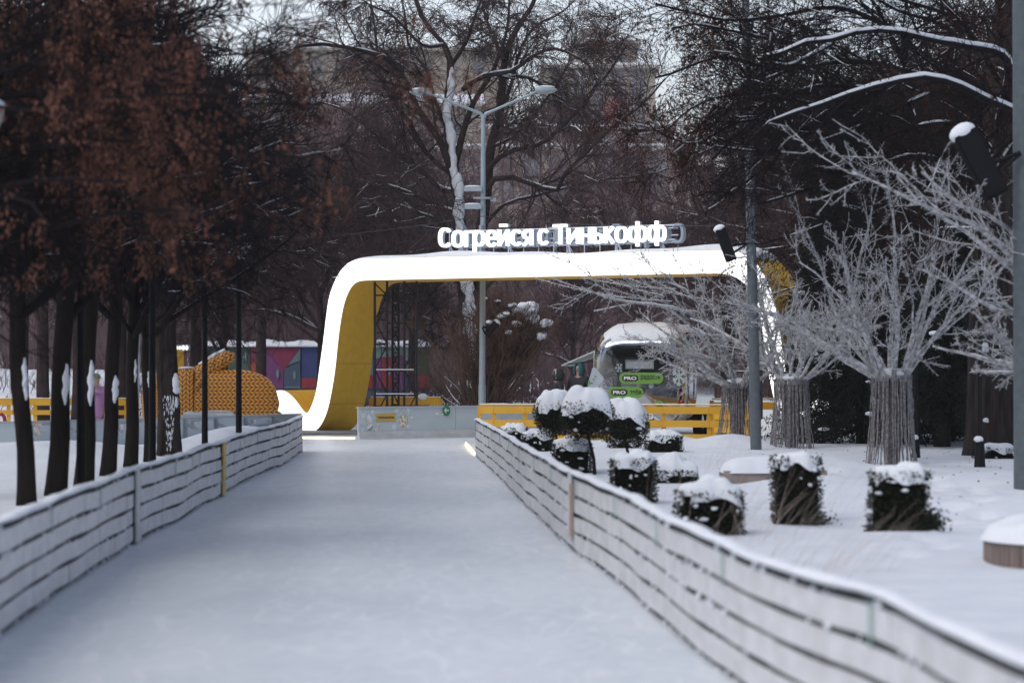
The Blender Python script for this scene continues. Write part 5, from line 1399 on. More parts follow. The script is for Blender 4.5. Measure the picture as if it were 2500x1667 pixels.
    g = G(); V, Q = tubes(np.array([[(-1.19, .62, .62), (-1.19, .62, 1.08)]]), np.array([[.015, .015]]), 6); g.add(V, Q); o = g.obj('side_lamp', M['lit_orange'], root)
M['hatch'] = mat('hatch_panel', (.50, .56, .54), .5); M['lit_orange'] = mat('lit_orange', (.9, .5, .2), .5, emit=(1, .5, .22), estr=1.2)
trailer()
# standing plastic cup shaped sign
def cup_sign():
    Y = 54.6; c = P(1460, 980, Y)
    root = empty('cup_sign', (c[0], Y, 0), 'tilted pale plastic cup shaped sign leaning in front of the trailer', 'sign'); ox = c[0]
    pts = [(1446, 899), (1452, 896), (1472, 920), (1474, 926), (1462, 940), (1458, 958), (1452, 985), (1434, 985), (1433, 962), (1436, 935)]
    g = G(); g.prism([(PX(x, Y) - ox, PZ(y, Y)) for x, y in pts][::-1], -.03, .03); g.obj('panel', M['plastic'], root)
    g = G(); g.prism([(PX(x, Y) - ox, PZ(y, Y)) for x, y in [(1436, 928), (1438, 926), (1443, 936), (1440, 938)]][::-1], -.045, -.032); g.prism([(PX(x, Y) - ox, PZ(y, Y)) for x, y in [(1434, 938), (1440, 932), (1441, 934), (1435, 941)]][::-1], -.05, -.046); g.obj('leaf_mark', M['leaf_green'], root)
    for (x, y) in ((1453, 919), (1449, 926), (1445, 935)):
        g = G(); g.prism([(PX(x + a, Y) - ox, PZ(y + b, Y)) for a, b in ((-1.5, 0), (.5, -2), (2, 0), (0, 2))][::-1], -.045, -.032); g.obj('printed_mark', M['print_grey'], root)
    g = G(); g.bar((PX(1443, Y) - ox, 0, 0), (PX(1443, Y) - ox, 0, PZ(984, Y)), .02); g.obj('stand', M['steel'], root)
M['leaf_green'] = mat('leaf_green', (.12, .42, .05), .5)
cup_sign()

# ------------------------------------------------------------------ people
def skin_obj(name, joints, edges, m, parent, sub=2, root_i=0):
    me = bpy.data.meshes.new(name); me.from_pydata([j[0] for j in joints], edges, []); me.materials.append(m)
    o = bpy.data.objects.new(name, me); COL.objects.link(o); o.parent = parent
    me.skin_vertices or None
    sm = o.modifiers.new('skin', 'SKIN'); sm.use_smooth_shade = True
    lay = me.skin_vertices[0].data if len(me.skin_vertices) else None
    if lay is None:
        bm = bmesh.new(); bm.from_mesh(me); bm.verts.layers.skin.verify(); bm.to_mesh(me); bm.free(); lay = me.skin_vertices[0].data
    for i, j in enumerate(joints):
        r = j[1]; lay[i].radius = (r, r) if not isinstance(r, tuple) else r
        lay[i].use_root = (i == root_i)
    ss = o.modifiers.new('sub', 'SUBSURF'); ss.levels = sub; ss.render_levels = sub
    return o
def person(loc, h, rz, label, coat, legs, coat_len=.42, hood=None, hat=None, arms=((-.1, -.12, .35), (.1, -.12, .35)), hair=True, fur=False):
    k = h / 1.7; root = empty('person', loc, label, 'person', rz=rz)
    def s(x, y, z): return (x * k, y * k, z * k)
    J = [(s(0, 0, .92), .12 * k), (s(0, 0, 1.12), .12 * k), (s(0, 0, 1.32), .13 * k), (s(0, 0, 1.45), .055 * k), (s(0, -.01, 1.53), .075 * k), (s(0, -.012, 1.62), .088 * k), (s(0, 0, 1.68), .055 * k),
         (s(-.10, 0, .86), .085 * k), (s(-.11, -.01, .48), .06 * k), (s(-.11, .02, .10), .04 * k), (s(-.12, -.12, .04), .035 * k),
         (s(.10, 0, .86), .085 * k), (s(.11, -.01, .48), .06 * k), (s(.11, .02, .10), .04 * k), (s(.12, -.12, .04), .035 * k),
         (s(-.18, 0, 1.36), .055 * k), (s(-.24, .02, 1.10), .042 * k), (s(-.22, -.10, .88), .032 * k), (s(-.21, -.14, .80), .028 * k),
         (s(.18, 0, 1.36), .055 * k), (s(.24, .02, 1.10), .042 * k), (s(.22, -.10, .88), .032 * k), (s(.21, -.14, .80), .028 * k)]
    E = [(0, 1), (1, 2), (2, 3), (3, 4), (4, 5), (5, 6), (0, 7), (7, 8), (8, 9), (9, 10), (0, 11), (11, 12), (12, 13), (13, 14), (2, 15), (15, 16), (16, 17), (17, 18), (2, 19), (19, 20), (20, 21), (21, 22)]
    skin_obj('body', J, E, M['skin'], root)
    C = [(s(0, 0, .86 + .0), .185 * k), (s(0, 0, 1.05), .175 * k), (s(0, 0, 1.30), .175 * k), (s(0, .01, 1.46), .125 * k),
         (s(-.20, 0, 1.36), .085 * k), (s(-.26, .02, 1.10), .072 * k), (s(-.235, -.09, .90), .055 * k), (s(.20, 0, 1.36), .085 * k), (s(.26, .02, 1.10), .072 * k), (s(.235, -.09, .90), .055 * k), (s(0, 0, .86 - coat_len * .6), .17 * k)]
    skin_obj('jacket', C, [(10, 0), (0, 1), (1, 2), (2, 3), (2, 4), (4, 5), (5, 6), (2, 7), (7, 8), (8, 9)], M[coat], root, root_i=1)
    Lg = [(s(0, 0, .90), .13 * k), (s(-.10, 0, .80), .095 * k), (s(-.11, -.01, .48), .075 * k), (s(-.11, .02, .12), .062 * k), (s(.10, 0, .80), .095 * k), (s(.11, -.01, .48), .075 * k), (s(.11, .02, .12), .062 * k)]
    skin_obj('trousers', Lg, [(0, 1), (1, 2), (2, 3), (0, 4), (4, 5), (5, 6)], M[legs], root)
    for x in (-.115, .115):
        g = G(); g.blob(s(x, -.05, .06), s(.05, .14, .06), 12, 8); g.obj('boot', M['black_matte'], root, smooth=True)
    for x in (-1, 1):   # mittened hands with thumb
        g = G(); c = s(.213 * x, -.15, .80); g.blob(c, s(.035, .04, .065), 10, 7); g.blob((c[0] - x * .03 * k, c[1] - .01 * k, c[2] + .015 * k), s(.014, .016, .032), 7, 5); g.obj('glove', M['black_matte'], root, smooth=True)
    # face
    g = G(); g.blob(s(0, -.098, 1.585), s(.013, .022, .022), 8, 6); g.obj('nose', M['skin'], root, smooth=True)
    for x in (-.032, .032):
        g = G(); g.blob(s(x, -.085, 1.615), s(.012, .008, .007), 8, 5); g.obj('eye', M['dark_hair'], root)
    g = G(); g.blob(s(0, -.088, 1.55), s(.024, .008, .006), 8, 5); g.obj('mouth', M['red_cloth'], root)
    if hood:
        g = G(); rings = []
        for t in np.linspace(0, 1, 9):
            zc = 1.44 + .30 * t; r = .135 * math.sin(math.pi * (.22 + .70 * t)) ** .6 + .01
            a = np.linspace(R(-66), R(246), 18); rings.append([s(r * math.cos(q), r * 1.12 * math.sin(q) + .02, zc) for q in a] + [s(r * .82 * math.cos(q), r * .9 * math.sin(q) + .02, zc) for q in a[::-1]])
        g.loft(rings); g.obj('hood', M[hood], root, smooth=True)
        g = G(); g.blob(s(0, .03, 1.72), s(.085, .09, .04), 12, 6); g.obj('hood_crown', M[hood], root, smooth=True)
        if fur:
            g = G(); g.tube([s(-.11, -.085, 1.50), s(-.115, -.09, 1.62), s(-.06, -.07, 1.73), s(.06, -.07, 1.73), s(.115, -.09, 1.62), s(.11, -.085, 1.50)], .022 * k, 8); g.obj('fur_trim', M['fur'], root, smooth=True)
    if hat:
        g = G(); rings = []
        for t in np.linspace(0, 1, 8):
            r = .108 * math.cos(t * math.pi / 2 * .93) ** .6
            rings.append([s(r * math.cos(q), r * 1.05 * math.sin(q), 1.625 + .125 * t + .012 * math.sin(q) * (1 - t)) for q in np.linspace(0, 2 * np.pi, 16, endpoint=False)])
        g.loft(rings); g.obj('hat', M[hat], root, smooth=True)
    if hair:
        g = G(); g.blob(s(0, .03, 1.60), s(.093, .085, .10), 14, 8); g.obj('hair', M['dark_hair'], root, smooth=True)
    return root
pk = person((PX(236, 52), 52.0, 0), 1.46, R(-150), 'person in a pink jacket and green knitted hat skating beyond the left trees', 'pink', 'red_cloth', hat='knit_green', coat_len=.5, hair=False)
g = G(); g.tube([(-.12, .10, 1.17), (-.13, .19, 1.13), (0, .24, 1.10), (.13, .19, 1.13), (.12, .10, 1.17)], .045, 8); g.obj('hood', M['pink'], pk, smooth=True)
person((PX(1362, 57.6), 57.6, 0), 1.55, R(-75), 'person in a black hooded coat with pale fur trim waiting at the trailer', 'dark_coat', 'dark_coat', hood='dark_coat', fur=True)
person((PX(1413, 57.8), 57.8, 0), 1.70, R(-28), 'person in a dark coat and teal hooded hat beside the trailer hatch', 'dark_coat', 'dark_coat', hood='teal')

# ------------------------------------------------------------------ orange mittens
def mitten(loc, rz, label, sc=1.0, m=(1, 1, 1)):
    root = empty('mitten_sculpture', loc, label, 'inflatable mitten', 'inflatable knitted mittens', rz=rz); root.scale = (sc * m[0], sc * m[1], sc)
    # body: along +x
    rings = []; n = 28; L = 1.95; H0 = 1.58
    for t in np.linspace(0, 1, 20):
        x = .32 + L * (1 - (1 - t) ** 1.6) if False else .32 + L * t
        u = max(0, (x - 1.15) / (.32 + L - 1.15)); k = (1 - u ** 2.6) ** (1 / 2.2) if u < 1 else .001
        k = max(k, .02); hz_ = H0 / 2 * (.20 + .80 * k) if u < .999 else .02
        a = np.linspace(0, 2 * np.pi, n, endpoint=False); e = 2 / 3.0
        cy = np.sign(np.cos(a)) * np.abs(np.cos(a)) ** e; cz = np.sign(np.sin(a)) * np.abs(np.sin(a)) ** e
        top = H0 / 2 * k
        rings.append(np.stack([np.full(n, x), cy * .42 * max(k, .05), H0 / 2 * .98 + cz * np.where(cz > 0, top, H0 / 2 * max(k, .55 if u < .98 else .02))], 1))
    g = G(); g.loft(rings); g.obj('hand', M['knit'], root, smooth=True)
    # cuff
    rings = []
    for x, k in ((-.06, .93), (-.03, .98), (.0, 1), (.15, 1.02), (.30, 1), (.33, .97)):
        a = np.linspace(0, 2 * np.pi, n, endpoint=False); e = 2 / 4.0
        cy = np.sign(np.cos(a)) * np.abs(np.cos(a)) ** e; cz = np.sign(np.sin(a)) * np.abs(np.sin(a)) ** e
        rings.append(np.stack([np.full(n, x), cy * .45 * k, H0 / 2 + cz * (H0 / 2 + .015) * k], 1))
    g = G(); g.loft(rings); g.obj('cuff', M['knit_rib'], root, smooth=True)
    # thumb: own frame so that the print follows it
    rings = []; Lt = 1.12
    for t in np.linspace(0, 1, 14):
        x = Lt * t; u = max(0, (t - .72) / .28); r = (.175 + .045 * (1 - t)) * math.sqrt(max(1 - u * u, .003))
        a = np.linspace(0, 2 * np.pi, 16, endpoint=False); rings.append(np.stack([np.full(16, x), r * 1.1 * np.cos(a), r * np.sin(a)], 1))
    g = G(); g.loft(rings); g.obj('thumb', M['knit'], root, smooth=True, loc=(.28, -.06, 1.36), rot=(0, R(-31), 0))
    g = G(); rng = np.random.RandomState(2)
    g.blob((.13, 0, H0 + .02), (.2, .34, .035), 12, 6, .04, rng)
    g.tube([(.42, -.06, 1.66), (.75, -.06, 1.87), (1.02, -.06, 2.02)], [.05, .06, .04], 8); g.obj('snow_patch', M['snow_clump'], root, smooth=True)
    return root
mitten((PX(443, 56), 56.0, .02), 0.0, 'large orange inflatable knitted mitten lying with its thumb up beside the arch', 1.0)
mitten((PX(434, 58.5), 58.5, .02), R(180), 'second orange inflatable mitten pointing left, mostly behind tree trunks', .92, (.42, 1, 1))
# metal seat frame before the mitten and small yellow sign with lit letters
g = G()
def arcbar(px0, px1, y0, y1, Y):
    a = [(px0, y1), (px0 + 6, y0 + 2), (px0 + 18, y0), (px1 - 18, y0), (px1 - 6, y0 + 2), (px1, y1)]
    return [P(x, y, Y) for x, y in a]
g.tube([p for p in arcbar(446, 486, 1007, 1018, 53)], .035, 8); g.tube([p for p in arcbar(484, 572, 1005, 1018, 53)], .03, 8)
g.tube([P(448, 1012, 53), P(570, 1013, 53)], .06, 8)
for px in (450, 484, 568): g.bar(P(px, 1012, 53), (PX(px, 53), 53, 0), .02)
tag(g.obj('barrier_frame', M['steel']), 'low bent steel barrier between the rink boards and the orange mitten', 'barrier')
def small_sign():
    Y = 66; root = empty('yellow_sign_post', (PX(437, Y), Y, 0), 'yellow panel topped by small glowing white letters behind the mitten cuff', 'sign')
    ox = PX(437, Y)
    g = G(); g.box((0, 0, PZ(855, Y) / 2), ((448 - 425) / FP * Y, .1, PZ(855, Y))); g.obj('panel', M['yellow'], root)
    for i, ch in enumerate('кофф'):
        a = PX(429 + i * 8.0, Y) - ox; b = a + 7.4 / FP * Y
        z0 = PZ(853, Y) if ch != 'ф' else PZ(855, Y); z1 = PZ(845, Y) if ch != 'ф' else PZ(842.5, Y)
        put_text(ch, 'letter', M['lit_letter'], root, a, b, z0, z1, .05, (0, -.08, 0), offset=.03)
    g = G(); g.box(((PX(445, Y) - ox), -.02, PZ(849, Y)), (.5, .05, .16)); g.obj('letter_board', M['steel'], root)
small_sign()
g = G(); g.bar((PX(333, 47), 47, 0), (PX(340, 47), 47, PZ(690, 47)), .035, sides=8)
tag(g.obj('thin_pole', M['steel']), 'thin grey steel pole between the fifth and sixth trees of the left row', 'pole')
g = G(); g.tube([P(-6, 1030, 45.5), P(-4, 1013, 45.5), P(4, 1011, 45.5), P(10, 1017, 45.5), P(12, 1030, 45.5)], .035, 8)
tag(g.obj('skating_aid', M['red_cloth']), 'red curved frame of a skating aid at the far left edge behind the boards', 'skating aid')
g = G(); g.bar(P(88, 1037, 38.6), P(97, 1060, 38.6), .04, .04); g.bar(P(82, 1036, 38.6), P(102, 1036, 38.6), .03, .04)
tag(g.obj('wooden_prop', M['wood_raw']), 'small brown wooden prop leaning on the left rink boards', 'wooden prop')

# ------------------------------------------------------------------ black park lamps on the left
def park_lamp(px, Y, zt, label, copy=None):
    X = PX(px, Y)
    root = empty('park_lamp', (X, Y, hz(X, Y) - .03), label, 'lamp post', 'black lamp posts behind the left fence')
    g = G(); g.tube([(0, 0, 0), (0, 0, .9), (0, 0, zt - .3)], [.056, .05, .045], 12); g.obj('post', M['black'], root, smooth=True)
    g = G(); V, Q = tubes(np.array([[(0, 0, zt - .32), (0, 0, zt - .22), (0, 0, zt - .16)]]), np.array([[.05, .075, .13]]), 14); g.add(V, Q); g.obj('collar', M['black'], root, smooth=True)
    a = np.linspace(0, 2 * np.pi, 16, endpoint=False)
    ring = [[(r * math.cos(t), r * math.sin(t), z) for t in a] for r, z in ((.13, zt - .16), (.19, zt - .03), (.20, zt + .02), (.17, zt + .06))]
    g = G(); g.loft(ring); g.obj('lamp_shade', M['lamp_glass'], root, smooth=True)
    rng = np.random.RandomState(int(px) % 97); g = G(); g.blob((0, 0, zt + .07), (.21, .21, .075), 14, 8, .03, rng); g.obj('snow_cap', M['snow_clump'], root, smooth=True)
    return root
l0 = park_lamp(-54, 18.5, 3.35, 'black lamp post just outside the left edge, only its globe peeking in')
for px, Y, zt, lab in ((197, 28.3, 3.32, 'black lamp post with a snowy square lamp in front of the third tree'), (372, 34, 3.2, 'black lamp post directly before the old furrowed tree'),
                       (500, 41.3, 3.3, 'black lamp post crossing the middle of the orange mitten'), (583, 42.4, 3.3, 'rightmost black lamp post of the left row, crossing the mitten thumb tip')):
    copy_tree(l0, loc=(PX(px, Y), Y, hz(PX(px, Y), Y) - .03 + (zt - 3.35)), rz=px * .01, label=lab)

# ------------------------------------------------------------------ double street lamp
def street_lamp():
    Y = 60.6; x0, zt = PX(1180, Y), PZ(280, Y)
    xb = PX(1177, Y)
    root = empty('double_street_lamp', (xb, Y, 0), 'tall pale steel street lamp with two outstretched arms in the centre', 'street lamp')
    dx = x0 - xb
    g = G(); g.tube([(0, 0, 0), (0, 0, 1.2)], [.095, .09], 16); g.tube([(0, 0, 1.2), (dx * .5, 0, zt * .5), (dx, 0, zt)], [.078, .07, .055], 16); g.obj('pole', M['pole_pale'], root, smooth=True)
    g = G(); g.tube([(0, 0, .42), (0, 0, .47)], [.115, .115], 16); g.obj('collar', M['steel'], root)
    for (pe, ye, sgn) in ((1048, 229, -1), (1312, 224, 1)):
        e = P(pe, ye, Y); ex_, ez_ = e[0] - xb, e[2]
        g = G(); g.tube([(dx, 0, zt - .12), (dx + sgn * .06, 0, zt + .02), (dx + sgn * .3, 0, zt + .12), (ex_, 0, ez_)], [.045, .045, .035, .03], 10); g.obj('arm', M['pole_pale'], root, smooth=True)
        hx = ex_ + sgn * .18
        rings = []; L = .50
        for t in np.linspace(0, 1, 12):
            xx = ex_ - sgn * .06 + sgn * (L + .06) * t; r = .012 + .10 * math.sin(math.pi * min(1, (t * .92 + .08)) ** .8) ** .7
            a = np.linspace(0, 2 * np.pi, 14, endpoint=False); rings.append([(xx, r * 1.3 * math.cos(q), ez_ + .04 + r * .95 * math.sin(q)) for q in a])
        g = G(); g.loft(rings); h_ = g.obj('lamp_head', M['lamp_cap'], root, smooth=True)
        g = G(); g.blob((hx + sgn * .05, 0, ez_ - .005), (.19, .10, .05), 14, 8); g.obj('lens', M['lamp_glass'], h_, smooth=True)
        g = G(); g.blob((hx + sgn * .03, 0, ez_ + .115), (.24, .10, .035), 14, 6); g.obj('snow_cap', M['snow_clump'], root, smooth=True)
    for (py, w) in ((463, 44), (506, 42)):
        g = G(); c = P(1177 - 22, py, Y); g.box((c[0] - xb + .0, -.08, c[2]), (w / FP * Y, .14, .10)); g.obj('floodlight', M['lamp_cap'], root)
    g = G(); c = P(1180, 484, Y); g.box((c[0] - xb, -.05, c[2]), (.5, .1, .05)); g.box((c[0] - xb + .25, -.05, c[2] - .04), (.14, .1, .10)); g.obj('control_box', M['steel'], root)
    g = G()
    for py in (458, 501):
        c = P(1155, py, Y); g.blob((c[0] - xb, -.08, c[2] + .02), (.22, .08, .03), 12, 6)
    g.obj('snow_cap', M['snow_clump'], root, smooth=True)
    return root, xb, Y
slr, slx, slY = street_lamp()
def speaker(name, c, w, h_, d, tilt, label, snow=True, mount=None, yaw=0):
    root = empty(name, c, label, 'loudspeaker', 'black loudspeakers on poles'); root.rotation_euler = (0, tilt, yaw)
    n = 16; a = np.linspace(0, 2 * np.pi, n, endpoint=False); e = 2 / 5
    cx = np.sign(np.cos(a)) * np.abs(np.cos(a)) ** e * w / 2; cy = np.sign(np.sin(a)) * np.abs(np.sin(a)) ** e * d / 2
    rings = [np.stack([cx * k, cy * k, np.full(n, z)], 1) for k, z in ((.93, -h_ / 2), (1, -h_ / 2 + .02), (1, h_ / 2 - .02), (.95, h_ / 2))]
    g = G(); g.loft(rings); g.obj('cabinet', M['black_matte'], root, smooth=False)
    g = G(); g.box((-.0, -d / 2 - .004, 0), (w * .8, .01, h_ * .9)); g.obj('grille', M['black'], root)
    if snow:
        rng = np.random.RandomState(3); g = G(); g.blob((-.01, 0, h_ / 2 + .01), (w * .56, d * .55, w * .38), 16, 10, .015, rng); g.obj('snow_cap', M['snow_clump'], root, smooth=True)
    if mount is not None:
        g = G(); g.bar((w / 2 * np.sign(mount), 0, -.05), (mount, 0, -.1), .025); g.bar((w / 2 * np.sign(mount), 0, -.18), (mount, 0, -.12), .02); g.obj('mount', M['black'], root)
    return root
Ys = 60.3; c = P(1200, 803, Ys); speaker('loudspeaker', c, .17, .42, .3, R(42), 'small black loudspeaker dusted with snow on the double street lamp pole', snow=True, mount=-.2)
# grey pole in the foreground right
def grey_pole(name, top, bot, Y, r0, r1, label):
    xb, xt = PX(bot, Y), PX(top, Y); root = empty(name, (xb, Y, hz(xb, Y) - .05), label, 'pole', 'tall grey poles')
    zt = 8.5
    # extrapolate the lean to 8.5 m
    z_img = PZ(0, Y); dx = (xt - xb) / z_img * zt
    g = G(); g.tube([(0, 0, 0), (dx * .12, 0, zt * .12), (dx * .5, 0, zt * .5), (dx, 0, zt)], [r0, r0 * .97, (r0 + r1) / 2, r1], 20); g.obj('shaft', M['pole_paint'], root, smooth=True)
    return root, lambda z: xb + dx * z / zt
pr, px1f = grey_pole('tall_pole', 1820, 1846, 44.5, .105, .07, 'tall grey metal pole standing before the leftmost frosted tree')
c = P(1772, 598, 44.4); speaker('loudspeaker', c, .20, .62, .25, R(-20), 'black column loudspeaker with a snow cap on the tall grey pole', mount=.36)
pr2, px2f = grey_pole('tall_pole', 2497, 2502, 29.5, .135, .12, 'thick grey metal pole cut by the right edge of the picture')
c = P(2393, 402, 29.3); speaker('loudspeaker', c, .30, .86, .30, R(-28), 'large black loudspeaker with a snow cap hanging at the upper right', mount=.5)

# thin black garden lamp posts on the right
def garden_post(px, Y, hbase, label, w):
    X = PX(px, Y); root = empty('garden_post', (X, Y, hz(X, Y) - .03), label, 'lamp post', 'black lamp posts on the right')
    g = G(); g.tube([(0, 0, 0), (0, 0, .1), (0, 0, hbase)], [w * 2.3, w * 2.1, w * 1.7], 12); g.obj('pedestal', M['black'], root, smooth=True)
    g = G(); g.tube([(0, 0, hbase - .02), (0, 0, 3.6)], [w, w * .8], 12); g.obj('post', M['black'], root, smooth=True)
    rng = np.random.RandomState(5); g = G(); g.blob((-.02, -.02, hbase + .02), (w * 1.9, w * 1.9, .05), 10, 6, .05, rng); g.obj('snow_cap', M['snow_clump'], root, smooth=True)
garden_post(2392, 37.0, .44, 'black post with a wide pedestal before the thick right trunk', .04)
garden_post(2236, 40.5, .36, 'black post half hidden behind the largest frosted tree', .035)

# ------------------------------------------------------------------ round shrub behind the lamp
def vase_shrub():
    rng = np.random.RandomState(90); Y = 65.5; X0 = PX(1190, Y)
    root = empty('round_shrub', (X0, Y, 0), 'big rounded bare shrub with snow balls on its right top behind the street lamp', 'shrub')
    n = 105; az = rng.uniform(0, 2 * np.pi, n); el = R(90) - np.abs(rng.normal(0, .36, n)); el = np.clip(el, R(42), R(90))
    S = np.stack([rng.normal(0, .25, n), rng.normal(0, .25, n), np.zeros(n)], 1)
    D = np.stack([np.cos(az) * np.cos(el), np.sin(az) * np.cos(el), np.sin(el)], 1)
    p0, r0 = grow(S, D, rng.uniform(2.4, 3.55, n), rng.uniform(.012, .024, n), 9, rng, .07, (0, 0, -.01), .3)
    balls = ((1282, 752, 34, 17), (1300, 775, 18, 16), (1336, 790, 15, 13), (1322, 818, 12, 14), (1262, 790, 14, 9), (1225, 772, 16, 8), (1240, 765, 14, 8), (1198, 785, 12, 7), (1250, 745, 12, 6), (1215, 735, 8, 4), (1240, 812, 9, 8), (1188, 730, 5, 4))
    ex_ = []
    for (px, py, rx, rz_) in balls:
        q = np.array(P(px, py + rz_ * .4, Y - .35)) - np.array([X0, Y, 0])
        for _ in range(16):
            e = q + rng.normal(0, 1, 3) * np.array([rx / 90 * .7, .15, .05]); b0 = np.array([rng.normal(0, .2), rng.normal(0, .2), 0]); m = b0 * .35 + e * .65; m[0] -= (e[0] - b0[0]) * .22; ex_.append(resample([b0, (b0 + m) / 2 - [(e[0] - b0[0]) * .05, 0, 0], m, e], 9))
    p0 = np.concatenate([p0, np.array(ex_)]); r0 = np.concatenate([r0, np.tile(np.linspace(.018, .006, 9), (len(ex_), 1))])
    p1, r1 = grow(*spawn(p0, r0, 7, rng, .38, 1, (.3, .8), (.14, .28), .5), 5, rng, .14, (0, 0, .03), .4); r1 = np.maximum(r1, .006)
    p2, r2 = grow(*spawn(p1, r1, 5, rng, .2, 1, (.3, .9), (.35, .6), .7), 3, rng, .14, (0, 0, .03), .5); r2 = np.maximum(r2, .005)
    g = G()
    for p, rd, sd in ((p0, r0, 4), (p1, r1, 3), (p2, r2, 3)):
        V, Q = tubes(p, rd, sd); g.add(V, Q)
    g.obj('stems', M['twig_shrub'], root)
    gs = G()
    for (px, py, rx, rz_) in balls:
        q = P(px, py, Y - .35)
        for j in range(9):
            f = .38 + .3 * rng.rand(); gs.blob((q[0] - X0 + rng.uniform(-.7, .7) * rx / 90, -.35 + rng.normal(0, .12), q[2] + rng.uniform(-.35, .35) * rz_ / 90), (rx / 90 * f, .16, rz_ / 90 * f * 1.15), 12, 8, .07, rng)
    gs.obj('snow_balls', M['snow_clump'], root, smooth=True)
    gs = G(); snow_on(gs, p0[:60], r0[:60], rng, fill=.35, k=2, minr=.015); 
    if gs.n: gs.obj('stem_snow', M['snow_clump'], root, smooth=True)
M['twig_shrub'] = mat('twig_shrub', (.075, .044, .034), .9, col2=(.15, .085, .058), nscale=2)
vase_shrub()

# low thicket behind the boards
def thicket():
    rng = np.random.RandomState(91); n = 1100; g = G()
    X = rng.uniform(-16, 12, n); Y = rng.uniform(70, 84, n)
    S = np.stack([X, Y, H(X, Y)], 1); D = np.c_[rng.normal(0, .45, (n, 2)), np.ones(n)]
    p0, r0 = grow(S, D, rng.uniform(.7, 1.5, n) * np.where(X < -3.5, .5, 1), np.full(n, .012), 5, rng, .12, (0, 0, 0), .4)
    p1, r1 = grow(*spawn(p0, r0, 7, rng, .2, 1, (.3, .9), (.35, .6), .8), 3, rng, .14, (0, 0, .03), .5)
    for p, rd in ((p0, r0), (p1, r1)):
        V, Q = tubes(p, rd, 3); g.add(V, Q)
    o = g.obj('low_thicket', M['twig_brown']); tag(o, 'low brown hedge like thicket dusted with snow beyond the rink', 'thicket', kind='stuff')
    gs = G(); sel = rng.choice(len(p1), 700, False)
    for i in sel[:300]: gs.blob(p1[i, -1] * np.array([1, 1, .75]), (.03, .03, .018), 6, 4)
    gs.obj('thicket_snow', M['snow_clump'], o, smooth=True, kind='stuff')
thicket()

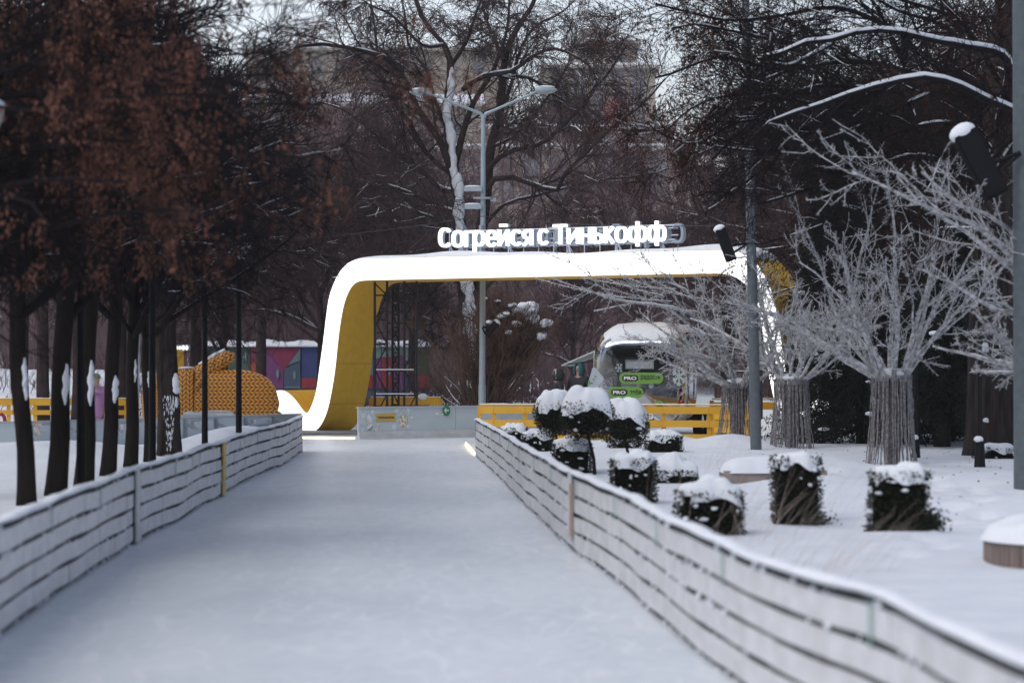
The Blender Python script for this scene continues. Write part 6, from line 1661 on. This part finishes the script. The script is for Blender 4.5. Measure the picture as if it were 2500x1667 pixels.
# ------------------------------------------------------------------ frosted garland trees
def frost_tree(px, Y, collar_py, r_base, r_col, label, seed, nl, Lr, el_r, lean=None, skirt=True, limbs=None, n1=7, n2=5, spur=1.0):
    rng = np.random.RandomState(seed); X0 = PX(px, Y); z0 = hz(X0, Y) - .03
    root = empty('frosted_tree', (X0, Y, z0), label, 'tree', 'small trees coated in frost and wound with light strings')
    zc = PZ(collar_py, Y) - z0
    az = np.arange(nl) / nl * 2 * np.pi + rng.normal(0, .15, nl); el = np.radians(rng.uniform(el_r[0], el_r[1], nl))
    S = np.stack([np.cos(az) * r_col * .6, np.sin(az) * r_col * .6, np.full(nl, zc - .1)], 1)
    D = np.stack([np.cos(az) * np.cos(el), np.sin(az) * np.cos(el), np.sin(el)], 1)
    if lean is not None: D = D + np.array(lean)
    Ln = rng.uniform(Lr[0], Lr[1], nl)
    p0, r0 = grow(S, D, Ln, rng.uniform(.034, .048, nl), 10, rng, .10, (0, 0, .0), .3)
    if limbs:
        for l in limbs:
            q = resample(np.array([P(*a) for a in l]), 10) - np.array([X0, Y, z0]); p0 = np.concatenate([p0, q[None]]); r0 = np.concatenate([r0, (np.linspace(1, .3, 10) * .045)[None]])
    p1, r1 = grow(*spawn(p0, r0, n1, rng, .18, 1, (.35, .95), (.25, .5), .5, up=.1), 7, rng, .13, (0, 0, .03), .35); r1 = np.maximum(r1, .007)
    p2, r2 = grow(*spawn(p1, r1, n2, rng, .15, 1, (.4, 1.1), (.3, .6), .6), 4, rng, .18, (0, 0, 0), .5); r2 = np.clip(r2, .0055, .008)
    # bundle of trunk stems inside
    g = G()
    for k in range(nl):
        a = az[k]; g.tube([(math.cos(a) * .05, math.sin(a) * .05, 0), (math.cos(a) * r_col * .35, math.sin(a) * r_col * .35, zc * .5), tuple(S[k])], [.07, .055, .06], 8)
    g.obj('trunk', M['frost_trunk'], root, smooth=True)
    g = G()
    for p, rd, sd in ((p0, r0, 7), (p1, r1, 5), (p2, r2, 4)):
        V, Q = tubes(p, rd, sd); g.add(V, Q)
    g.obj('crown', M['frost'], root)
    # spurs of rime
    def spurs(p, rd, n, L):
        s = spawn(p, rd, n, rng, .02, 1, (1.0, 1.7), (1, 1), .3, lens=L); q, rr = grow(s[0], s[1], s[2], np.full(len(s[0]), .0058), 2, rng, 0, (0, 0, 0), .35); return tubes(q, rr, 3)
    g = G()
    for (p, rd, n, L) in ((p0, r0, 60, .075), (p1, r1, 17, .07), (p2, r2, 5, .06)):
        V, Q = spurs(p, rd, int(n * spur), L); g.add(V, Q)
    g.obj('frost_spurs', M['frost'], root, kind='stuff')
    gs = G(); snow_on(gs, p0, r0, rng, fill=.5, k=.85); gs.obj('branch_snow', M['snow_clump'], root, smooth=True)
    if skirt:
        g = G(); ns = 44
        aa = np.arange(ns) / ns * 2 * np.pi + rng.normal(0, .04, ns); K = 12; t = np.linspace(0, 1, K)
        Z = zc * (1 - t); Rr = r_col + (r_base - r_col) * t ** 2.2
        pts = np.stack([np.cos(aa)[:, None] * Rr[None] * rng.uniform(.9, 1.05, (ns, 1)), np.sin(aa)[:, None] * Rr[None], np.broadcast_to(Z, (ns, K))], -1)
        pts[:, :, :2] += rng.normal(0, .006, (ns, K, 2))
        V, Q = tubes(pts, np.full((ns, K), .0085), 4); g.add(V, Q)
        s = spawn(pts, np.full((ns, K), .008), 34, rng, 0, 1, (1.2, 1.6), (1, 1), 1, lens=.026); q, rr = grow(s[0], s[1], s[2], np.full(len(s[0]), .006), 2, rng, 0, (0, 0, 0), .5); V, Q = tubes(q, rr, 3); g.add(V, Q)
        g.obj('light_strings', M['frost_string'], root, kind='stuff')
        g = G(); g.blob((0, 0, zc + .02), (r_col * .8, r_col * .8, .09), 16, 8, .04, rng); g.obj('collar_snow', M['snow_clump'], root, smooth=True)
    return root
M['frost_trunk'] = mat('frost_trunk', (.06, .05, .05), .8, col2=(.16, .15, .15), nscale=15)
frost_tree(2178, 38.0, 915, .40, .31, 'largest frosted tree, a skirt of light strings down its trunk', 301, 15, (2.1, 3.4), (28, 80), n1=8, n2=6)
frost_tree(1932, 45.5, 925, .40, .31, 'middle frosted tree with strung trunk, standing between the tall grey pole and the largest one', 302, 13, (1.6, 2.8), (35, 80), n1=8, n2=6)
frost_tree(1800, 49.5, 935, .44, .30, 'left frosted tree behind the tall grey pole, branches reaching left over the trailer', 303, 12, (1.6, 2.6), (22, 75), lean=(-.25, 0, 0),
           limbs=[[(1790, 930, 49.5), (1740, 860, 49), (1680, 790, 48.6), (1600, 740, 48.3), (1520, 745, 48), (1450, 760, 47.8)],
                  [(1795, 930, 49.5), (1760, 850, 49), (1720, 790, 48.5), (1660, 755, 48), (1560, 740, 47.6), (1490, 730, 47.2), (1420, 700, 47)],
                  [(1795, 900, 49.5), (1740, 800, 49), (1690, 720, 48.5), (1640, 690, 48.5), (1570, 690, 48)],
                  [(1800, 900, 49.5), (1740, 880, 49), (1690, 870, 48.5), (1600, 840, 48)]], n1=6, n2=6)
frost_tree(2600, 30.5, 900, .3, .26, 'frosted tree beyond the right edge reaching white branches into the picture', 304, 6, (1.3, 1.8), (8, 35), lean=(-.3, 0, 0), skirt=False,
           limbs=[[(2590, 850, 30.5), (2520, 700, 30), (2400, 560, 29.6), (2270, 510, 29.3), (2150, 450, 29), (2080, 420, 29)],
                  [(2590, 850, 30.5), (2540, 720, 30), (2450, 640, 29.6), (2350, 560, 29.3), (2250, 500, 29), (2190, 430, 29)],
                  [(2590, 900, 30.5), (2540, 780, 30), (2440, 760, 29.6), (2320, 690, 29.3)],
                  [(2590, 850, 30.5), (2530, 650, 30), (2440, 540, 29.6), (2345, 500, 29.3), (2250, 420, 29)]], n1=6, n2=4)

# garlands from the beam to the frosted tree
rng = np.random.RandomState(15)
for i, (a, b, sag, lab) in enumerate((((1307, 679), (1640, 735), .10, 'frosted light string leaving the beam furthest left'), ((1347, 679), (1700, 760), .12, 'frosted light string second from the left under the beam'),
                                 ((1420, 677), (1650, 705), .05, 'frosted light string in the middle under the beam'), ((1470, 675), (1620, 722), .04, 'short frosted light string under the beam, right of the middle one'),
                                 ((1522, 674), (1720, 730), .06, 'frosted light string second from the right under the beam'), ((1576, 672), (1740, 745), .06, 'frosted light string furthest right under the beam'))):
    A = np.array(P(a[0], a[1], 57.5 - .2 * i)); B = np.array(P(b[0], b[1], 49)); t = np.linspace(0, 1, 14)
    pts = A[None] * (1 - t[:, None]) + B[None] * t[:, None]; pts[:, 2] -= np.sin(t * np.pi) * sag
    g = G(); g.tube(pts - A, .009, 4)
    s = spawn((pts - A)[None], np.full((1, 14), .01), 130, rng, 0, 1, (1.2, 1.8), (1, 1), 1, lens=.07); q, rr = grow(s[0], s[1], s[2], np.full(130, .006), 2, rng, 0, (0, 0, 0), .5); V, Q = tubes(q, rr, 3); g.add(V, Q)
    o = g.obj('light_garland', M['frost'], loc=tuple(A)); tag(o, lab, 'light string', 'light strings hung from the arch beam')

# ------------------------------------------------------------------ right-hand big trees
def right_tree():
    rng = np.random.RandomState(400); Y0 = 42.0; X0 = PX(2428, Y0); z0 = hz(X0, Y0) - .1
    root = empty('seed_tree', (X0, Y0, z0), 'thick trunked dark tree at the right edge with long snow lined limbs and brown seeds', 'tree'); O = np.array([X0, Y0, z0])
    g = trunk_mesh([(0, 0, 0), (-.02, 0, 1), (-.03, 0, 2), (0, 0, 4), (.1, 0, 6), (.2, 0, 8.5)], [.46, .43, .41, .36, .28, .12], seed=9, sides=26, ribs=.05); g.obj('trunk', M['bark_rough'], root, smooth=True)
    L = [([(2440, 420), (2500, 300), (2400, 240), (2330, 205), (2270, 190), (2220, 192), (2100, 222), (2000, 258), (1900, 290), (1850, 318), (1830, 345)], 34, .07),
         ([(2440, 300), (2460, 150), (2350, 112), (2280, 100), (2200, 80), (2110, 76), (2030, 98), (1950, 108), (1890, 140), (1850, 145)], 34, .07),
         ([(2030, 108), (1990, 130), (1930, 158), (1890, 155)], 33, .035),
         ([(2120, 218), (2000, 210), (1900, 250), (1800, 330), (1740, 390)], 36, .04),
         ([(2200, 80), (2050, 20), (1900, 40), (1780, 50), (1680, 30), (1600, 10)], 36, .045),
         ([(1950, 108), (1850, 90), (1780, 75), (1700, 60), (1640, 70)], 35, .035),
         ([(2270, 190), (2100, 150), (1900, 170), (1760, 140), (1640, 180), (1600, 190)], 37, .045),
         ([(2330, 205), (2200, 260), (2050, 330), (1900, 370), (1760, 360), (1700, 345)], 37, .045),
         ([(2000, 258), (1850, 230), (1750, 240), (1680, 270), (1620, 330)], 36, .035),
         ([(1900, 290), (1800, 300), (1700, 350), (1620, 330), (1580, 300)], 35, .03),
         ([(2440, 500), (2350, 420), (2250, 380), (2150, 400), (2050, 440), (1950, 470), (1850, 500)], 38, .05),
         ([(2440, 560), (2330, 500), (2200, 480), (2080, 520), (1980, 560), (1880, 590)], 40, .045),
         ([(2440, 200), (2350, 60), (2200, 0), (2050, -40)], 36, .05), ([(2440, 120), (2440, 20), (2380, -80)], 38, .05),
         ([(2350, 112), (2300, 60), (2200, 30), (2120, -10), (2000, -30)], 35, .04),
         ([(2440, 400), (2380, 320), (2300, 300), (2200, 320), (2100, 360), (2000, 420)], 37, .05),
         ([(2440, 640), (2330, 600), (2230, 620), (2130, 660), (2050, 700)], 42, .04),
         ([(2100, 222), (1980, 300), (1880, 400), (1800, 460)], 38, .04),
         ([(2440, 560), (2250, 560), (2080, 580), (1940, 600), (1860, 610)], 48, .04), ([(2440, 600), (2250, 620), (2100, 660), (1980, 690), (1880, 720)], 49, .04)]
    K = 22; p0 = []; r0 = []
    for l, Y, r in L:
        q = np.array([P(px, py, Y0 + (Y - Y0) * (1 - math.exp(-.5 - i * .7))) for i, (px, py) in enumerate(l)]) - O; p0.append(resample(q, K)); r0.append(np.linspace(1, .4, K) * r)
    p0 = np.array(p0); r0 = np.array(r0)
    p1, r1 = grow(*spawn(p0, r0, 15, rng, .1, 1, (.35, 1.0), (.2, .38), .5), 7, rng, .14, (-.01, 0, -.01), .3)
    p2, r2 = grow(*spawn(p1, r1, 8, rng, .1, 1, (.35, 1.0), (.35, .65), .55), 5, rng, .17, (0, 0, -.02), .4); r2 = np.maximum(r2, .0055)
    p3, r3 = grow(*spawn(p2, r2, 5, rng, .1, 1, (.35, 1.0), (.35, .7), .6), 4, rng, .17, (0, 0, -.04), .5); r3 = np.maximum(r3, .0042)
    g = G()
    for p, rd, sd in ((p0, r0, 7), (p1, r1, 4), (p2, r2, 3), (p3, r3, 3)):
        V, Q = tubes(p, rd, sd); g.add(V, Q)
    g.obj('crown', M['twig_black'], root)
    ends = np.concatenate([p3[:, -1], p2[:, -1]]); w = vnoise(ends[:, 0] * 1.4, ends[:, 2] * 1.6 + ends[:, 1], 8); C = ends[w > np.quantile(w, .62)]
    g = G(); V, Q = leaves(rng, C, 5, .045, .05, .012); g.add(V, Q); g.obj('seed_clusters', M['rust_dark'], root, kind='stuff')
    gs = G(); snow_on(gs, p0[:3], r0[:3], rng, fill=1.0, k=1.15, lift=.6, sides=7); snow_on(gs, p0[3:], r0[3:], rng, fill=.32, k=.9); snow_on(gs, p1, r1, rng, fill=.15, k=.8, minr=.008)
    gs.obj('branch_snow', M['snow_clump'], root, smooth=True)
    for (px, py, w_, h_) in ((2405, 848, 10, 12), (2410, 1025, 10, 7), (2440, 880, 5, 8)):
        g = G(); q = P(px, py, Y0 - .42); g.blob(np.array(q) - O, (w_ / FP * Y0, .05, h_ / FP * Y0), 10, 7, .12, rng); g.obj('trunk_snow', M['snow_clump'], root, smooth=True)
right_tree()
polyR = [(1960, 250), (2500, 60), (2520, 760), (2300, 760), (2100, 640), (1900, 640), (1840, 560), (1880, 420)]
limb_tree(410, (PX(2620, 52), 52, hz(PX(2620, 52), 52)), .25, region_targets(6, 42, polyR, (45, 56)), 'dark seed hung tree behind the frosted crowns at the right', r=.07, tw=.0055, leafm='rust_dark',
          leaf_n=6, leaf_frac=.45, leaf_size=(.07, .016), spread=.05, z_hi=8, arch=.8, snow=.35, n1=8, n2=6, n3=4)
polyR2 = [(1500, -60), (1780, -60), (2100, -60), (2500, -60), (2500, 300), (2100, 380), (1800, 420), (1640, 300), (1560, 120)]
limb_tree(411, (PX(2300, 54), 54, hz(PX(2300, 54), 54)), .25, region_targets(7, 30, [(p[0] + 230, p[1]) if p[0] < 1800 else p for p in polyR2], (44, 58)), 'tall dark seed hung tree rising behind the snow lined limbs at the upper right', r=.07, tw=.0055, leafm='rust_dark',
          leaf_n=6, leaf_frac=.45, leaf_size=(.07, .016), spread=.05, z_hi=8, arch=.8, snow=.3, n1=8, n2=6, n3=4)

# ------------------------------------------------------------------ spruces
def spruce_mesh(seed, h=7.0, rmax=2.0, zlow=.5):
    rng = np.random.RandomState(seed); S = []; D = []; Ln = []
    for z in np.arange(zlow, h - .3, .17):
        f = 1 - z / h; n = int(5 + 4 * f); a0 = rng.uniform(0, 6.28)
        for k in range(n):
            a = a0 + k * 2 * math.pi / n + rng.normal(0, .2); S.append((0, 0, z)); D.append((math.cos(a), math.sin(a), .05 - .25 * f + rng.normal(0, .08))); Ln.append(rmax * f ** .8 * rng.uniform(.75, 1.15) + .15)
    S = np.array(S); D = np.array(D, float); Ln = np.array(Ln); p0, r0 = grow(S, D, Ln, np.full(len(S), .022), 7, rng, .05, (0, 0, -.045), .3)
    p1, r1 = grow(*spawn(p0, r0, 12, rng, .15, 1, (.5, 1.1), (.22, .4), .5), 4, rng, .08, (0, 0, -.12), .4)
    g = G()
    for p, rd, sd in ((p0, r0, 4), (p1, r1, 3)):
        V, Q = tubes(p, rd, sd); g.add(V, Q)
    # needles: small hanging blades along the twigs
    c = p1[:, 1:].reshape(-1, 3); V, Q = leaves(rng, c, 5, .03, .10, .016, .7); g.add(V, Q)
    c = p0[:, 1:].reshape(-1, 3); V, Q = leaves(rng, c, 8, .05, .13, .018, .6); g.add(V, Q)
    gs = G()
    tips = p0[:, -1]; sel = rng.choice(len(tips), 34, False)
    for i in sel:
        if tips[i, 2] < 3.2: gs.blob(tips[i] + [0, 0, .03], (rng.uniform(.05, .14), rng.uniform(.05, .12), rng.uniform(.03, .06)), 9, 6, .08, rng)
    return g.mesh('foliage', M['spruce']), gs.mesh('branch_snow', M['snow_clump'], smooth=True)
spA = spruce_mesh(1, 7.5, 1.9, .35); spB = spruce_mesh(2, 6.5, 1.6, .9)
for i, (px, Y, sp, sc, lab) in enumerate(((2105, 49, spA, 1.0, 'dark spruce nearest the frosted trees, lower boughs lumped with snow'), (2035, 55, spB, .95, 'dark spruce left of the others behind the middle frosted tree'),
                                          (2228, 50.5, spB, 1.1, 'dark spruce behind the largest frosted trunk with high boughs'), (2300, 46.5, spB, 1.0, 'dark spruce with a bare lower trunk beside the thick right tree'),
                                          (2385, 55, spA, 1.1, 'dark spruce behind the thick right trunk'), (2500, 50, spA, 1.0, 'dark spruce cut by the right edge'))):
    X0 = PX(px, Y); z0 = hz(X0, Y) - .05; root = empty('spruce_tree', (X0, Y, z0), lab, 'tree', 'dark spruces at the right')
    g = G(); g.tube([(0, 0, 0), (0, 0, 3), (0, 0, 6.2 * sc)], [.17 if px == 2300 else .13, .10, .02], 12); g.obj('trunk', M['bark'], root, smooth=True)
    link('foliage', sp[0], None, root, rot=(0, 0, i * 1.1), scale=(sc, sc, sc), kind='stuff'); link('branch_snow', sp[1], None, root, rot=(0, 0, i * 1.1), scale=(sc, sc, sc), kind='stuff')

# ------------------------------------------------------------------ clipped yews in the garden
def yew_foliage(seed, shape='box', n=5200, taper=0.0):
    rng = np.random.RandomState(seed)
    if shape == 'box':
        p = rng.uniform(-1, 1, (n, 3)); ax = rng.randint(0, 3, n); sg = np.where(rng.rand(n) < .5, -1, 1)
        dep = rng.uniform(.82, 1.04, n)
        p[np.arange(n), ax] = sg * dep
        p[:, 0] *= 1 - taper * (p[:, 2] < -.2) * .3
    else:
        p = norm(rng.normal(0, 1, (n, 3))); p = p / ((np.abs(p) ** 2.8).sum(1, keepdims=True) ** (1 / 2.8)) * rng.uniform(.80, 1.05, (n, 1)); p[:, 2] = np.where(p[:, 2] > 0, p[:, 2] * .85, p[:, 2])
    if shape == 'ball': p = np.where((p[:, 2:] > .72) & (np.hypot(p[:, :1], p[:, 1:2]) < .75), p * .82, p)
    else: p = np.where((p[:, 2:] > .9) & (np.abs(p[:, :1]) < .85) & (np.abs(p[:, 1:2]) < .85), p * .86, p)
    k = 1 + .10 * vnoise(p[:, 0] * 5 + p[:, 2] * 4, p[:, 1] * 5, seed)[:, None] * 2
    p = p * k
    d = norm(p * np.array([1, 1, .6]) + rng.normal(0, .7, p.shape)); sd = norm(np.cross(d, rng.normal(0, 1, p.shape)))
    return p, d, sd
def yew(name, px, Y, wpx, top_py, bot_py, label, seed, shape='box', snow_h=.10, skirt=False, stem=None, group='clipped evergreens in the snowy garden', lumps=3, dy=None, foot=None, cat='bush'):
    rng = np.random.RandomState(seed); X0 = PX(px, Y); z0 = hz(X0, Y) - .03; w = wpx / FP * Y / 2
    zt = PZ(top_py, Y) - z0; zb = 0 if stem is None else PZ(bot_py, Y) - z0
    d_ = dy or w * .9; root = empty(name, (X0, Y, z0), label, cat, group)
    c = np.array([0, 0, (zt + zb) / 2]); sc = np.array([w, d_, (zt - zb) / 2])
    area = w * (zt - zb) * 40000
    n = int(np.clip(area * .42, 2600, 7500))
    p, d, sd = yew_foliage(seed, shape, n)
    L = .030; W_ = .009
    p = p * sc + c
    l = rng.uniform(.6, 1.5, (n, 1)) * L; ww = rng.uniform(.7, 1.4, (n, 1)) * W_
    V = np.stack([p, p + d * l * .5 + sd * ww, p + d * l, p + d * l * .5 - sd * ww], 1).reshape(-1, 3)
    g = G(); g.add(V, np.arange(n * 4).reshape(-1, 4)); g.obj('foliage', M['yew'], root, kind='stuff')
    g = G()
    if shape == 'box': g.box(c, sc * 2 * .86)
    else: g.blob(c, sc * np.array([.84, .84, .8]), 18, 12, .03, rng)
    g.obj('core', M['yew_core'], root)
    # snow cap: heightfield dome with lumps
    R_ = 18; Sg = 48; V = []
    lp = [(rng.uniform(-.75, .75), rng.uniform(-.75, .75), rng.uniform(.22, .42), rng.uniform(.25, .7)) for _ in range(lumps * 3)]
    pw = 6 if shape == 'box' else 2
    for i in range(R_ + 1):
        rr = i / R_
        for j in range(Sg):
            a = 2 * math.pi * j / Sg; ca, sa = math.cos(a), math.sin(a)
            sq = 1 / (abs(ca) ** pw + abs(sa) ** pw) ** (1 / pw)
            edge = 1.0 + .09 * math.sin(a * 3 + seed) + .06 * math.sin(a * 7 + seed * 2) + .04 * math.sin(a * 13 + seed)
            x, y = ca * sq * rr * edge * .97, sa * sq * rr * edge * .97
            h_ = snow_h * .75 * (1 - rr ** 4) ** .5 + max(snow_h * k_ * .9 * max(0, 1 - ((x - lx) ** 2 + (y - ly) ** 2) / lr ** 2) ** .5 for lx, ly, lr, k_ in lp) * (1 - rr ** 8)
            base = zt - .01
            if shape != 'box': base = c[2] + sc[2] * .86 * (1 - min(.96, .80 * (x * x + y * y) ** 1.4)) ** .36 - .02
            dr = 0.0 if rr < .97 else -.035 - .03 * (math.sin(a * 4 + seed) + .6 * math.sin(a * 7 + seed * 3) + 1.2)
            V.append([x * w, y * d_, base + h_ + dr])
    Q = [[i * Sg + j, i * Sg + (j + 1) % Sg, (i + 1) * Sg + (j + 1) % Sg, (i + 1) * Sg + j] for i in range(R_) for j in range(Sg)]
    g = G(); g.add(V, Q); g.obj('snow_cap', M['snow_clump'], root, smooth=True)
    # small snow bits caught on the sides
    g = G()
    for _ in range(8 if shape == 'box' else 7):
        a = rng.uniform(-math.pi, 0); zz = zb + (zt - zb) * (.95 - .75 * rng.rand() ** 1.8); x = math.cos(a); y = -abs(math.sin(a))
        if shape == 'box': x, y = rng.uniform(-.95, .95), -1.0
        kk = 1 if shape == 'box' else math.sqrt(max(.05, 1 - ((zz - c[2]) / sc[2]) ** 2))
        r_ = rng.uniform(.008, .026) * (w / .35) ** .5; g.blob((x * w * kk, y * d_ * kk, zz), (r_ * rng.uniform(1, 2.2), r_, r_ * rng.uniform(.7, 1.1)), 8, 6, .2, rng)
    g.obj('snow_bits', M['snow_clump'], root, smooth=True, kind='stuff')
    if stem is not None:
        g = G(); xs = (stem - px) / FP * Y; g.tube([(xs, 0, 0), (xs * .7 + .02, 0, zb * .5), (0, 0, zb + .12)], [.030, .024, .02], 8); g.obj('stem', M['bark'], root, smooth=True)
    if foot:   # trailing foot of branches with snow
        for (fx, fw, fh) in foot:
            m = 1300; pp = rng.normal(0, .5, (m, 3)) * np.array([fw, fw, fh]) + np.array([fx, -d_ * .5, fh * .8]); dd = norm(rng.normal(0, 1, (m, 3))); s2 = norm(np.cross(dd, rng.normal(0, 1, (m, 3))))
            V = np.stack([pp, pp + dd * .02 + s2 * .010, pp + dd * .04, pp + dd * .02 - s2 * .010], 1).reshape(-1, 3)
            g = G(); g.add(V, np.arange(m * 4).reshape(-1, 4)); g.obj('low_branches', M['yew'], root, kind='stuff')
    return root
yew('clipped_yew', 1254, 47.5, 64, 1046, 1090, 'small clipped yew block nearest the far end of the right fence', 501)
yew('clipped_yew', 1313, 44.5, 74, 1060, 1100, 'clipped yew block second from the far end along the right fence', 502)
yew('clipped_yew', 1396, 35.0, 90, 1084, 1140, 'clipped yew block with a tall round snow lump on top', 503, lumps=1, snow_h=.13)
yew('clipped_yew', 1547, 27.0, 104, 1124, 1215, 'clipped yew block right behind the fence, below the tree shaped topiaries', 504, snow_h=.11)
yew('clipped_yew', 1619, 43.0, 86, 1064, 1100, 'clipped yew block standing under the yellow rail right of the topiaries', 505, lumps=5)
yew('clipped_yew', 1642, 31.5, 112, 1148, 1172, 'low spreading yew almost buried under a thick snow cushion', 506, snow_h=.20, shape='box', lumps=2)
yew('clipped_yew', 1732, 21.9, 152, 1200, 1290, 'wide clipped yew block close behind the right fence with dry grass over it', 507, snow_h=.13, lumps=2)
yew('clipped_yew', 1944, 23.9, 112, 1118, 1262, 'tall clipped yew block in front of the timber planter', 508, snow_h=.07, lumps=1, foot=[(.1, .2, .08)])
yew('clipped_yew', 2194, 21.0, 132, 1152, 1310, 'tallest clipped yew block at the right with ragged lower branches', 509, snow_h=.09, lumps=1, foot=[(.22, .15, .12), (.0, .2, .06), (-.2, .06, .05)])
yew('topiary_tree', 1354, 43.0, 98, 962, 1062, 'leftmost topiary ball on short stems', 511, 'ball', .14, stem=1362, lumps=4, cat='topiary')
yew('topiary_tree', 1432, 34.5, 128, 965, 1072, 'topiary ball on a stem in the middle, with the highest snow hump', 512, 'ball', .17, stem=1452, lumps=4, cat='topiary')
yew('topiary_tree', 1524, 38.5, 118, 990, 1082, 'rightmost topiary ball on a stem in front of the yellow rails', 513, 'ball', .15, stem=1533, lumps=5, cat='topiary')
rr_ = yew('clipped_yew', 1525, 45.5, 80, 1062, 1110, 'loose small yew growing behind the topiary stems', 514, snow_h=.04, shape='ball')
yew('clipped_yew', 2432, 40.2, 92, 1092, 1135, 'low dark bush with a snow pad at the foot of the thick right trunk', 515, snow_h=.07, shape='box')
g = G(); rng = np.random.RandomState(9)
for (px, py, Y, rx, rz_) in ((1395, 950, 40, 48, 24), (1350, 985, 44, 40, 18), (1440, 985, 40, 30, 16)): pass

# planters
def planter(px0, px1, top, bot, Y, label, planks=False, rnd=False):
    X0, X1 = PX(px0, Y), PX(px1, Y); cx = (X0 + X1) / 2; root = empty('planter', (cx, Y, 0), label, 'planter', 'planters in the snowy garden')
    zt, zb = PZ(top, Y), -.05; w = X1 - X0
    if not planks:
        g = G(); g.box((0, 0, (zt + zb) / 2), (w, .8, zt - zb)); g.obj('planter_wall', M['concrete'], root)
        sx, sy = w / 2 * 1.02, .43
    else:
        n = 40; sx, sy = w / 2 * 1.05, w / 2 * 1.05
        for k in range(n):
            a = 2 * math.pi * k / n; r = w / 2
            if math.sin(a) > .3: continue
            g = G(); g.box((r * math.cos(a), r * math.sin(a), (zt + zb) / 2), (.03, 2 * math.pi * r / n * .93, zt - zb), Matrix.Rotation(a, 3, 'Z')); g.obj('plank', M['planter_plank'], root)
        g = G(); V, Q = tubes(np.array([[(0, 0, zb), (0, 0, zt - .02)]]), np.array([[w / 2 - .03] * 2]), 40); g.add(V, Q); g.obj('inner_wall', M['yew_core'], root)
    R_, Sg = 12, 44; V = []
    for i in range(R_ + 1):
        rr = i / R_
        for j in range(Sg):
            a = 2 * math.pi * j / Sg; pw = 8 if not planks else 2; sq = 1 / (abs(math.cos(a)) ** pw + abs(math.sin(a)) ** pw) ** (1 / pw)
            V.append([math.cos(a) * sq * rr * sx * 1.01, math.sin(a) * sq * rr * sy * 1.01, zt + (.16 if not planks else .17) * (1 - rr ** 3) ** .6 + .015 * math.sin(a * 4 + rr * 6) * (rr < .9) - (.03 if rr > .98 else 0)])
    Q = [[i * Sg + j, i * Sg + (j + 1) % Sg, (i + 1) * Sg + (j + 1) % Sg, (i + 1) * Sg + j] for i in range(R_) for j in range(Sg)]
    g = G(); g.add(V, Q); g.obj('snow_cap', M['snow_clump'], root, smooth=True)
planter(1762, 2010, 1146, 1182, 31.5, 'long low timber sided planter topped with snow behind the tall yew')
planter(2410, 2860, 1308, 1370, 18.5, 'large round planter of upright planks heaped with snow at the right edge', planks=True)

# dry grass stalks
def grass():
    rng = np.random.RandomState(33); g = G()
    for (px, py, n, lean, h_) in ((1860, 1330, 90, .35, .75), (1960, 1400, 80, .55, .7), (1690, 1290, 60, .15, .55), (1800, 1300, 60, .05, .6), (1730, 1165, 50, .2, .55), (1760, 1170, 30, .3, .6),
                                  (2010, 1240, 50, .45, .7), (2050, 1400, 60, .7, .6), (1530, 1110, 30, .2, .5), (1790, 1420, 60, .3, .5), (1850, 1150, 20, .3, .4)):
        Y = FP * 1.5 / (py - 900); X = PX(px, Y)
        n = n // 3
        S = np.stack([X + rng.normal(0, .28, n), Y + rng.normal(0, .35, n), np.zeros(n)], 1); S[:, 2] = H(S[:, 0], S[:, 1]) - .02
        D = np.c_[rng.normal(lean, .25, n), rng.normal(0, .15, n), np.ones(n)]
        p, r = grow(S, D, rng.uniform(.5, 1.1, n) * h_, np.full(n, .0014), 6, rng, .04, (.06, 0, -.03), .4); V, Q = tubes(p, r, 3); g.add(V, Q)
    o = g.obj('dry_grass', M['grass']); tag(o, 'thin dry pinkish grass stalks leaning out of the garden snow', 'grass', kind='stuff')
    # fallen leaves and seeds on the snow
    n = 150; X = rng.uniform(3.8, 9.5, n); Y = rng.uniform(22, 44, n); C = np.stack([X, Y, H(X, Y) + .012], 1); V, Q = leaves(rng, C, 1, .0, .08, .018, .0)
    V[:, 2] = np.repeat(C[:, 2], 4) + np.tile([0, .015, .005, .02], n)
    g = G(); g.add(V, Q); o = g.obj('fallen_leaves', M['rust']); tag(o, 'scattered brown fallen leaves on the garden snow', 'leaves', kind='stuff')
grass()

# overhead wires
for i, (a, b, Ya, Yb, sag, lab) in enumerate((((1180, 528), (1900, 545), 60.4, 52, .15, 'thin black cable crossing above the lit letters'), ((300, 590), (1180, 528), 66, 60.4, .25, 'thin black cable running left from the street lamp'),
                                          ((690, 617), (1060, 619), 64, 64, .02, 'thin cable just above the left shoulder of the arch'))):
    A = np.array(P(*a, Ya)); B = np.array(P(*b, Yb)); t = np.linspace(0, 1, 20); pts = A * (1 - t[:, None]) + B * t[:, None]; pts[:, 2] -= np.sin(t * np.pi) * sag
    g = G(); g.tube(pts - A, .009, 4); o = g.obj('cable', M['wire'], loc=tuple(A)); tag(o, lab, 'cable', 'overhead cables')
